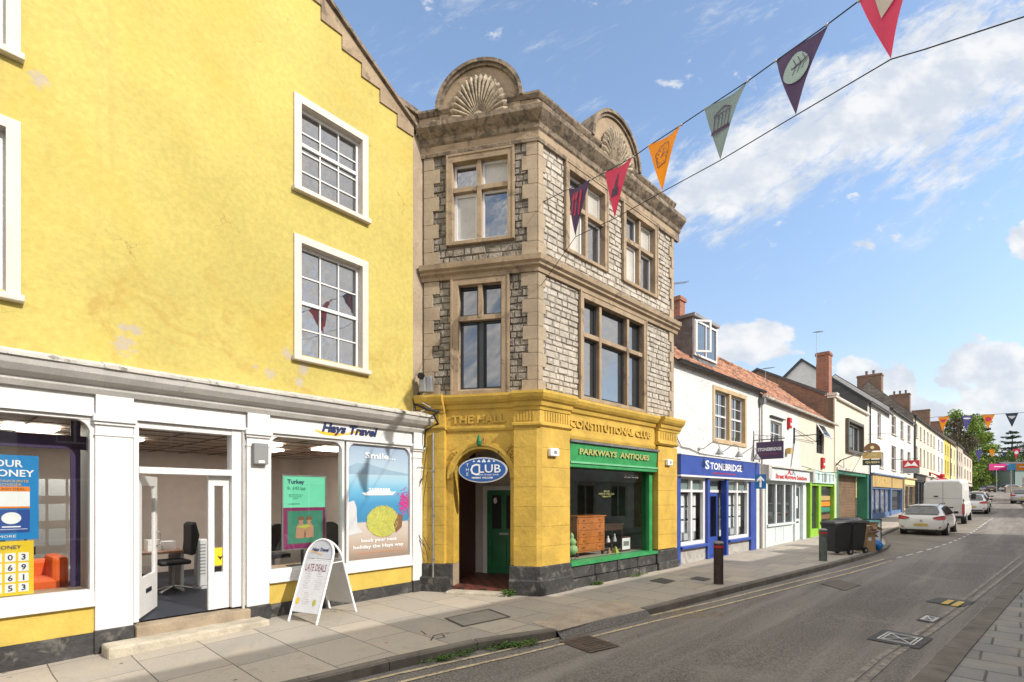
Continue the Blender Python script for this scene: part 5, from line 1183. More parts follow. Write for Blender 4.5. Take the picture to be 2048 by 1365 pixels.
# oval club sign
w_ = .14; a, b = FC.U(917, w_), FC.U(1014, w_); uc = (a + b) / 2; ru = (b - a) / 2; z1, z0 = FC.Z(965, 915, w_), FC.Z(965, 966, w_); zc = (z0 + z1) / 2; rz = (z1 - z0) / 2
t = thing('club_sign', 'blue oval club sign with pale rim hanging across the arched doorway', 'sign', tuple(FC.P(uc, w_, zc)))
MB().plate(FC, disc(FC, uc, zc, ru, rz, 48), w_ - .05, w_).build('rim', M['c_pale_grey'], t); MB().plate(FC, disc(FC, uc, zc, ru * .945, rz * .90, 48), w_ - .01, w_ + .006).build('panel', flat('club_blue', (.025, .10, .33)), t)
lt = MB().text(FC, 'C', uc - ru * .30, zc + .01, w_ + .007, H=.235, W=.2, bold=.01).text(FC, 'LUB', uc + ru * .30, zc + .025, w_ + .007, H=.165, W=.46, bold=.01).text(FC, 'T\nH\nE', uc - ru * .62, zc + .01, w_ + .007, H=.24, W=.055).text(FC, 'LOUNGE BAR', uc + ru * .26, zc - .095, w_ + .007, W=.42, H=.03).text(FC, 'MEMBERS  WELCOME', uc, zc - .155, w_ + .007, W=.44, H=.035, bold=.03)
for k, rr in ((-2, .014), (-1, .020), (0, .027), (1, .020), (2, .014)):
    cx, cz = uc + k * .105 + .03, zc + rz * .68
    for (dx, dz) in ((-.8, -.2), (.8, -.2), (0, .9)): lt.plate(FC, disc(FC, cx + dx * rr, cz + dz * rr, rr * .75, rr * .75, 8), w_ + .006, w_ + .008)
lt.build('lettering', M['c_white'], t)
for s in (-.3, .3): MB().tube([FC.P(uc + s, w_ - .03, zc + rz * .9), FC.P(uc + s, .0, zap + .02)], .006).build('bracket', M['black_metal'], t)
# green outside lamp over the arch
u_ = FC.U(958, .12); z_ = FC.Z(958, 880, .12); t = thing('arch_lamp', 'small green lantern with a rusty side bracket above the club arch', 'lamp', tuple(FC.P(u_, .0, z_)))
MB().lathe(FC.P(u_, .12, z_ - .13), [(.02, 0), (.05, .03), (.055, .10), (.035, .18), (.01, .24)], 10).build('lantern', M['dark_green_paint'], t); MB().tube([FC.P(u_ + .06, .0, z_ + .02), FC.P(u_ + .10, .08, z_ + .05), FC.P(u_ + .10, .10, z_ - .07)], .014).build('bracket', M['terracotta'], t)
# floodlights and cables at the junction with the yellow gable
t = thing('floodlights', 'pair of weathered floodlights on the ledge left of the club window', 'floodlight', tuple(FC.P(CL + .05, .15, 4.3)))
for (px, dw) in ((846, .22), (860, .16)):
    u_ = FC.U(px, dw); MB().plate(FC, [(u_ - .07, 4.12), (u_ + .08, 4.12), (u_ + .06, 4.46), (u_ - .06, 4.46)], dw - .05, dw + .07).build('housing', M['grey_metal'], t, bevel=.02)
MB().plate(FC, arc(FC.U(842, .3), 4.44, .07, 0, 6.0, 10), .26, .33).build('lens', M['c_black'], t)
t = thing('cable_bundle', 'tangle of black and pale cables dropping from the floodlights to the shop cornice', 'cables', tuple(FC.P(CL, .2, 3.9)))
pA = FC.P(CL - .02, .2, 4.12)
cb = MB(); r = random.Random(4)
for k in range(5):
    o = r.uniform(-.03, .03)
    cb.tube([FC.P(CL + .0 + o, .22, 4.12), FC.P(CL - .10 + o, .24, 3.9), FY.P(FY.U(834), .3, 3.78 + o), FY.P(FY.U(850), .42, 3.74 + o), FY.P(FY.U(868, .45), .44, 3.66 + o), FY.P(FY.U(876, .4), .40, 3.5 + o), FC.P(CL + .10 + o * .5, .17, 3.35), FC.P(CL + .08, .17, 3.0)], .012 if k % 2 else .018, 5)
cb.build('cable', M['c_black'], t)
cb = MB().tube([FC.P(CL + .10, .23, 4.12), FC.P(CL - .02, .27, 3.95), FY.P(FY.U(840), .35, 3.80), FC.P(CL + .06, .32, 3.72)], .014, 5); cb.build('pale_cable', M['c_pale_grey'], t)
lc = MB()
for d1, z_, z2 in ((.22, 1.0, 2.6), (.36, .9, 2.4)):
    lc.tube([FC.P(CL + .12, .145, 3.0), FC.P(CL + .04, .17, 2.4), FC.P(CL + .0 - d1, .25, 1.7), FC.P(CL - d1 + .1, .22, 1.35), FC.P(CL + .1, .17, .95), FC.P(CL + .14, .15, .7)], .007, 5)
lc.tube([FC.P(CL + .13, .15, 2.5), FC.P(CL + .06, .2, 1.9), FC.P(CL + .05, .2, 1.2), FC.P(CL + .2, .17, .9)], .006, 4)
lc.build('loose_cable', M['c_black'], t)
t = thing('downpipe', 'thin pale grey conduit pipe up the left yellow pier of the club', 'pipe', tuple(FC.P(FC.U(865, pw), pw, 0)))
u_ = FC.U(866, pw + .03); MB().tube([FC.P(u_, pw + .03, .06), FC.P(u_, pw + .03, 3.3)], .022).build('pipe', M['grey_metal'], t)
for z_ in (.7, 1.6, 2.5): MB().box(FC, u_ - .035, u_ + .035, pw, pw + .055, z_, z_ + .03).build('clip', M['grey_metal'], t)
for (px, py, lb) in ((1104, 906, 'white alarm box on the yellow pier between the arch and the antiques shop'), (1335, 926, 'white alarm box on the narrow pier right of the antiques shop')):
    u_, z_ = FS.uz(px, py, pw); t = thing('alarm_box', lb, 'alarm box', tuple(FS.P(u_, pw, z_)))
    MB().box(FS, u_ - .13, u_ + .13, pw + .001, pw + .09, z_ - .075, z_ + .085).build('case', M['c_white'], t, bevel=.02); MB().box(FS, u_ - .04, u_ + .05, pw + .091, pw + .093, z_ - .03, z_ + .04).build('badge', M['c_mid_grey'], t)

# ------------------------------------------------------------------ houses further on
def roofm(F, u0, u1, z0, run, rise, m, parent, over=.22, back=True, th=.07, name='roof'):
    mb = MB(); k = rise / run
    mb.prof(F, u0, u1, [(over, z0 - over * k), (over, z0 - over * k + th), (-run, z0 + rise + th), (-run, z0 + rise)])
    if back: mb.prof(F, u0, u1, [(-run, z0 + rise), (-run, z0 + rise + th), (-2 * run, z0 + th), (-2 * run, z0)])
    return mb.build(name, m, parent)
def pantiles(F, u0, u1, z0, run, rise, m, parent, over=.2, slope_u=0.0):
    mb = MB(); k = rise / run; tw = .22; n = int((u1 - u0) / tw); sub = 5; L = math.hypot(run + over, rise + over * k); nc = int(L / .26)
    vs = []; cols = n * sub
    rows = []
    for c in range(nc):
        for e, lift in ((0, .035), (.999, .0)):
            f = (c + e) / nc; w = over - (run + over) * f; z = z0 - over * k + (rise + over * k) * f + lift
            rows.append((w, z))
    r = random.Random(11); jit = [[r.uniform(-.008, .012) for _ in range(n + 1)] for _ in range(nc + 1)]
    for ri, (w, z) in enumerate(rows):
        for i in range(cols + 1):
            u = u0 + (u1 - u0) * i / cols; ph = (i % sub) / sub
            zz = z + .03 * math.sin(2 * math.pi * ph) + jit[ri // 2][i // sub] + .03 * math.sin(u * .9 + f * 2) * (1 if 0 < ri else 0)
            vs.append(F.P(u, w, zz))
    fs = [(a * (cols + 1) + i, a * (cols + 1) + i + 1, (a + 1) * (cols + 1) + i + 1, (a + 1) * (cols + 1) + i) for a in range(len(rows) - 1) for i in range(cols)]
    mb.add(vs, fs)
    o = mb.build('roof', m, parent)
    MB().prof(F, u0, u1, [(-run, z0 + rise - .02), (-run, z0 + rise), (-2 * run, z0)]).build('rear_roof', m, o)
    rt = MB()
    for i in range(int((u1 - u0) / .45)): rt.tube([F.P(u0 + i * .45, -run, z0 + rise + .02), F.P(u0 + i * .45 + .44, -run, z0 + rise + .03)], .085, 8)
    rt.build('ridge_tiles', m, o); return o
def gutter(F, u0, u1, z, parent, m=None, w=.2):
    MB().prof(F, u0, u1, [(w - .09, z), (w - .07, z - .06), (w - .02, z - .08), (w + .03, z - .06), (w + .05, z)]).build('gutter', m or M['black_metal'], parent)
def gables(F, us, z0, run, rise, m, parent, zb, dep=None):
    mb = MB()
    for i, u in enumerate(us):
        P = [F.P(u, -.012, zb), F.P(u, -2 * run, zb), F.P(u, -2 * run, z0), F.P(u, -run, z0 + rise), F.P(u, -.012, z0)]
        mb.sheet(P)
    mb.build('gable_wall', m, parent)
def chimney(F, u, w, z0, z1, wu, ww, m, parent, pots=1, pm='terracotta', nm='chimney', across=False):
    mb = MB().box(F, u - wu / 2, u + wu / 2, w - ww / 2, w + ww / 2, z0, z1 - .18).box(F, u - wu / 2 - .05, u + wu / 2 + .05, w - ww / 2 - .05, w + ww / 2 + .05, z1 - .18, z1 - .06).box(F, u - wu / 2 - .02, u + wu / 2 + .02, w - ww / 2 - .02, w + ww / 2 + .02, z1 - .06, z1)
    o = mb.build(nm, m, parent)
    for k in range(pots):
        q = (k - (pots - 1) / 2) * min(.55, (ww if across else wu) / max(pots, 1)); c = F.P(u + (0 if across else q), w + (q if across else 0), z1); MB().lathe(c, [(.12, 0), (.10, .1), (.095, .32), (.13, .34), (.13, .40), (.09, .42)], 10).build('chimney_pot', M[pm], o)
    return o
def aerial(name, label, base, h, head, L, n, rd=.012):
    t = thing(name, label, 'aerial', tuple(base)); b = Vector(base); top = b + Vector((0, 0, h)); d = Vector(head).normalized(); s = d.cross(Vector((0, 0, 1))).normalized()
    MB().tube([b, top], rd, 5).build('mast', M['grey_metal'], t)
    hb = MB().tube([top - d * L * .25, top + d * L * .75], rd * .9, 4)
    for k in range(n):
        c = top + d * L * (-.22 + .95 * k / n); hb.tube([c - s * .16, c + s * .16], rd * .6, 3)
    hb.build('yagi', M['grey_metal'], t); return t

# ---- estate agent
E = thing('estate_agent_building', 'roughcast white house with blue shopfront, red tiled roof and grey dormer', 'building', tuple(FB.P(2, 0, .1)))
e0, e1 = -.10, FB.U(1520); BU = lambda x, w=0: FB.U(x, w)
zE = 5.82
uw = (BU(1425), BU(1492), 3.66, 5.43)
MB().holes(FB, e0, e1, 2.5, zE, [uw], 0, .25).build('wall', M['rough_white'], E)
gables(FB, (e0, e1), zE, 2.6, 2.2, M['rough_white'], E, 0)
pantiles(FB, e0, e1 + .0, zE, 2.6, 2.2, M['pantile'], E); gutter(FB, e0, e1, zE - .08, E)
o = MB(); a, b, z0, z1 = uw; f = .13
o.box(FB, a, a + f, -.2, .03, z0, z1).box(FB, b - f, b, -.2, .03, z0, z1).box(FB, a + f, b - f, -.2, .03, z1 - f, z1).box(FB, a + f, b - f, -.2, .04, z0, z0 + f).box(FB, (a + b) / 2 - .07, (a + b) / 2 + .07, -.18, .01, z0 + f, z1 - f)
sw_ = o.build('window_surround', mat('ochre_stone', (.50, .37, .215), .8, .1), E, bevel=.006)
for p, q in ((a + f, (a + b) / 2 - .07), ((a + b) / 2 + .07, b - f)): win(E, FB, p, q, z0 + f, z1 - f, -.13, M['white_paint'], M['window_glass'], 2, 4, .05, .022, .06, 'sash_window', sash=True)
# dormer
w_ = -.55; a, b = BU(1385, w_), BU(1432, w_); z0, z1 = 6.36, 7.62
D = MB(); dob = D.box(FB, a, b, -3.0, w_, z0 - .1, z1).build('dormer', M['lead'], E)
MB().box(FB, a - .06, b + .08, -3.1, w_ + .10, z1, z1 + .10).build('dormer_roof', M['zinc'], dob)
win(E, FB, a + .04, b - .04, z0 + .06, z1 - .08, w_ + .03, M['white_paint'], M['window_glass'], 2, 1, .06, .05, .06, 'dormer_window')
_p = FB.P(a + .08, w_ + .06, 0); FO = Frame((_p.x, _p.y), (FB.d[0] * .80 + FB.n[0] * .6, FB.d[1] * .80 + FB.n[1] * .6)); win(E, FO, 0, .52, z0 + .15, z1 - .1, 0, M['white_paint'], M['clear_glass'], 1, 1, .06, .03, .05, 'open_casement')
chimney(FB, FB.U(1353, -2.9), -2.9, 7.6, 9.75, .42, .5, M['red_brick'], E, 0)
_b = FB.P(FB.U(1349, -2.7), -2.7, 9.7); aerial('tv_aerial', 'long aerial on the red chimney beside the stone building', _b, .42, (.8, .35, .22), .95, 9)
# shopfront
S = MB(); zf0, zf1 = 2.60, 3.16
fb_ = MB().box(FB, BU(1353), BU(1511), 0, .13, zf0, zf1).build('fascia_board', M['blue_paint'], E)
MB().box(FB, BU(1353) - .02, BU(1511) + .02, .0, .15, zf0 - .05, zf0).box(FB, BU(1353) - .02, BU(1511) + .02, 0, .15, zf1, zf1 + .03).box(FB, BU(1511), BU(1511) + .03, 0, .15, zf0, zf1).build('fascia_trim', WF, fb_)
MB().text(FB, 'S', BU(1406), 2.935, .131, H=.265, W=BU(1410) - BU(1402), bold=.02).text(FB, 'TONEBRIDGE', (BU(1412) + BU(1476)) / 2, 2.91, .131, W=BU(1476) - BU(1412), H=.215, bold=.02).build('fascia_lettering', M['c_white'], fb_)
MB().text(FB, 'Independent Letting Agents', (BU(1418) + BU(1462)) / 2, 2.70, .131, W=BU(1462) - BU(1416), H=.07, bold=.03).build('small_lettering', M['c_red'], fb_)
bp = M['blue_paint']; pz = .1
for (x0_, x1_, lf_) in ((1350, 1357, 0), (1411, 1416, 0), (1449, 1453, 0), (1498, 1509, 0)):
    MB().box(FB, BU(x0_), BU(x1_), -.12, .07, -.1, zf0 - .05).build('pilaster', bp, E, bevel=.006)
MB().box(FB, e0, BU(1350), -.1, .05, .0, 2.62).box(FB, BU(1509), e1, -.1, .02, 0, 2.62).build('shop_end_wall', M['render_white'], E)
for (x0_, x1_) in ((1357, 1411), (1453, 1498)):
    a, b = BU(x0_), BU(x1_)
    MB().box(FB, a, b, -.3, .0, -.3, .52).build('stall_riser', mat('grey_riser', (.42, .40, .37), .9, .15, 3, .4, 16, dirt=[((.2, .18, .15), 3, .5, .6)]), E)
    MB().box(FB, a - .02, b + .02, -.2, .14, .52, .60).build('shop_sill', bp, E, bevel=.01)
    o = MB(); w_ = -.06
    o.box(FB, a, a + .07, w_ - .05, w_ + .05, .6, 2.55).box(FB, b - .13, b, w_ - .05, w_ + .05, .6, 2.55).box(FB, a + .07, b - .13, w_ - .05, w_ + .05, .6, .70).box(FB, a + .07, b - .13, w_ - .05, w_ + .05, 2.12, 2.19).box(FB, a + .07, b - .13, w_ - .05, w_ + .05, 2.49, 2.55).box(FB, (a + b) / 2 - .08, (a + b) / 2 + .02, w_ - .045, w_ + .045, .7, 2.49)
    so = o.build('shop_window', WF, E); MB().sheet([FB.P(a + .05, w_, .65), FB.P(b - .1, w_, .65), FB.P(b - .1, w_, 2.5), FB.P(a + .05, w_, 2.5)]).build('pane', M['clear_glass'], so)
    MB().sheet([FB.P(a + .05, w_ - .05, 2.19), FB.P(b - .1, w_ - .05, 2.19), FB.P(b - .1, w_ - .05, 2.5), FB.P(a + .05, w_ - .05, 2.5)]).build('frosted_pane', M['c_grey_green'], so)
    cd = MB(); bd = MB()
    for u_, wc in ((a + .09, (b - a) / 2 - .24), ((a + b) / 2 + .05, (b - a) / 2 - .30)):
        for k in range(3):
            for c_ in range(3): cd.box(FB, u_ + c_ * wc / 3, u_ + (c_ + .86) * wc / 3, -.19, -.18, .96 + k * .38, 1.29 + k * .38)
            bd.box(FB, u_ - .02, u_ + wc, -.22, -.195, 1.30 + k * .38, 1.335 + k * .38)
    MB().box(FB, a + .05, b - .1, -.28, -.26, .7, 2.1).build('display_screen', M['c_pale_grey'], E)
    cd.build('property_cards', M['c_white'], E); bd.build('card_rail', M['c_black'], E)
a, b = BU(1416), BU(1449)
o = MB(); o.box(FB, a, b, -.25, -.17, 2.12, 2.20).box(FB, a, b, -.25, -.17, 2.48, 2.55); MB().sheet([FB.P(a, -.2, 2.2), FB.P(b, -.2, 2.2), FB.P(b, -.2, 2.5), FB.P(a, -.2, 2.5)]).build('frosted_pane', M['c_grey_green'], o.build('transom', WF, E))
dd = MB().box(FB, a, a + .12, -.25, -.2, .15, 2.12).box(FB, b - .14, b - .02, -.25, -.2, .15, 2.12).box(FB, a + .12, b - .14, -.25, -.2, 2.0, 2.12).box(FB, a + .12, b - .14, -.25, -.2, .15, .72).build('door', bp, E)
MB().sheet([FB.P(a + .12, -.225, .72), FB.P(b - .14, -.225, .72), FB.P(b - .14, -.225, 2.0), FB.P(a + .12, -.225, 2.0)]).build('pane', M['shop_glass'], dd); MB().tube([FB.P(b - .08, -.17, 1.0), FB.P(b - .08, -.14, 1.02), FB.P(b - .08, -.14, 1.4), FB.P(b - .08, -.17, 1.42)], .012).build('handle', M['grey_metal'], dd)
MB().box(FB, a - .05, b + .05, -.3, .06, -.2, .14).build('door_step', bp, E)
o = MB().sheet([FB.P(e0, -3.2, 0.1), FB.P(e1, -3.2, .1), FB.P(e1, -3.2, 2.6), FB.P(e0, -3.2, 2.6)]).sheet([FB.P(e0, -.3, 2.58), FB.P(e1, -.3, 2.58), FB.P(e1, -3.2, 2.58), FB.P(e0, -3.2, 2.58)]).sheet([FB.P(e0 + .05, -.1, .1), FB.P(e0 + .05, -3.2, .1), FB.P(e0 + .05, -3.2, 2.6), FB.P(e0 + .05, -.1, 2.6)]).sheet([FB.P(e1 - .1, -.1, .1), FB.P(e1 - .1, -3.2, .1), FB.P(e1 - .1, -3.2, 2.6), FB.P(e1 - .1, -.1, 2.6)])
o.build('shop_interior_wall', M['c_room_wall'], E); MB().sheet([FB.P(e0, 0, .12), FB.P(e1, 0, .12), FB.P(e1, -3.2, .12), FB.P(e0, -3.2, .12)]).build('shop_floor', M['c_carpet'], E)
for k, (px, lb) in enumerate(((1396, 'left gooseneck lamp over the blue fascia'), (1437, 'middle gooseneck lamp over the blue fascia'), (1474, 'right gooseneck lamp over the blue fascia'))):
    u_ = BU(px); zz = 3.38; t = thing('gooseneck_lamp', lb, 'lamp', tuple(FB.P(u_, 0, zz)), 'gooseneck lamps over the estate agent')
    q = [(0, 0), (.18, .02), (.38, .14), (.55, .22), (.68, .18), (.72, .02)]
    MB().tube([FB.P(u_ + p * .25, .02 + p * .75, zz + h) for p, h in q], .013, 6).build('arm', M['grey_metal'], t); MB().lathe(FB.P(u_, .01, zz), [(.05, -.02), (.05, .02)], 10, 'y').build('base_plate', M['grey_metal'], t)
    c = FB.P(u_ + .18, .56, zz); MB().lathe((c.x, c.y, zz - .17), [(.12, 0), (.115, .03), (.06, .10), (.045, .15), (.03, .17)], 14, cap=False).build('lamp_shade', M['grey_metal'], t); MB().lathe((c.x, c.y, zz - .16), [(.01, 0), (.04, .02), (.03, .08)], 8).build('bulb', M['c_white'], t)
# hanging sign on iron bracket
u_ = BU(1507); t = thing('hanging_sign', 'dark purple hanging sign with white lettering on a scrolled iron bracket', 'sign', tuple(FB.P(u_, 0, 3.9)))
p_ = FB.P(u_, 0, 0); FH = Frame((p_.x, p_.y), FB.n)                     # u runs out from the wall
MB().box(FH, .10, .98, -.02, .02, 3.28, 3.88).build('board', M['c_purple'], t); MB().text(FH, 'STONEBRIDGE', .54, 3.62, .021, W=.78, H=.115, bold=.03).build('lettering', M['c_white'], t); MB().text(FH, 'Independent Letting Agents', .54, 3.46, .021, W=.6, H=.05).build('small_lettering', M['c_crimson'], t)
MB().tube([FH.P(0, 0, 3.96), FH.P(1.02, 0, 3.96)], .018).tube([FH.P(0, 0, 4.16), FH.P(1.0, 0, 4.0)], .008).tube([FH.P(.01, 0, 3.2), FH.P(.01, 0, 4.3)], .015).tube([FH.P(.2 + .05 * math.cos(k), 0, 4.05 + .05 * math.sin(k)) for k in range(7)], .007).tube([FH.P(.45 + .04 * math.cos(k), 0, 4.04 + .04 * math.sin(k)) for k in range(7)], .007).build('bracket', M['black_metal'], t)
t = thing('downpipe', 'dark hopper and rainwater pipe between the two white houses', 'pipe', tuple(FB.P(e1 - .05, .1, .1)))
MB().tube([FB.P(e1 - .06, .09, .15), FB.P(e1 - .06, .09, 5.4), FB.P(e1 - .1, .18, 5.7)], .04).build('pipe', M['grey_moulding'], t); MB().box(FB, e1 - .17, e1 + .05, .03, .2, 5.3, 5.52).build('hopper', M['lead'], t)
t = thing('wall_cable', 'black cable looping along the white wall above the blue fascia', 'cable', tuple(FB.P(0, .02, 3.6)))
MB().tube([FB.P(.02, .03, 4.0), FB.P(.06, .03, 3.6), FB.P(.3, .03, 3.38), FB.P(.8, .03, 3.36), FB.P(1.4, .03, 3.26), FB.P(2.4, .03, 3.24), FB.P(4.4, .03, 3.22)], .012, 5).build('cable', M['c_black'], t)

# ---- white house with two shops
Wt = thing('white_house', 'low white and cream house with two small shops under a red tiled roof', 'building', tuple(FW.P(4, 0, .1)))
WU = lambda x, w=0: FW.U(x, w); w0_, w1_ = -.08, WU(1668); zE = 5.66; um = WU(1597); ug = WU(1611)
h1 = (WU(1541), WU(1564), 3.98, 4.86); h2 = (WU(1633), WU(1648), 4.0, 5.38)
MB().holes(FW, w0_, um, 2.9, zE, [h1], 0, .2).build('wall', M['render_white'], Wt); MB().holes(FW, um, w1_, 2.9, zE, [h2], 0, .2).build('wall', M['render_cream'], Wt)
gables(FW, (w1_,), zE, 2.7, 2.3, M['render_cream'], Wt, 0); pantiles(FW, w0_, w1_, zE, 2.6, 2.25, M['pantile'], Wt); gutter(FW, w0_, w1_, zE - .07, Wt, M['weathered_white'])
win(Wt, FW, h1[0], h1[1], h1[2], h1[3], -.12, M['white_paint'], M['window_glass'], 2, 2, .06, .03, .06); MB().box(FW, h1[0] - .12, h1[1] + .12, 0, .10, h1[3] + .12, h1[3] + .16).build('lintel_hood', M['black_metal'], Wt)
win(Wt, FW, h2[0], h2[1], h2[2], h2[3], -.12, M['dark_frame'], M['window_glass'], 2, 4, .05, .025, .06)
_p = FW.P(h2[0], -.05, 0); tl_ = MB(); tl_.add([FW.P(h2[0], .02, 5.34), FW.P(h2[1], .02, 5.34), FW.P(h2[1], .34, 4.75), FW.P(h2[0], .34, 4.75)], [(0, 1, 2, 3)]); tf = MB()
for i, j in ((0, 1), (1, 2), (2, 3), (3, 0)): tf.tube([tl_.v[i], tl_.v[j]], .03, 4)
MB().add(tl_.v, tl_.f).build('pane', M['window_glass'], tf.build('open_top_light', WF, Wt))
# mortgage shop
a, b = WU(1526), WU(1606); zf0, zf1 = 2.58, 3.10
MB().box(FW, w0_ + .02, a, -.1, .06, -.1, 2.95).box(FW, b, ug, -.1, .03, -.1, 2.95).build('shop_end_wall', M['render_white'], Wt)
fb2 = MB().prof(FW, a, b, [(0, zf0), (.26, zf0), (.26, zf1 - .06), (.0, zf1)]).build('shop_fascia', M['pale_blue_paint'], Wt)
MB().prof(FW, a - .3, b + .2, [(0, zf1), (.34, zf1 - .05), (.34, zf1), (0, zf1 + .08)]).build('fascia_hood', M['weathered_white'], fb2)
MB().text(FW, 'Street Mortgage Solutions', (WU(1540) + WU(1597)) / 2, 2.72, .261, W=WU(1600) - WU(1536), H=.24, bold=.04).build('fascia_lettering', M['c_red'], fb2)
uc = WU(1569); MB().plate(FW, [(uc - .55, 2.84), (uc - .30, 3.05), (uc - .05, 2.84), (uc - .2, 2.84), (uc - .3, 2.93), (uc - .42, 2.84)], .261, .266).build('roof_logo', M['c_red'], fb2); MB().plate(FW, [(uc - .02, 2.84), (uc + .2, 3.04), (uc + .5, 2.84), (uc + .36, 2.84), (uc + .2, 2.95), (uc + .1, 2.84)], .261, .266).build('roof_logo', M['c_mid_grey'], fb2)
for (px, lb) in ((1520, 'left'), (1611, 'right')): MB().box(FW, WU(px) - .12, WU(px) + .2, .0, .34, 2.62, 3.12).build('console_box', M['grey_moulding'], Wt)
xg0, xg1, xd0, xd1 = WU(1531), WU(1582), WU(1587), WU(1601)
o = MB(); w_ = .0
for u_ in [xg0 + (xg1 - xg0) * k / 3 for k in range(4)]: o.box(FW, u_ - .06, u_ + .06, w_ - .05, w_ + .06, .95, 2.55)
o.box(FW, xg0, xg1, w_ - .05, w_ + .055, 2.45, 2.56); o.box(FW, xg0 - .05, xg1 + .05, w_ - .1, w_ + .12, .88, .96)
so = o.build('shop_window', M['pale_blue_paint'], Wt); MB().sheet([FW.P(xg0, w_, .95), FW.P(xg1, w_, .95), FW.P(xg1, w_, 2.5), FW.P(xg0, w_, 2.5)]).build('pane', M['window_glass'], so)
o = MB().box(FW, a - .0, xd0 - .1, -.1, .02, -.2, .88)
for k in range(3): u_ = xg0 - .1 + k * (xg1 - xg0) / 3; o.box(FW, u_ + .08, u_ + (xg1 - xg0) / 3 - .02, .02, .035, .28, .80)
o.box(FW, a, a + .08, -.1, .10, .0, 2.6).box(FW, xd0 - .14, xd0, -.1, .10, .0, 2.6).box(FW, xd1, b, -.1, .10, 0, 2.6).build('stall_riser', M['pale_blue_paint'], Wt)
o = MB().box(FW, xd0, xd1, -.06, -.02, .12, 1.05).box(FW, xd0, xd0 + .1, -.06, -.02, 1.05, 2.5).box(FW, xd1 - .1, xd1, -.06, -.02, 1.05, 2.5).box(FW, xd0 + .1, xd1 - .1, -.06, -.02, 2.38, 2.5).build('door', M['pale_blue_paint'], Wt)
MB().sheet([FW.P(xd0 + .1, -.04, 1.05), FW.P(xd1 - .1, -.04, 1.05), FW.P(xd1 - .1, -.04, 2.4), FW.P(xd0 + .1, -.04, 2.4)]).build('pane', M['window_glass'], o); MB().box(FW, xd0 + .2, xd1 - .2, -.019, -.01, .88, .94).build('letter_plate', M['c_black'], o); MB().box(FW, xd0 + .15, xd1 - .3, -.035, -.03, 1.5, 2.0).build('door_notice', M['c_white'], o)
# lime green shop
a, b = WU(1616), WU(1664)
o = MB().box(FW, a - .1, a + .12, -.1, .12, .1, 3.2).box(FW, b - .14, b + .08, -.1, .12, .1, 3.2).box(FW, a + .12, b - .14, -.1, .08, 2.48, 2.60).box(FW, WU(1634), WU(1639), -.1, .07, .3, 2.5).box(FW, a + .1, b - .14, -.12, .05, .1, .52).build('shopfront', M['lime_paint'], Wt)
MB().sheet([FW.P(a + .12, -.05, .52), FW.P(b - .14, -.05, .52), FW.P(b - .14, -.05, 2.5), FW.P(a + .12, -.05, 2.5)]).build('pane', M['window_glass'], o)
pr = MB(); 
sgb = MB().box(FW, a + .12, b - .14, 0, .16, 2.60, 3.14).build('shop_sign_board', mat('pale_mint', (.50, .66, .62), .6), Wt)
bl2 = MB(); r = random.Random(3)
for k in range(6):
    u_ = a + .35 + k * (b - a - .6) / 5.5; bl2.box(FW, u_, u_ + .16, .161, .165, 2.66 + .08 * (k % 2), 3.05)
bl2.plate(FW, [(WU(1640), 2.66), (WU(1645), 2.66), (WU(1644), 3.1), (WU(1641), 3.1)], .161, .168); bl2.build('sign_pattern', M['c_mid_grey'], sgb)
ph_ = [('c_brown', 1.0), ('teal_paint', 1.35), ('c_orange', 1.62), ('c_gold_board', 1.9), ('c_black', 2.2)]
for n_, z_ in ph_: MB().box(FW, WU(1640), b - .2, -.045, -.04, z_ - .1, z_ + .12).build('window_photo', M[n_], Wt)
for (px, py, wd, hg, lb, q) in ((1576, 847, .28, .42, 'red alarm box beside the small upper window of the white house', 0), (1643, 927, .36, .52, 'red plaque above the lime green shop', 1)):
    u_, z_ = FW.uz(px, py); t = thing('red_plaque' if q else 'alarm_box', lb, 'plaque' if q else 'alarm box', tuple(FW.P(u_, 0, z_))); MB().box(FW, u_ - wd / 2, u_ + wd / 2, .002, .12, z_ - hg / 2, z_ + hg / 2).build('case', M['c_red'], t, bevel=.02)
    MB().box(FW, u_ - wd * .3, u_ + wd * .3, .121, .125, z_ - .1, z_).build('band', M['c_white'], t)
u_, z_ = FW.uz(1572, 902); t = thing('security_light', 'bronze security floodlight low on the white house wall', 'light', tuple(FW.P(u_, 0, z_))); MB().plate(FW, [(u_ - .15, z_ - .15), (u_ + .17, z_ - .1), (u_ + .2, z_ + .12), (u_ - .1, z_ + .1)], .05, .2).build('housing', M['c_gold_board'], t)
u_, z_ = FW.uz(1587, 873); t = thing('bare_sign_bracket', 'empty iron sign bracket with stay wires between the two upper windows', 'bracket', tuple(FW.P(u_, 0, z_)))
MB().tube([FW.P(u_, .02, z_ - .3), FW.P(u_, .02, z_ + .35)], .04).tube([FW.P(u_, .02, z_), FW.P(u_, 1.2, z_)], .02).tube([FW.P(u_, .05, z_ + .3), FW.P(u_ + 3.0, .1, z_ + .0)], .012).tube([FW.P(u_, .05, z_ - .1), FW.P(u_ + 3.0, .1, z_ - .02)], .01).tube([FW.P(u_, .03, z_ - .3), FW.P(u_ - .6, .03, z_ - 1.6)], .015).build('iron', M['black_metal'], t)
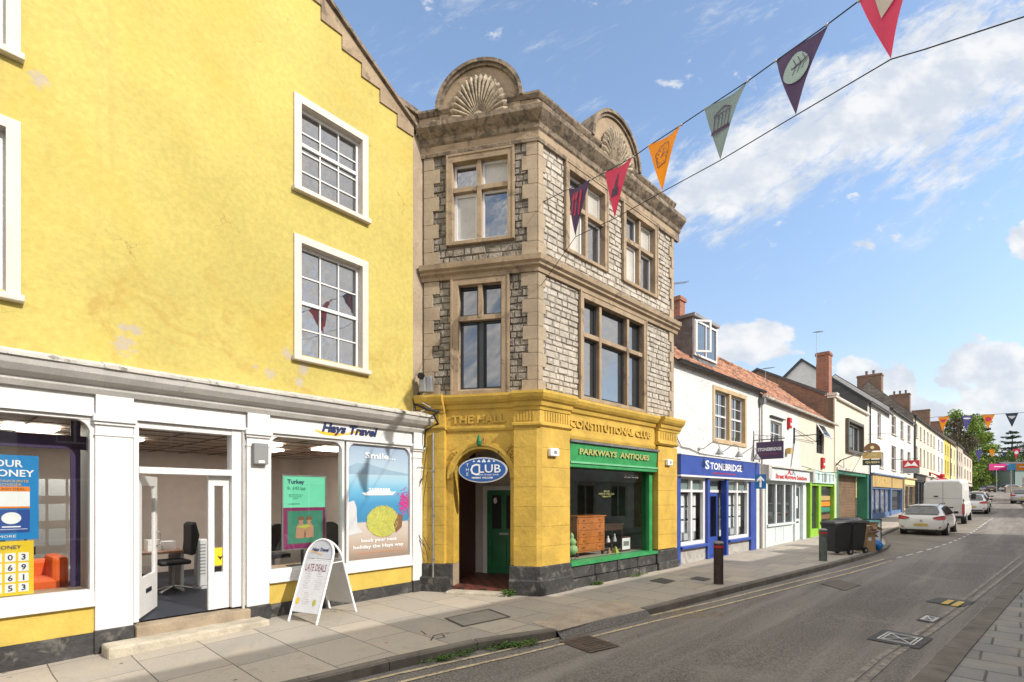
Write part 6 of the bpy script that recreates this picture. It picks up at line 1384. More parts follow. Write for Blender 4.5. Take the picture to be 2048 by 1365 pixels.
# direction sign
u_ = WU(1521, .5); zt_, zb_ = FW.Z(1521, 949, .5), FW.Z(1521, 978, .5); t = thing('one_way_sign', 'blue sign with a white upward arrow between the blue and white shops', 'road sign', tuple(FW.P(u_, .4, (zt_ + zb_) / 2)))
c_ = FW.P(u_, .5, 0); FQ = Frame((c_.x, c_.y), (1, -.3)); hw = .17
MB().box(FQ, -hw, hw, -.01, .0, zb_, zt_).build('plate', flat('sign_blue', (.01, .11, .30)), t); zc = (zb_ + zt_) / 2; MB().plate(FQ, [(-.03, zc - .19), (.03, zc - .19), (.03, zc + .06), (.11, zc - .0), (.11, zc + .06), (0, zc + .19), (-.11, zc + .06), (-.11, zc), (-.03, zc + .06)], .001, .004).build('arrow', M['c_white'], t)
MB().tube([FW.P(u_ - .2, .02, zc), FW.P(u_, .5, zc)], .02).build('bracket', M['grey_metal'], t)
# ---- the rest of the row, all on one line
TU = lambda x, w=0: FT.U(x, w)
def row_window(H, F, u0, u1, z0, z1, glassm='far_glass', fm='white_paint', sill=True, nx=1, nz=2):
    o = win(H, F, u0, u1, z0, z1, -.12, M[fm], M[glassm], nx, nz, .06, .035, .06)
    if sill: MB().box(F, u0 - .06, u1 + .06, -.1, .09, z0 - .08, z0).build('sill', M['cream_paint'], o)
    return o
def house(name, label, u0, u1, zE, run, rise, wm, rm, wins, zshop, gab=(), surround=None, gut=True, sm=None, z0=0, pipe=None):
    H = thing(name, label, 'building', tuple(FT.P((u0 + u1) / 2, 0, z0)))
    MB().holes(FT, u0, u1, zshop, zE, [w[:4] for w in wins], 0, .22).build('wall', M[wm], H)
    for w in wins: row_window(H, FT, *w[:4])
    if rise: roofm(FT, u0, u1, zE, run, rise, M[rm], H)
    if gab: gables(FT, gab, zE, run, rise, M[sm or wm], H, z0)
    if gut: gutter(FT, u0, u1, zE - .05, H)
    if pipe is not None: MB().tube([FT.P(pipe, .08, z0 + .3), FT.P(pipe, .08, zE - .1)], .045).build('downpipe', M['black_metal'], H)
    return H
def shop(H, u0, u1, z0, z1, pm, fm, gm='window_glass', nb=3, fh=.55, sign=None, door=True):
    """simple shopfront: pilasters, fascia, mullions, riser"""
    mb = MB(); mb.box(FT, u0, u0 + .22, -.2, .10, z0 - .3, z1).box(FT, u1 - .22, u1, -.2, .10, z0 - .3, z1).box(FT, u0 + .22, u1 - .22, -.2, .04, z0 - .3, z0 + .6).box(FT, u0 + .22, u1 - .22, -.1, .05, z1 - fh - .12, z1 - fh)
    for k in range(1, nb): u = u0 + (u1 - u0) * k / nb; mb.box(FT, u - .05, u + .05, -.12, .03, z0 + .6, z1 - fh)
    o = mb.build('shopfront', M[pm], H)
    MB().box(FT, u0 + .22, u1 - .22, -.1, .13, z1 - fh, z1 - .06).build('fascia_board', M[fm], o); MB().box(FT, u0 - .05, u1 + .05, -.1, .26, z1 - .06, z1 + .03).build('cornice', M[pm], o)
    MB().sheet([FT.P(u0, -.06, z0 + .5), FT.P(u1, -.06, z0 + .5), FT.P(u1, -.06, z1 - fh), FT.P(u0, -.06, z1 - fh)]).build('pane', M[gm], o)
    return o
# cream house with the boarded passage
a, b = TU(1668), TU(1735); zP = 7.0
H = thing('cream_passage_building', 'flat fronted cream building with a framed window over a boarded passage', 'building', tuple(FT.P((a + b) / 2, 0, .2)))
wn = (TU(1692), TU(1721), 4.55, 6.05)
MB().holes(FT, a, b, 3.42, zP, [wn], 0, .25).box(FT, a, a + .32, -.3, .04, .1, zP + .12).build('wall', M['render_cream'], H)
MB().box(FT, a - .03, b, -.3, .12, zP, zP + .10).build('parapet_coping', M['cream_paint'], H); MB().box(FT, a - .06, a + .4, -.4, .14, zP + .12, zP + .24).build('pier_cap', M['cream_paint'], H)
f = MB(); f.box(FT, wn[0] - .16, wn[0], -.2, .16, wn[2] - .16, wn[3] + .16).box(FT, wn[1], wn[1] + .16, -.2, .16, wn[2] - .16, wn[3] + .16).box(FT, wn[0], wn[1], -.2, .16, wn[3], wn[3] + .16).box(FT, wn[0], wn[1], -.2, .16, wn[2] - .16, wn[2]); f.build('window_surround', mat('brown_trim', (.10, .085, .07), .6), H)
win(H, FT, *wn, -.12, M['white_paint'], M['window_glass'], 3, 1, .07, .05, .06)
MB().box(FT, a + .3, b, -.1, .10, 3.36, 3.50).build('jettied_sill', M['weathered_white'], H)
MB().box(FT, a + .35, a + .65, -.5, .05, .1, 3.36).box(FT, b - .25, b, -.5, .05, .1, 3.36).box(FT, a + .65, b - .25, -.5, -.02, 3.18, 3.36).build('passage_frame', M['teal_paint'], H)
bd = MB()
for k in range(18): bd.box(FT, a + 1.2, b - .25, -.62, -.56 + .02 * rnd.random(), .15 + k * .17, .15 + k * .17 + .155)
bd.box(FT, a + .65, a + 1.2, -1.6, -1.5, .1, 3.3); bd.build('boarding', M['wood_boards'], H)
gb = MB(); zr = 9.15; rw = 3.7
gb.sheet([FT.P(a, -.02, 5.2), FT.P(a, -7.4, 5.2), FT.P(a, -7.4, 7), FT.P(a, -rw, zr - .15), FT.P(a, -.02, zP + .1)]); gb.build('gable_wall', M['brown_brick'], H)
MB().prof(FT, a - .06, b, [(-.3, zP + .12), (-.3, zP + .3), (-rw, zr), (-rw, zr - .12)]).prof(FT, a - .06, b, [(-rw, zr - .12), (-rw, zr), (-7.4, zP + .1), (-7.4, zP)]).build('roof', M['slate'], H)
gutter(FT, a + .35, b, zP + .02, H, M['weathered_white'], .1)
u_ = FT.U(1648, -1.1); chimney(FT, u_, -1.1, 6.8, 10.0, .66, .62, M['red_brick'], H, 0)
_b = FT.P(FT.U(1633, -1.1), -1.1, 9.1); aerial('tv_aerial', 'aerial on a tall pole beside the slim brick chimney', _b, 1.75, (.8, .5, .16), .85, 7)
_b = FW.P(FW.U(1531, -3), -3, 7.9); aerial('tv_aerial', 'aerial on a short mast above the red tiled ridge', _b, .95, (.8, .4, .16), .95, 9)
u_ = FW.U(1549, -3.6); chimney(FW, u_, -3.6, 7.0, 8.6, .6, .5, M['red_brick'], Wt, 0)
t = thing('menu_board', 'cream notice board with dark lettering on the passage boarding', 'notice board', tuple(FT.P(TU(1723), -.5, 2.2))); u0, u1 = TU(1712, -.5), TU(1733, -.5)
MB().box(FT, u0, u1, -.54, -.50, 1.9, 3.05).build('board', M['c_cream_board'], t); x = MB()
for k in range(8): x.box(FT, u0 + .15 + .05 * (k % 3), u1 - .15 - .05 * (k % 2), -.50, -.496, 2.0 + k * .1, 2.03 + k * .1)
x.plate(FT, disc(FT, (u0 + u1) / 2, 2.9, .07, .06, 8), -.50, -.495); x.build('lettering', M['c_brown'], t)
# round-topped pub sign on a gooseneck
px_, w_ = 1744, 1.2; u_ = FT.U(px_, w_); zt_, zb_ = FT.Z(px_, 886, w_), FT.Z(px_, 931, w_)
t = thing('pub_sign', 'round topped two board hanging sign on a curved iron arm by the passage', 'sign', tuple(FT.P(u_ - .3, 0, zb_)))
c_ = FT.P(u_, w_, 0); FQ = Frame((c_.x, c_.y), (.95, -.31)); hw = .37
MB().plate(FQ, [(-hw, zt_ - .42), (hw, zt_ - .42)] + arc(0, zt_ - .38, hw, 0, math.pi, 14), -.03, .03).build('arched_board', M['c_brown'], t)
MB().box(FQ, -hw - .05, hw + .05, -.03, .03, zb_ + .34, zt_ - .48).build('gilt_board', M['c_gold_board'], t); MB().box(FQ, -hw - .05, hw + .05, -.03, .03, zb_, zb_ + .30).build('name_board', M['c_shop_dark'], t)
x = MB().text(FQ, 'QUEEN', 0, zb_ + .15, .031, W=.62, H=.13, bold=.02); x.text(FQ, 'The', 0, zb_ + .55, .031, W=.4, H=.15, shear=.3); x.plate(FQ, disc(FQ, 0, zt_ - .25, .09, .09, 10), .031, .036); x.build('lettering', M['c_cream_board'], t)
MB().tube([FT.P(u_ - 2.2, .02, zb_ - .1), FT.P(u_ - 2.1, .25, zb_ + .2), FT.P(u_ - 1.2, .8, zb_ + .55), FT.P(u_ - .4, w_, zt_ - .45), FT.P(u_, w_, zt_ - .44)], .03).tube([FT.P(u_ - 2.2, .02, zb_ - .7), FT.P(u_ - 2.2, .02, zb_)], .03).build('arm', M['black_metal'], t)

wm = 'render_white'
a, b = TU(1735), TU(1779)
w7 = [(TU(1755), TU(1762), 5.95, 7.55), (TU(1759), TU(1767), 3.95, 5.0)]
H7 = house('gabled_white_house', 'white house with a tall split gable and a blue shop with a gilt board', a + .03, b, 7.9, 3.65, 3.2, wm, 'slate', w7, 3.4, z0=.3, pipe=a + .35)
gw = MB(); run, rise = 3.65, 3.2; sp = 2.7
gw.sheet([FT.P(a, -sp, 6.5), FT.P(a, -7.3, 6.5), FT.P(a, -5.6, 9.5), FT.P(a, -run, 7.9 + rise), FT.P(a, -sp, 7.9 + rise * sp / run)]); gw.build('gable_wall', M['render_white'], H7)
MB().sheet([FT.P(a, -.01, 6.5), FT.P(a, -sp, 6.5), FT.P(a, -sp, 7.9 + rise * sp / run), FT.P(a, -.01, 7.9)]).build('slate_hanging', M['slate'], H7)
MB().prof(FT, a - .12, a + .03, [(.2, 7.72), (.2, 7.85), (-run, 7.9 + rise + .1), (-run, 7.9 + rise - .08)]).prof(FT, a - .12, a + .03, [(-run, 7.9 + rise - .08), (-run, 7.9 + rise + .1), (-7.3, 7.9), (-7.3, 7.75)]).build('bargeboard', M['dark_frame'], H7)
a8, b8 = TU(1779), TU(1827)
w8 = []
for x0_, x1_ in ((1783, 1792), (1801, 1807), (1815, 1821)): w8 += [(TU(x0_), TU(x1_), 6.6, 8.0), (TU(x0_), TU(x1_), 3.95, 5.75)]
H8 = house('white_town_house', 'white three bay town house with slim brown windows and dark eaves', a8, b8, 8.42, 3.4, 2.9, wm, 'slate', w8, 3.4, gab=(a8,), z0=.4, pipe=b8 - .15)
mat('dusty_blue', (.10, .17, .33), .6); mat('pale_glass', (.20, .21, .24), .3, .5, 4, 0, dirt=[((.5, .5, .52), 5, .52, .8)])
s7 = shop(H7, TU(1739), b, .3, 3.45, 'dusty_blue', 'c_gold_board', 'pale_glass', nb=4, fh=.85)
s8 = shop(H8, b + .02, TU(1802), .35, 3.45, 'dusty_blue', 'c_gold_board', nb=1, fh=.85); shop(H8, TU(1805), b8, .4, 3.5, 'ochre_stone', 'c_cream_board', nb=2)
MB().box(FT, TU(1745), TU(1778), .131, .15, 2.62, 3.40).build('gilt_letter_panel', M['c_gold_board'], s7)
x = MB(); r = random.Random(8)
for k in range(26):
    u = TU(1746) + (TU(1777) - TU(1746)) * r.random(); z = 2.68 + .62 * r.random(); x.box(FT, u, u + r.uniform(.08, .3), .15, .17, z, z + r.uniform(.04, .12))
x.build('gilt_relief', mat('gilt_relief', (.62, .44, .17), .7), s7)
# terrace beyond: houses of the same height stepping away
def colw(px0, px1, n, rows, wf=.42):
    out = []; u0, u1 = TU(px0), TU(px1); st = (u1 - u0) / n
    for k in range(n):
        c = u0 + st * (k + .5)
        for (z0, z1) in rows: out.append((c - st * wf / 2, c + st * wf / 2, z0, z1))
    return out
rows = [(7.35, 8.55), (4.95, 6.55)]
H9 = house('long_cream_terrace', 'long cream terrace house with six bays of brown sash windows', TU(1827) + .02, TU(1872), 9.2, 3.35, 3.4, 'render_cream', 'slate', colw(1829, 1871, 6, rows), 4.0, gab=(TU(1827) + .02,), sm='stone_rubble_far', z0=.6, pipe=TU(1828) + .1)
shop(H9, TU(1828), TU(1848), .65, 4.0, 'dark_frame', 'c_shop_dark', nb=3); shop(H9, TU(1849), TU(1871), .8, 4.0, 'weathered_white', 'c_stone_beige', nb=4)
chimney(FT, TU(1827) + .9, -3.35, 11.0, 13.4, .9, 1.9, M['brown_brick'], H9, 2, 'brown_slate', across=True)
u_ = FT.U(1800, -3.35); chimney(FT, u_, -3.35, 11.5, 14.0, .8, 1.9, M['brown_brick'], H9, 3, 'brown_slate', across=True); 
H10 = house('white_terrace_house', 'narrow white terrace house with two bays, beyond the long cream one', TU(1872) + .02, TU(1888), 9.2, 3.35, 3.2, wm, 'slate', colw(1874, 1887, 2, rows), 4.2, z0=1.0)
shop(H10, TU(1873), TU(1887), 1.1, 4.2, 'c_red', 'c_crimson', nb=3)
u_ = FT.U(1842, -3.35); chimney(FT, u_, -3.35, 11.5, 14.3, .8, 2.0, M['brown_brick'], H10, 0)
H11 = house('bright_yellow_terrace_house', 'bright lemon yellow terrace house in the distance', TU(1888) + .02, TU(1899), 9.3, 3.35, 3.0, 'lemon', 'brown_slate', colw(1889, 1898, 2, rows), 4.2, z0=1.2) if mat('lemon', (.58, .48, .10), .8) else None
shop(H11, TU(1889), TU(1898), 1.2, 4.2, 'render_cream', 'c_cream_board', nb=2)
H12 = house('pale_yellow_terrace_house', 'pale buttery terrace house beyond the lemon yellow one', TU(1899) + .02, TU(1912), 9.35, 3.35, 3.0, 'butter', 'brown_slate', colw(1900, 1911, 2, rows), 4.2, z0=1.4, pipe=TU(1899) + .2) if mat('butter', (.72, .62, .32), .8) else None
shop(H12, TU(1900), TU(1911), 1.4, 4.2, 'render_cream', 'c_cream_board', nb=3)
u_ = FT.U(1872, -3.35); chimney(FT, u_, -3.35, 11.5, 14.6, .8, 2.0, M['brown_brick'], H12, 0)
H13 = house('tall_grey_terrace_house', 'taller grey and white house near the far end of the row', TU(1912) + .02, TU(1926), 9.9, 3.6, 3.2, 'grey_house', 'brown_slate', colw(1913, 1925, 3, [(7.6, 8.9), (5.1, 6.7)]), 4.2, gab=(TU(1912) + .02,), z0=1.6, pipe=TU(1913)) if mat('grey_house', (.42, .37, .31), .9) else None
shop(H13, TU(1913), TU(1925), 1.6, 4.2, 'render_cream', 'c_stone_beige', nb=3)
H14 = house('end_terrace_house', 'pale stone house closing the far end of the row', TU(1926) + .02, TU(1944), 9.4, 3.5, 2.6, 'end_house', 'brown_slate', colw(1927, 1943, 3, [(7.4, 8.7), (5.1, 6.6)]), 4.4, z0=2.0) if mat('end_house', (.55, .47, .38), .9) else None
shop(H14, TU(1927), TU(1943), 2.0, 4.4, 'dark_frame', 'c_stone_beige', nb=4)
# red sign over the pavement
px_, w_ = 1822, 1.0; u_ = FT.U(px_, w_); zt_, zb_ = FT.Z(px_, 921, w_), FT.Z(px_, 947, w_); t = thing('red_hanging_sign', 'square red and grey hanging sign in front of the long terrace', 'sign', tuple(FT.P(u_, w_, zb_)))
c_ = FT.P(u_, w_, 0); FQ = Frame((c_.x, c_.y), (.9, -.43)); zm = zb_ * .6 + zt_ * .4
MB().box(FQ, -.5, .5, -.03, .03, zm, zt_).build('red_board', M['c_red'], t); MB().box(FQ, -.5, .5, -.03, .03, zb_, zm).build('grey_board', M['c_mid_grey'], t); MB().tube([FT.P(u_, .0, zt_ + .1), FT.P(u_, w_ + .4, zt_ + .1)], .02).build('arm', M['black_metal'], t)
x = MB().plate(FQ, [(-.42, zm + .1), (-.2, zt_ - .1), (.0, zm + .25), (.2, zt_ - .1), (.42, zm + .1), (.1, zm + .18), (-.1, zm + .16)], .031, .035); x.build('emblem', M['c_white'], t)
px_ = 1885; w_ = 1.0; u_ = FT.U(px_, w_); t = thing('red_canopy', 'small red shop canopy with raised ends, just above the white van roof', 'canopy', tuple(FT.P(u_, .2, 5)))
zt_ = FT.Z(px_, 955, w_); MB().prof(FT, u_ - .9, u_ + .9, [(0, zt_ + .5), (0, zt_ + .56), (1.1, zt_ + .05), (1.1, zt_ - .2)]).build('canvas', M['c_red'], t)
for s in (-1, 1): MB().lathe(FT.P(u_ + s * .9, 1.0, zt_ + .05), [(.08, 0), (.15, .1), (.11, .26), (.02, .32)], 8).build('end_ball', M['c_red'], t)
# overhead wires crossing the row front
t = thing('overhead_wires', 'thin overhead wires strung along the white house fronts', 'wires', tuple(FW.P(0, .3, 3)))
MB().tube([FW.P(4, .25, 3.25), FW.P(7, .3, 3.1), FT.P(2, .35, 3.2), FT.P(4, .4, 4.2)], .014, 4).tube([FT.P(6, .4, 5.6), FT.P(12, .5, 6.2), FT.P(20, .4, 6.4)], .012, 4).build('wire', M['c_black'], t)

# ------------------------------------------------------------------ the opposite row (behind and right of the camera; seen in shop glass and by its shade)
FOp = Frame((.705 * 2.2, -.709 * 2.2), FS.d)                         # facade line; -w is the street side
op = [(-26, -19, 5.7, 'render_white'), (-19, -12, 6.3, 'red_brick'), (-12, -5.5, 6.0, 'render_cream'), (-5.5, 2, 5.9, 'render_white'), (2, 9.5, 6.1, 'brown_brick'), (9.5, 17, 5.75, 'render_cream'), (17, 26, 5.2, 'render_white'), (26, 34.5, 5.5, 'red_brick'), (50, 57, 5.8, 'render_cream'), (57, 63, 6.0, 'render_white'), (82, 93, 7.0, 'red_brick')]
oplab = ['white rendered house across the street, far behind the camera', 'red brick house across the street behind the camera', 'cream house across the street behind the camera', 'white house directly behind the camera', 'brown brick house just right of the camera', 'cream house across from the club', 'white house across from the estate agent', 'red brick house across from the parked hatchback', 'cream house across from the white van', 'white house across from the long cream terrace', 'last red brick house across the street']
for (a, b, ze, wmn), lb in zip(op, oplab):
    zb0 = g(*FOp.P(a, 0, 0)[:2]); H = thing('opposite_house', lb, 'building', tuple(FOp.P((a + b) / 2, 0, zb0)))
    z1 = zb0 + ze; nw = max(2, int((b - a) / 2.4)); ws = []
    for k in range(nw):
        c = a + (b - a) * (k + .5) / nw; ws += [(c - .45, c + .45, zb0 + 3.5, zb0 + 5.0), (c - .8, c + .8, zb0 + .7, zb0 + 2.5)]
    MB().holes(FOp, a, b, zb0 - .4, z1, ws, 0, -.2).box(FOp, a, b, .5, 6.5, zb0 - .4, z1 - .03).box(FOp, a, b, -.14, 0, zb0 + 2.65, zb0 + 3.1).build('wall', M[wmn], H)
    for w in ws:
        wb = MB().box(FOp, w[0], w[0] + .06, .08, .16, w[2], w[3]).box(FOp, w[1] - .06, w[1], .08, .16, w[2], w[3]).box(FOp, w[0] + .06, w[1] - .06, .08, .16, w[2], w[2] + .06).box(FOp, w[0] + .06, w[1] - .06, .08, .16, w[3] - .06, w[3]).box(FOp, (w[0] + w[1]) / 2 - .03, (w[0] + w[1]) / 2 + .03, .08, .16, w[2] + .06, w[3] - .06).build('window', M['white_paint'], H)
        MB().sheet([FOp.P(w[0], .13, w[2]), FOp.P(w[1], .13, w[2]), FOp.P(w[1], .13, w[3]), FOp.P(w[0], .13, w[3])]).build('pane', M['far_glass'], wb)
    MB().prof(FOp, a, b, [(-.15, z1 - .05), (-.15, z1), (3.2, z1 + 1.6), (6.6, z1), (6.6, z1 - .05), (3.2, z1 + 1.5)]).build('roof', M['slate'], H)
# grey building closing the view on the right, at the far junction
def closing(name, lb, px0, px1, d, ztop, m, roof='slate', dep=8, wins=True):
    x0, x1 = (px0 - 1024) / FPX * d, (px1 - 1024) / FPX * d; F = Frame((x0, d), (1, 0)); z0 = g(x0, d) - .5; H = thing(name, lb, 'building', ((x0 + x1) / 2, d, z0))
    L = x1 - x0; ws = [(L * .18, L * .95, z0 + .8, z0 + 3.6)] if wins else []
    MB().holes(F, 0, L, z0, ztop, ws, 0, .3).box(F, 0, L, -dep, -.35, z0, ztop - .02).build('wall', M[m], H)
    for w in ws: row_window(H, F, *w, glassm='far_glass', sill=False, nx=3)
    MB().prof(F, -.3, L + .3, [(.4, ztop - .1), (.4, ztop + .1), (-dep / 2, ztop + 2.0), (-dep, ztop)]).build('roof', M[roof], H); return H
closing('junction_building', 'low grey green building at the far right beyond the parked cars', 2030, 2110, 118, 8.2, 'c_grey_green')

# ------------------------------------------------------------------ bunting
FN = Frame((.6, 10.15), (.505 / 1, -1.0))                            # plan line of the near string
FN.n = (-abs(FN.d[1]), -abs(FN.d[0]))
def NP(px, py): u = FN.U(px); return FN.P(u, 0, FN.Z(px, py))
up = [(1085, 405), (1110, 392), (1137, 379), (1182, 360), (1211, 345), (1267, 314), (1298, 292), (1363, 250), (1411, 218), (1495, 163), (1552, 122), (1654, 50), (1718, 2), (1827, -72)]
lo = [(1078, 577), (1112, 530), (1151, 474), (1230, 437), (1325, 384), (1441, 321), (1592, 231), (1782, 119)]
UP = [NP(*p) for p in up]; LO = [NP(*p) for p in lo]
far_ = UP[-1] + (UP[-1] - UP[-2]) * 1.0
U2 = [far_, far_ + Vector((1.3, -2.6, .35)), far_ + Vector((2.2, -4.5, .8))]
L2 = [NP(1850, 99), NP(2048, 34), NP(2048, 34) + Vector((1.5, -2.9, .3))]
t = thing('bunting_rope', 'upper dark rope of the near bunting, fixed to the stone corner', 'rope', tuple(UP[0])); MB().tube(UP + U2, .007, 5).build('rope', M['c_black'], t)
kb = MB()
for p in UP[2:]: kb.lathe(p, [(.004, -.016), (.018, -.008), (.018, .008), (.004, .016)], 6)
kb.build('knots', M['c_pale_grey'], t)
t = thing('bunting_rope', 'lower thin rope holding the points of the near pennants', 'rope', tuple(LO[0])); MB().tube(LO + L2, .006, 5).build('rope', M['c_black'], t)
def pennant(L, Rt, T, m, label, group, symbol=None, sm=None):
    t = thing('pennant', label, 'pennant', tuple((L + Rt) / 2), group); n = 10
    L, Rt, T = Vector(L), Vector(Rt), Vector(T); nn = (Rt - L).cross(T - L).normalized()
    if nn.y > 0: nn = -nn                                           # towards the viewer side
    mb = MB(); vs = []; ph = rnd.random() * 6; sz = (Rt - L).length
    def at(a, b, off=0.0):
        p = (L * (1 - a) + Rt * a) * (1 - b) + T * b; c = .020 * sz / .6 * math.sin(a * 5 + b * 4 + ph) * (1 - b) + .03 * math.sin(b * 3.1); sag = -.02 * math.sin(a * math.pi) * (1 - b)
        return p + nn * (c + off) + Vector((0, 0, sag))
    for i in range(n + 1):
        for j in range(n + 1): vs.append(at(j / n, i / n))
    mb.add(vs, [(i * (n + 1) + j, i * (n + 1) + j + 1, (i + 1) * (n + 1) + j + 1, (i + 1) * (n + 1) + j) for i in range(n) for j in range(n)])
    mb.build('cloth', m, t, smooth=True)
    if symbol:
        s = MB()
        for poly in symbol:
            P = []
            for k, (x, y) in enumerate(poly):                        # x across 0..1 of the full top edge, y down 0..1
                b = y * 1.22 + .05; x = .5 + (x - .5) * 1.12; a = (x - .5 * b) / max(1 - b, .05); P.append(at(a, b, .016))
            s.sheet(P)
        s.build('emblem', sm, t)
        s2 = MB()
    return t
def pl(x0, y0, x1, y1, w=.02):
    dx, dy = x1 - x0, y1 - y0; L = math.hypot(dx, dy) or 1; ox, oy = -dy / L * w, dx / L * w; return [(x0 + ox, y0 + oy), (x1 + ox, y1 + oy), (x1 - ox, y1 - oy), (x0 - ox, y0 - oy)]
def ell(cx, cy, rx, ry, n=14): return [(cx + rx * math.cos(6.2832 * k / n), cy + ry * math.sin(6.2832 * k / n)) for k in range(n)]
cut = [pl(.33, .1, .37, .42, .025), pl(.5, .1, .5, .45, .025), pl(.67, .1, .63, .45, .025), ell(.5, .13, .06, .07), [(.27, .05), (.30, .05), (.31, .15), (.37, .15), (.38, .05), (.41, .05), (.39, .20), (.30, .20)], [(.64, .04), (.72, .10), (.70, .25), (.64, .25)]]
tower = [[(.38, .45), (.62, .45), (.62, .33), (.38, .33)], [(.45, .35), (.57, .35), (.555, .2), (.465, .2)], [(.47, .2), (.55, .2), (.51, .03)], [(.38, .34), (.42, .29), (.46, .34)], [(.56, .34), (.59, .30), (.62, .34)]]
def ring(cx, cy, pts, w): 
    out = []
    for (a, b), (c, d) in zip(pts, pts[1:] + pts[:1]): out.append(pl(cx + a, cy + b, cx + c, cy + d, w))
    return out
clock = ring(.5, .25, [(-.2, -.06), (-.08, -.17), (.14, -.17), (.2, -.04), (.12, .14), (-.1, .16)], .008) + [pl(.5 + .13 * math.cos(a), .25 + .10 * math.sin(a), .5 + .16 * math.cos(a), .25 + .125 * math.sin(a), .010) for a in [k * .5236 for k in range(12)]] + [pl(.46, .27, .60, .22, .010), pl(.5, .25, .53, .15, .010)]
shel = [[(.3, .16), (.5, .06), (.7, .16), (.66, .16), (.5, .09), (.34, .16)], pl(.32, .18, .68, .18, .012), [(.30, .38), (.70, .38), (.70, .43), (.30, .43)]] + [pl(x, .18, x, .4, .010) for x in (.34, .42, .5, .58, .66)]
leaf = [[(.5 + .21 * math.cos(a_) + .03 * math.sin(2 * a_), .23 + .175 * math.sin(a_)) for a_ in [k * .2618 for k in range(24)]]]
fold = [[(.34, .03), (.72, .0), (.70, .17), (.44, .33)]]
gp_ = 'pennants on the near bunting'
FLG = [((1137, 379), (1182, 360), (1151, 473), 'c_purple', 'purple pennant with red cutlery, nearest the stone corner', cut, 'c_crimson'),
       ((1211, 345), (1267, 314), (1230, 436), 'c_crimson', 'crimson pennant with a dark church tower', tower, 'c_purple'),
       ((1298, 292), (1363, 250), (1325, 383), 'c_orange2', 'orange pennant with a clock face', clock, 'c_purple'),
       ((1411, 218), (1495, 163), (1441, 320), 'c_grey_green', 'grey pennant with a dark market shelter', shel, 'c_purple'),
       ((1552, 122), (1654, 50), (1592, 230), 'c_purple', 'purple pennant with a pale leaf', leaf, 'c_leaf_sage'),
       ((1718, 2), (1827, -72), (1782, 118), 'c_crimson', 'crimson pennant with a pale folded sheet, cut by the top of the picture', fold, 'c_stone_beige')]
flat('c_orange2', (.80, .27, .01))
def cloth(n):                                                       # thin cloth lets a little light through
    m = M['c_' + n if not n.startswith('c_') else n]; k = m.name + '_cloth'
    if k in MATS: return MATS[k]
    c = m.copy(); c.name = k; t = NT(c.node_tree); bs = t.n['Principled BSDF']; o = t.n['Material Output']; tr = t.add('ShaderNodeBsdfTranslucent'); mx = t.add('ShaderNodeMixShader'); mx.inputs[0].default_value = .35
    t.link(bs.inputs['Base Color'].links[0].from_socket, tr.inputs[0]); t.link(bs.outputs[0], mx.inputs[1]); t.link(tr.outputs[0], mx.inputs[2]); t.link(mx.outputs[0], o.inputs[0]); MATS[k] = c; return c
for L, Rt, T, m, lb, sy, sm in FLG:
    pn = pennant(NP(*L), NP(*Rt), NP(*T), cloth(m), lb, gp_, sy, M[sm])
    if 'leaf' in lb:
        L_, R_, T_ = NP(*L), NP(*Rt), NP(*T)
        v = MB(); nn = (R_ - L_).cross(T_ - L_).normalized(); nn = -nn if nn.y > 0 else nn
        def at2(x, y): y = y * 1.22 + .05; x = .5 + (x - .5) * 1.12; a = (x - .5 * y) / (1 - y); return (L_ * (1 - a) + R_ * a) * (1 - y) + T_ * y + nn * .045
        for q in [pl(.32, .26, .72, .20, .008)] + [pl(x, .25 - (x - .3) * .1, x - .06, .25 - (x - .3) * .1 + s * .09, .005) for x in (.42, .5, .58, .66) for s in (-1, 1)]: v.sheet([at2(*p) for p in q])
        v.build('leaf_veins', M['c_purple'], pn)
# two further strings across the street, in perspective order
def farstring(name, d, pts, flags, label, grp):
    k = (.7071, -.7071); cx = (2000 - 1024) / FPX * d; F = Frame((cx, d), k)
    def P(px, py): u = F.U(px); return F.P(u, 0, F.Z(px, py))
    line = [P(*p) for p in pts]; a, b = line[0], line[-1]
    t = thing('bunting_rope', label, 'rope', tuple(line[0])); MB().tube(line, .012, 4).build('rope', M['c_black'], t)
    for (x0, y0, x1, y1, xt, yt, m, lb, sy, sm) in flags: pennant(P(x0, y0), P(x1, y1), P(xt, yt), cloth(m), lb, grp, sy, M[sm])
e1_ = [ell(.5, .22, .22, .14)]; e2_ = [[(.25, .12), (.75, .12), (.66, .22), (.5, .3), (.34, .22)]]
farstring('a', 34, [(1842, 838), (1876, 834), (1932, 831), (1990, 829), (2037, 826), (2090, 824)],
          [(1876, 835, 1899, 832, 1885, 863, 'c_orange2', 'orange pennant of the middle string, above the roofline', e2_, 'c_crimson'), (1923, 832, 1946, 832, 1932, 861, 'c_lilac', 'lilac pennant of the middle string, over the green tree', [ell(.5, .1, .3, .05)], 'c_white'),
           (1964, 830, 1990, 829, 1976, 858, 'c_orange2', 'orange pennant with a pink disc on the middle string', e1_, 'c_crimson'), (2010, 827, 2037, 826, 2024, 855, 'c_slate_blue', 'dark blue pennant with a pale emblem on the middle string', e2_, 'c_pale_grey')], 'rope of the middle bunting string over the street', 'pennants on the middle bunting')
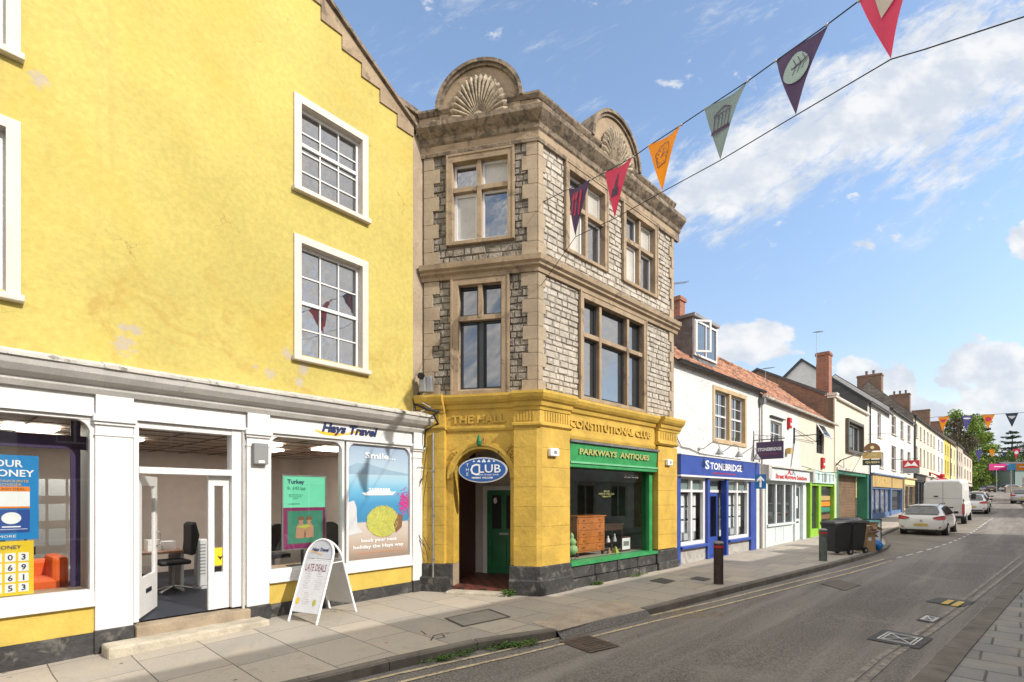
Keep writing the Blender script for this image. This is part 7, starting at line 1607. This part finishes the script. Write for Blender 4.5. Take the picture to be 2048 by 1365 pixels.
farstring('b', 52, [(1925, 902), (1962, 901), (2000, 899), (2030, 898), (2075, 894)],
          [(1950, 902, 1965, 901, 1958, 925, 'c_lilac', 'grey lilac pennant of the far string, before the green tree', None, 'c_white'), (1977, 899, 1991, 899, 1984, 916, 'c_orange2', 'small orange pennant of the far string', None, 'c_white'),
           (2002, 900, 2018, 899, 2009, 917, 'c_slate_blue', 'small dark pennant of the far string', [ell(.5, .12, .3, .07)], 'c_white'), (2025, 898, 2042, 897, 2032, 919, 'c_crimson', 'small pink pennant of the far string, before the cedar', [ell(.5, .25, .2, .14)], 'c_white')], 'rope of the far bunting string over the street', 'pennants on the far bunting')
d = 64; F = Frame(((2000 - 1024) / FPX * d, d), (1, 0)); t = thing('street_banner', 'long pink, blue and orange banner slung across the far street', 'banner', tuple(F.P(0, 0, 5)))
zt_, zb_ = F.Z(2000, 928), F.Z(2000, 941)
for (x0, x1, m) in ((1978, 2014, 'c_magenta'), (2014, 2033, 'c_sky_blue'), (2033, 2085, 'c_orange2')): MB().box(F, F.U(x0), F.U(x1) - .01, -.01, .01, zb_, zt_).build('panel', M[m], t)
x = MB().box(F, F.U(1988), F.U(2010), .011, .015, zb_ + .4, zb_ + .5); x.box(F, F.U(2038), F.U(2070), .011, .015, zb_ + .35, zb_ + .5); x.build('lettering', M['c_white'], t); MB().tube([F.P(F.U(1940), 0, zt_ + .5), F.P(F.U(1978), 0, zt_), F.P(F.U(2085), 0, zt_), F.P(F.U(2130), 0, zt_ + .4)], .015, 4).build('rope', M['c_black'], t)

# ------------------------------------------------------------------ street furniture
def bollard(px, py, label, body, group):
    p = GP(px, py); t = thing('bollard', label, 'bollard', tuple(p), group)
    mb = MB().lathe((p.x, p.y, p.z - .02), [(.115, 0), (.115, .03), (.108, .04), (.108, .80), (.112, .81), (.112, .86), (.10, .89), (.10, .90)], 8); mb.build('post', M[body], t)
    MB().lathe((p.x, p.y, p.z + .88), [(.118, 0), (.118, .025), (.09, .05), (.03, .062)], 8).build('cap', M['zinc'], t); MB().lathe((p.x, p.y, p.z + .79), [(.1135, 0), (.1135, .05)], 8, cap=False).build('red_band', M['c_red'], t)
mat('rust_brown', (.055, .035, .028), .6, .3, 8, .5, 30, dirt=[((.18, .08, .04), 5, .62, .6)]); mat('bollard_green', (.10, .125, .105), .7, .3, 8, .5, 30, dirt=[((.22, .2, .17), 6, .55, .5)])
bollard(1437, 1168, 'dark brown bollard with a red band in front of the blue shop', 'rust_brown', 'bollards on the left pavement')
bollard(1646, 1122, 'weathered grey green bollard beside the wheelie bins', 'bollard_green', 'bollards on the left pavement')
mat('bin_plastic', (.028, .029, .03), .55, .15, 6, .15, 60)
def bin_(px, py, ang, label, openlid=False):
    p = GP(px, py); t = thing('wheelie_bin', label, 'wheelie bin', (0, 0, 0), 'black wheelie bins')
    vs = []
    for (z, hx, y0, y1) in ((.10, .20, -.24, .24), (.55, .245, -.29, .28), (.93, .28, -.34, .30), (.99, .30, -.37, .34)): vs += [(-hx, y0, z), (hx, y0, z), (hx, y1, z), (-hx, y1, z)]
    MB().add(vs, [(0, 1, 2, 3)] + [(4 * i + j, 4 * i + (j + 1) % 4, 4 * i + 4 + (j + 1) % 4, 4 * i + 4 + j) for i in range(3) for j in range(4)] + [(12, 13, 14, 15)]).build('body', M['bin_plastic'], t, bevel=.012)
    lz = 1.0; v = [(-.31, -.39, lz), (.31, -.39, lz), (.31, .36, lz + .03), (-.31, .36, lz + .03), (-.27, -.30, lz + .06), (.27, -.30, lz + .06), (.27, .30, lz + .09), (-.27, .30, lz + .09)]
    MB().add(v, [(0, 1, 5, 4), (1, 2, 6, 5), (2, 3, 7, 6), (3, 0, 4, 7), (4, 5, 6, 7), (0, 3, 2, 1)]).build('lid', M['bin_plastic'], t, bevel=.01)
    MB().tube([(-.26, .34, .98), (-.26, .43, 1.04), (.26, .43, 1.04), (.26, .34, .98)], .017, 6).build('handle', M['bin_plastic'], t)
    for s in (-1, 1):
        w_ = MB().lathe((s * .25, .27, .10), [(.10, -.03), (.10, .03)], 16, 'x').build('wheel', M['c_black'], t); MB().lathe((s * .25, .27, .10), [(.05, -.034), (.05, .034)], 10, 'x').build('hub', M['c_mid_grey'], w_)
    t.location = p; t.rotation_euler = (0, 0, ang); return t
bin_(1673, 1109, R(-78), 'black wheelie bin nearest the grey green bollard'); bin_(1704, 1106, R(-70), 'second black wheelie bin, beside the cardboard boxes')
p = GP(1690, 1097); bin_(1694, 1096, R(-60), 'third wheelie bin half hidden behind the front two')
def carton(px, py, sx, sy, sz, ang, label, lift=0, tilt=0):
    p = GP(px, py); t = thing('cardboard_box', label, 'box', tuple(p), 'cardboard boxes by the bins'); 
    mb = MB(); mb.box(F0, -sx / 2, sx / 2, -sy / 2, sy / 2, 0, sz)
    o = mb.build('carton', M['c_card'], None, bevel=.006); o.parent = t
    fl = MB()
    for (a, b, c, d) in (((-sx / 2, -sy / 2, sz), (sx / 2, -sy / 2, sz), (sx / 2 + .02, -sy / 2 - .13, sz + .10), (-sx / 2, -sy / 2 - .15, sz + .07)), ((sx / 2, -sy / 2, sz), (sx / 2, sy / 2, sz), (sx / 2 + .15, sy / 2, sz - .10), (sx / 2 + .15, -sy / 2, sz - .12)), ((-sx / 2, sy / 2, sz), (sx / 2, sy / 2, sz), (sx / 2, sy / 2 + .04, sz + .16), (-sx / 2, sy / 2 + .04, sz + .18))): fl.sheet([a, b, c, d])
    q = fl.build('flap', M['c_card'], None); q.parent = t
    lb = MB().box(F0, -sx * .3, sx * .05, sy / 2 + .001, sy / 2 + .003, sz * .62, sz * .8).build('paper_label', M['c_white'], None); lb.parent = t
    t.location = p + Vector((0, 0, lift)); t.rotation_euler = (tilt, 0, ang)
carton(1731, 1103, .42, .38, .60, R(18), 'tall open cardboard box next to the wheelie bins')
carton(1728, 1102, .36, .30, .26, R(40), 'small cardboard box stacked on top of the tall one', .62, R(10))
carton(1738, 1098, .46, .22, .12, R(-25), 'flattened cardboard box leaning off the top of the pile', .66, R(-24))
p = GP(1752, 1101); t = thing('rubbish_bag', 'crumpled bright blue plastic bag by the picture board', 'bag', tuple(p))
bm = bmesh.new(); bmesh.ops.create_icosphere(bm, subdivisions=4, radius=.2); r = random.Random(5)
from mathutils import noise as mnoise
for v in bm.verts:
    n = mnoise.noise(v.co * 9) * .05 + mnoise.noise(v.co * 22) * .03; v.co *= 1 + n * 5 * .6; v.co.z = max(v.co.z, -.17) * .95
me = bpy.data.meshes.new('bag'); bm.to_mesh(me); bm.free(); me.materials.append(mat('blue_bag', (.01, .17, .50), .3, .2, 8)); o = bpy.data.objects.new('bag', me); col.objects.link(o); o.parent = t; o.location = (0, 0, .17)
# picture A-board behind the boxes
pa, pb = GP(1726, 1097), GP(1763, 1098); dv = (pb - pa); F = Frame((pa.x, pa.y), (dv.x, dv.y)); L = math.hypot(dv.x, dv.y)
t = thing('picture_board', 'beach scene board with a thin dark frame behind the boxes', 'board', tuple((pa + pb) / 2)); z0 = pa.z
MB().box(F, .03, L - .03, -.02, 0, z0 + .06, z0 + 1.02).build('panel', M['c_white'], t)
MB().plate(F, [(.03, z0 + .6), (.03, z0 + 1.02), (L - .03, z0 + 1.02), (L - .03, z0 + .93), (L * .7, z0 + .75), (L * .4, z0 + .7), (L * .2, z0 + .58)], .001, .004).build('sea_print', mat('beach_teal', (.22, .55, .55), .6, .3, 6), t)
MB().box(F, 0, .03, -.03, .01, z0, z0 + 1.05).box(F, L - .03, L, -.03, .01, z0, z0 + 1.05).box(F, .03, L - .03, -.03, .01, z0 + 1.02, z0 + 1.05).build('frame', M['c_black'], t); 
MB().tube([F.P(L - .02, -.03, z0 + 1.0), F.P(L - .02, -.22, z0)], .015, 4).tube([F.P(.02, -.03, z0 + 1.0), F.P(.02, -.22, z0)], .015, 4).build('rear_leg', M['c_black'], t)

# A-board with an arched tubular frame
FLp, FRp, BRp = GP(577, 1243), GP(633, 1251), GP(712, 1223); wv = FRp - FLp; wv.z = 0; hw = wv.length / 2; fm_ = (FLp + FRp) / 2; bm_ = BRp - wv / 2; ax = wv.normalized()
zg = max(FLp.z, .0); H_ = 1.25; topc = (fm_ + bm_) / 2
t = thing('a_board', 'white arched pavement board lettered by hand with late deals', 'pavement sign', (topc.x, topc.y, zg))
def aframe(basem, sgn):
    up_ = (Vector((topc.x, topc.y, zg + H_)) - Vector((basem.x, basem.y, zg))); up_ -= up_.normalized() * 0; Lh = up_.length; uu = up_.normalized()
    def P(x, h, off=0.0): nrm = ax.cross(uu).normalized() * off; return Vector((basem.x, basem.y, zg)) + ax * x + uu * h + nrm
    pts = [P(-hw, 0), P(-hw, Lh - hw)] + [P(-hw * math.cos(a), Lh - hw + hw * math.sin(a)) for a in [math.pi * k / 12 for k in range(1, 12)]] + [P(hw, Lh - hw), P(hw, 0)]
    fr = MB().tube(pts, .017, 8).build('frame' if sgn > 0 else 'rear_frame', M['c_white'], t, smooth=True)
    return P, Lh
Pf, Lh = aframe(fm_, 1); Pb, _ = aframe(bm_, -1)
off = .0 if Pf(0, .5, .05).y < Pf(0, .5, -.05).y else 0; sg = 1 if Pf(0, .5, .05).y < Pf(0, .5, 0).y else -1
bd = MB(); hb, hm = .16, Lh - hw - .06
bd.add([Pf(-hw + .01, hb, .006), Pf(hw - .01, hb, .006), Pf(hw - .01, hm, .006), Pf(-hw + .01, hm, .006), Pf(-hw + .01, hb, -.006), Pf(hw - .01, hb, -.006), Pf(hw - .01, hm, -.006), Pf(-hw + .01, hm, -.006)], [(0, 1, 2, 3), (7, 6, 5, 4), (0, 4, 5, 1), (1, 5, 6, 2), (2, 6, 7, 3), (3, 7, 4, 0)])
mat('board_white', (.66, .67, .69), .4, .04, 3, 0)
bd.build('panel', M['board_white'], t)
ap = [Pf(-hw * .93, hm + .03, 0)] + [Pf(-hw * .93 * math.cos(a), Lh - hw + hw * .93 * math.sin(a), 0) for a in [math.pi * k / 12 for k in range(13)]] + [Pf(hw * .93, hm + .03, 0)]
MB().sheet(ap).build('arched_header', mat('header_grey', (.52, .54, .58), .4, .04), t)
mp_ = lambda u, w, z: Pf(u, z, sg * w)
MB().text(F0, 'Hays Travel', 0, hm + .17, .006, W=.36, H=.075, depth=.002, shear=.28, bold=.03, mapper=mp_).build('shop_name', M['c_navy'], t)
q = [(-.2 + .03 * k, hm + .12 + .025 * math.cos(k * .25)) for k in range(10)]; MB().add([mp_(x, .009, z) for x, z in q] + [mp_(x, .009, z - .012) for x, z in q], [(k, k + 1, 11 + k, 10 + k) for k in range(9)]).build('swoosh', M['c_gold'], t)
def hand(parent, seed, x0, x1, h0, h1, lines, name='handwriting'):
    r = random.Random(seed); mb = MB()
    for k in range(lines):
        z = h1 - (h1 - h0) * k / lines; x = x0 + r.uniform(0, .04)
        while x < x1 - r.uniform(0, .08):
            l = r.uniform(.006, .016); dz = r.uniform(-.008, .008); mb.sheet([mp_(x, .0085, z), mp_(x + l, .0085, z + dz), mp_(x + l, .0085, z + dz + .004), mp_(x, .0085, z + .004)]); x += l + (.015 if r.random() < .2 else .002)
    return mb.build(name, M['c_plum'], parent)
MB().text(F0, 'LATE DEALS', 0, hm - .12, .007, W=.44, H=.115, depth=.002, mapper=mp_).build('heading', mat('marker_red', (.22, .03, .05), .6), t)
hand(t, 1, -.20, -.02, .50, .80, 8); hand(t, 2, .03, .22, .50, .80, 9); hand(t, 3, -.12, .05, .26, .46, 6)
for x, z in ((-.21, .33), (.14, .32)): MB().sheet([mp_(x + .035 * math.cos(a), .009, z + .055 * math.sin(a)) for a in [k * .7 for k in range(9)]]).build('doodle', M['c_olive'] if x > 0 else M['c_board_yellow'], t)
sg2 = 1
MB().add([Pb(-hw + .01, hb, 0), Pb(hw - .01, hb, 0), Pb(hw - .01, hm, 0), Pb(-hw + .01, hm, 0)], [(0, 1, 2, 3)]).build('rear_panel', M['board_white'], t)
MB().tube([Pf(hw, hm - .03), Pb(hw, hm - .03)], .009).tube([Pf(-hw, hm - .03), Pb(-hw, hm - .03)], .009).tube([Pf(-hw, hm + .01), Pf(hw, hm + .01)], .009).tube([Pb(-hw, hm + .01), Pb(hw, hm + .01)], .009).build('stay', M['c_white'], t)

# ------------------------------------------------------------------ vehicles: y forward, x right, built at the origin then placed
mat('car_white', (.74, .73, .71), .28, .02, 2, 0, coat=.7); mat('van_white', (.60, .60, .58), .4, .04, 1.5, .03, 6, coat=.2); mat('tyre', (.02, .02, .02), .85); mat('rim', (.45, .45, .46), .35, metal=.7); mat('rear_red', (.40, .008, .008), .25, coat=.5)
mat('plate_yellow', (.62, .42, .10), .6); mat('car_dark', (.03, .033, .037), .3, coat=.6); mat('car_silver', (.40, .41, .42), .3, metal=.5, coat=.5); mat('trim_black', (.018, .018, .018), .6); dark_glass('car_glass', (.025, .028, .03), .14, 0)
def loft(st):
    """st rows: y, half width, z sill, z belt, half width roof, z roof"""
    mb = MB(); ring = []
    for (y, wb, zs, zb, wr, zr) in st:
        h = [(wb * .90, zs), (wb * .985, zs + (zb - zs) * .22), (wb, zs + (zb - zs) * .55), (wb * .975, zs + (zb - zs) * .86), (wb * .93, zb), (wr + .02 * (zr > zb + .2), zb + (zr - zb) * .86), (wr * .86, zr - .005), (wr * .45, zr + .012)]
        ring.append([(x, y, z) for x, z in h] + [(0, y, zr + .016)] + [(-x, y, z) for x, z in reversed(h)])
    n = len(ring[0]); mb.v = [p for r_ in ring for p in r_]
    for i in range(len(ring) - 1):
        for j in range(n - 1): mb.f.append((i * n + j, i * n + j + 1, (i + 1) * n + j + 1, (i + 1) * n + j))
        mb.f.append((i * n + n - 1, i * n, (i + 1) * n, (i + 1) * n + n - 1))
    mb.f.append(tuple(range(n - 1, -1, -1))); mb.f.append(tuple((len(ring) - 1) * n + j for j in range(n)))
    return mb, ring
def wheel(t, x, y, r=.315, w=.2):
    s = 1 if x > 0 else -1
    o = MB().lathe((x, y, r), [(r * .62, -w / 2), (r * .97, -w / 2), (r, -w / 2 + .02), (r, w / 2 - .02), (r * .97, w / 2), (r * .62, w / 2)], 28, 'x').build('wheel', M['tyre'], t, smooth=False)
    rm = MB().lathe((x + s * (w / 2 - .01), y, r), [(r * .64, -.02), (r * .64, .02)], 24, 'x')
    rm.build('rim', M['rim'], o)
    ar = MB().lathe((x - s * .02, y, r + .02), [(r * 1.22, -w / 2), (r * 1.22, w / 2 - .01)], 24, 'x').build('wheel_arch', M['trim_black'], t)
def hatch(name, label, paint, grp=None, scale=1.0, cat='car', rails=True, k=1.0):
    t = thing(name, label, cat, (0, 0, 0), grp)
    st = [(.0, .76, .34, .62, .70, .66), (.03, .83, .28, .80, .70, .84), (.10, .87, .24, .93, .70, .97), (.22, .885, .22, .97, .66, 1.06), (.40, .89, .22, .985, .63, 1.22), (.56, .89, .22, .985, .605, 1.35), (.66, .89, .22, .98, .60, 1.41), (1.0, .89, .2, .97, .605, 1.455), (1.7, .89, .2, .96, .61, 1.475), (2.4, .89, .2, .95, .60, 1.44), (2.7, .89, .2, .945, .60, 1.36), (3.2, .89, .2, .93, .66, 1.05), (3.4, .885, .2, .86, .70, .93), (4.0, .85, .22, .72, .70, .78), (4.2, .78, .28, .58, .62, .62), (4.26, .70, .32, .50, .5, .54)]
    mb, rg = loft(st); b = mb.build('body', M[paint], t, smooth=False, recalc=True)
    sm = b.modifiers.new('subdivision', 'SUBSURF'); sm.levels = 1; sm.render_levels = 1
    for f in b.data.polygons: f.use_smooth = True
    for s in (1, -1):                                               # side glass between belt and roof line
        for (y0, y1, y2, y3) in ((.72, .62, 1.55, 1.62), (1.62, 1.68, 2.86, 2.52)):
            pass
        g_ = MB(); xb, xt = s * .835, s * .640
        g_.add([(xb, .66, 1.0), (xb, 1.60, .995), (xt, 1.58, 1.395), (xt, .92, 1.36)], [(0, 1, 2, 3)]); g_.add([(xb, 1.66, .995), (xb, 3.02, .985), (xt * 1.02, 2.48, 1.34), (xt, 1.64, 1.395)], [(0, 1, 2, 3)])
        g_.v = [(x + s * .018, y, z) for x, y, z in g_.v]; g_.build('side_window', M['car_glass'], t)
        l = MB().add([(s * .86, .10, .80), (s * .875, .16, .96), (s * .80, .10, .99), (s * .55, .045, .93), (s * .42, .03, .90), (s * .45, .02, .84), (s * .62, .012, .80)], [tuple(range(7))]); l.v = [(x * 1.01, y - .045, z) for x, y, z in l.v]
        l.add([(s * .875, .115, .80), (s * .895, .28, .86), (s * .895, .30, .98), (s * .875, .115, .965)], [(0, 1, 2, 3)]); l.build('rear_lamp', M['rear_red'], t)
        MB().add([(s * .74, .0, .50), (s * .62, .0, .42), (s * .70, .0, .41), (s * .78, .0, .52)], [(0, 1, 2, 3)]).build('rear_reflector', M['rear_red'], t)
        bpy.context.view_layer.update
        wheel(t, s * .80, .82); wheel(t, s * .80, 3.42)
        MB().box(F0, *sorted((s * .88, s * 1.06)), -2.78, -2.62, .98, 1.10).build('wing_mirror', M['trim_black'], t, bevel=.03)
        if rails: MB().tube([(s * .56, .78, 1.46), (s * .57, .9, 1.51), (s * .57, 2.3, 1.51), (s * .56, 2.42, 1.46)], .017, 6).build('roof_rail', M['trim_black'], t)
    MB().add([(-.60, .15, 1.03), (.60, .15, 1.03), (.66, .22, 1.10), (.53, .52, 1.36), (-.53, .52, 1.36), (-.66, .22, 1.10)], [(0, 1, 2, 3, 4, 5)]).build('rear_window', M['car_glass'], t)
    for o in t.children:
        if o.name.startswith('rear_window'): o.location = (0, -.035, .03)
        if o.name.startswith('rear_reflector'): o.location = (0, -.02, 0)
    MB().box(F0, -.26, .26, .028, .035, .50, .61).build('number_plate', M['plate_yellow'], t); MB().box(F0, -.62, .62, -.1, .012, .24, .33).build('rear_valance', M['trim_black'], t)
    MB().lathe((0, .0, .74), [(.05, -.03), (.05, -.02)], 14, 'y').build('badge', M['rim'], t)
    MB().box(F0, -.56, .56, -.72, -.50, 1.42, 1.455).build('spoiler', M[paint], t, bevel=.01)
    return t
SROT = -(math.pi / 2 - math.atan2(FS.d[1], FS.d[0]))
def place(t, px, d, rot=0, off=RD):
    x = (px - 1024) / FPX * d; t.location = (x, d, g(x, d) + off); t.rotation_euler = (math.atan((g(x + 1.4, d + 1.4) - g(x, d)) / 2) if d < 60 else .02, 0, SROT + rot)
h1_ = hatch('hatchback_car', 'white hatchback with roof rails parked with its rear to the viewer', 'car_white'); place(h1_, 1842, 24.2, R(-2))
def van():
    t = thing('panel_van', 'tall white panel van parked behind the hatchback', 'van', (0, 0, 0))
    st = [(.0, .95, .42, 1.25, .84, 2.52), (.05, .98, .38, 1.3, .87, 2.60), (.4, 1.0, .36, 1.3, .88, 2.64), (3.6, 1.0, .36, 1.3, .88, 2.64), (4.2, 1.0, .36, 1.3, .86, 2.50), (4.9, .98, .36, 1.2, .80, 1.75), (5.2, .96, .36, 1.1, .78, 1.25), (5.6, .88, .4, .9, .7, .98)]
    mb, rg = loft(st); mb.build('body', M['van_white'], t, recalc=True, bevel=.02)
    MB().box(F0, -.012, .012, .0, .006, .5, 2.50).box(F0, -.86, .86, .0, .006, 1.55, 1.565).box(F0, -.94, -.90, .0, .006, .5, 1.5).box(F0, .90, .94, .0, .006, .5, 1.5).build('door_seam', M['c_mid_grey'], t)
    MB().box(F0, -.42, -.22, .0, .03, 1.64, 1.70).build('door_handle', M['trim_black'], t); MB().box(F0, .28, .48, .0, .03, 1.00, 1.05).build('door_handle', M['trim_black'], t)
    for s in (1, -1):
        MB().box(F0, *sorted((s * .86, s * .975)), .0, .035, .62, 1.22).build('rear_lamp', M['rear_red'], t)
        MB().box(F0, *sorted((s * .90, s * .96)), .0, .04, 1.42, 1.50).build('hinge', M['trim_black'], t); MB().box(F0, *sorted((s * .90, s * .96)), .0, .04, .55, .6).build('hinge', M['trim_black'], t)
        wheel(t, s * .88, 1.1, .34, .22); wheel(t, s * .88, 4.7, .34, .22); MB().box(F0, *sorted((s * .98, s * 1.22)), -4.6, -4.45, 1.35, 1.7).build('wing_mirror', M['trim_black'], t, bevel=.03)
        MB().add([(s * .93, 4.0, 1.45), (s * .93, 4.75, 1.4), (s * .88, 4.45, 1.95), (s * .89, 4.0, 2.0)], [(0, 1, 2, 3)]).build('cab_window', M['car_glass'], t)
    MB().box(F0, -.97, .97, -.15, .06, .36, .52).build('rear_bumper', M['trim_black'], t, bevel=.02); MB().box(F0, -.26, .26, .061, .066, .60, .71).build('number_plate', M['plate_yellow'], t)
    return t
van_ = van(); place(van_, 1886, 30.4, R(0))
gpc = 'white cars parked beyond the van'
c2 = hatch('white_parked_car', 'white car parked immediately beyond the van, mostly hidden', 'car_white', gpc, rails=False); place(c2, 1943, 38.5)
c3 = hatch('white_parked_car', 'white car parked furthest up the bay, at the tip of the line', 'car_white', gpc, rails=False); place(c3, 1950.5, 45)
c4 = hatch('dark_distant_car', 'small dark car at the top of the street near the trees', 'car_dark', rails=False); place(c4, 1983, 105, R(20))
c5 = hatch('silver_distant_car', 'small silver car crossing at the top of the street', 'car_silver', rails=False); place(c5, 2002, 112, R(-60))
c6 = hatch('kerbside_car', 'pale car at the right edge parked on the other side', 'car_silver', rails=False); place(c6, 2044, 52, R(-4))
# a flowering tub and low wall at the far junction
_d = 48; p = Vector(((1957 - 1024) / FPX * _d, _d, g((1957 - 1024) / FPX * _d, _d))); t = thing('flower_tub', 'tub of orange and white flowers on the pavement beyond the cars', 'planter', tuple(p)); MB().lathe(p, [(.3, 0), (.42, .5), (.45, .55)], 12).build('tub', M['c_mid_grey'], t)
fl_ = MB(); 
for k in range(160):
    c = p + Vector((rnd.gauss(0, .25), rnd.gauss(0, .25), .65 + abs(rnd.gauss(0, .28)))); fl_.sheet([c, c + Vector((.07, 0, .03)), c + Vector((.03, .02, .09))])
fl_.build('flowers', M['c_orange2'], t)
d = 96; x0 = (2012 - 1024) / FPX * d; F = Frame((x0, d), (1, .1)); z0 = g(x0, d); t = thing('low_stone_wall', 'low pale wall with railings at the far right junction', 'wall', tuple(F.P(0, 0, z0)))
MB().box(F, 0, 9, -.3, 0, z0 - .5, z0 + .9).build('masonry', M['stone_rubble_far'], t); MB().box(F, -.05, 9.05, -.35, .05, z0 + .9, z0 + 1.0).build('coping', M['sandstone'], t)
for px_, lb in ((1993, 'slim grey lamp post by the left end of the far banner'), (2022, 'slim grey lamp post under the blue part of the far banner')):
    d = 90; x = (px_ - 1024) / FPX * d; z0 = g(x, d); t = thing('street_lamp', lb, 'lamp post', (x, d, z0)); MB().tube([(x, d, z0), (x, d, z0 + 5)], [.08, .05]).build('post', M['grey_metal'], t); MB().box(F0, x - .3, x + .3, -d - .1, -d + .1, z0 + 5.0, z0 + 5.1).build('lamp_head', M['grey_metal'], t)

# ------------------------------------------------------------------ trees at the top of the street
mat('leaf_green', (.085, .155, .022), .7, .35, .5, 0, fine=.1); mat('leaf_bright', (.16, .24, .03), .7, .3, .5, 0, fine=.1); mat('leaf_dark', (.025, .05, .018), .8, .3, .5, 0, fine=.1); mat('leaf_brownish', (.075, .058, .035), .8, .3, .5, 0)
def tree(name, label, px, d, ztop, rad, leaf, nleaf, size, shape='round', zlow=.25, group='trees at the top of the street', seed=1):
    x = (px - 1024) / FPX * d; z0 = g(x, d); h = ztop - z0; r = random.Random(seed); t = thing(name, label, 'tree', (x, d, z0), group)
    tk = MB().tube([(x, d, z0 - .3), (x + .1, d, z0 + h * .3), (x - .1, d + .1, z0 + h * .65), (x, d, z0 + h * .95)], [rad * .07 + .1, rad * .06 + .08, rad * .03 + .05, .04], 8)
    cl = MB(); clumps = []
    if shape == 'cedar':
        n = 9
        for k in range(n):
            f = k / (n - 1); z = z0 + h * (.28 + .70 * f); L = rad * (1.05 - f) * r.uniform(.75, 1.1) + .8
            for q in range(6):
                a = q * 1.047 + r.uniform(-.4, .4); ln = L * r.uniform(.6, 1.1); e = Vector((x + ln * math.cos(a), d + ln * math.sin(a), z + r.uniform(-.2, .4)))
                tk.tube([(x, d, z - .3), e], [.12, .03], 4)
                for m_ in range(5):
                    c = Vector((x, d, z)) * (1 - (m_ + 1) / 5) + e * ((m_ + 1) / 5); clumps.append((c, Vector((ln * .24, ln * .24, .32))))
    else:
        n = 34
        for k in range(n):
            a = r.random() * 6.283; f = r.random(); zz = zlow + (1 - zlow) * f; prof = math.sin(math.pi * min(1, max(.0, (zz - zlow) / (1 - zlow) * .86 + .12))) ** .7
            rr = rad * prof * math.sqrt(r.random()) * .95; c = Vector((x + rr * math.cos(a), d + rr * math.sin(a), z0 + h * zz * .97)); s = rad * r.uniform(.20, .36)
            clumps.append((c, Vector((s, s, s * .8)))); tk.tube([(x, d, z0 + h * zz * .6), c], [.10, .03], 4)
    tk.build('trunk', M['bark'], t)
    for k in range(nleaf):
        c, s = clumps[r.randrange(len(clumps))]; v = Vector((r.gauss(0, 1), r.gauss(0, 1), r.gauss(0, 1))).normalized() * (r.random() ** .35); p = c + Vector((v.x * s.x, v.y * s.y, v.z * s.z))
        a = Vector((r.gauss(0, 1), r.gauss(0, 1), r.gauss(0, .7))).normalized() * size * r.uniform(.6, 1.3); b = a.cross(Vector((r.gauss(0, 1), r.gauss(0, 1), r.gauss(0, 1))).normalized()) * .75
        cl.add([p - a * .5, p + b * .4, p + a * .5, p - b * .4], [(0, 1, 2, 3)])
    cl.build('crown', M[leaf], t); return t
tree('broadleaf_tree', 'tall bright green broadleaf tree behind the lilac pennant', 1922, 118, 22, 6.0, 'leaf_bright', 9000, .55, seed=1)
tree('broadleaf_tree', 'mid green tree filling the gap behind the row end, left', 1945, 126, 16.5, 5.5, 'leaf_bright', 7000, .55, seed=2, zlow=.12)
tree('broadleaf_tree', 'brownish bare-topped tree leaning over the last roofs', 1908, 104, 17.5, 4.2, 'leaf_brownish', 2800, .45, seed=3, zlow=.45)
tree('cedar_tree', 'dark cedar with flat tiers standing alone against the sky', 2025, 150, 21.0, 7.5, 'leaf_dark', 5200, .42, 'cedar', seed=4)
tree('cedar_tree', 'dark cedar half hidden behind the bright green tree', 1971, 140, 20.5, 5.5, 'leaf_dark', 4000, .42, 'cedar', seed=5)
tree('broadleaf_tree', 'dark green low tree under the pink banner', 1985, 136, 11.5, 7.0, 'leaf_green', 6500, .5, seed=6, zlow=.05)
tree('broadleaf_tree', 'dark green bushy tree right of the far lamp posts', 2018, 140, 13.5, 7.0, 'leaf_green', 6500, .5, seed=7, zlow=.05)
tree('broadleaf_tree', 'deep green tree at the right edge behind the junction building', 2062, 150, 17.5, 8.5, 'leaf_dark', 6500, .5, seed=8, zlow=.05)
tree('broadleaf_tree', 'lower green tree between the row end and the far cars', 1962, 122, 9.5, 3.4, 'leaf_bright', 3500, .4, seed=9, zlow=.05)
struct('far_hedge', MB(), M['leaf_dark']) if False else None
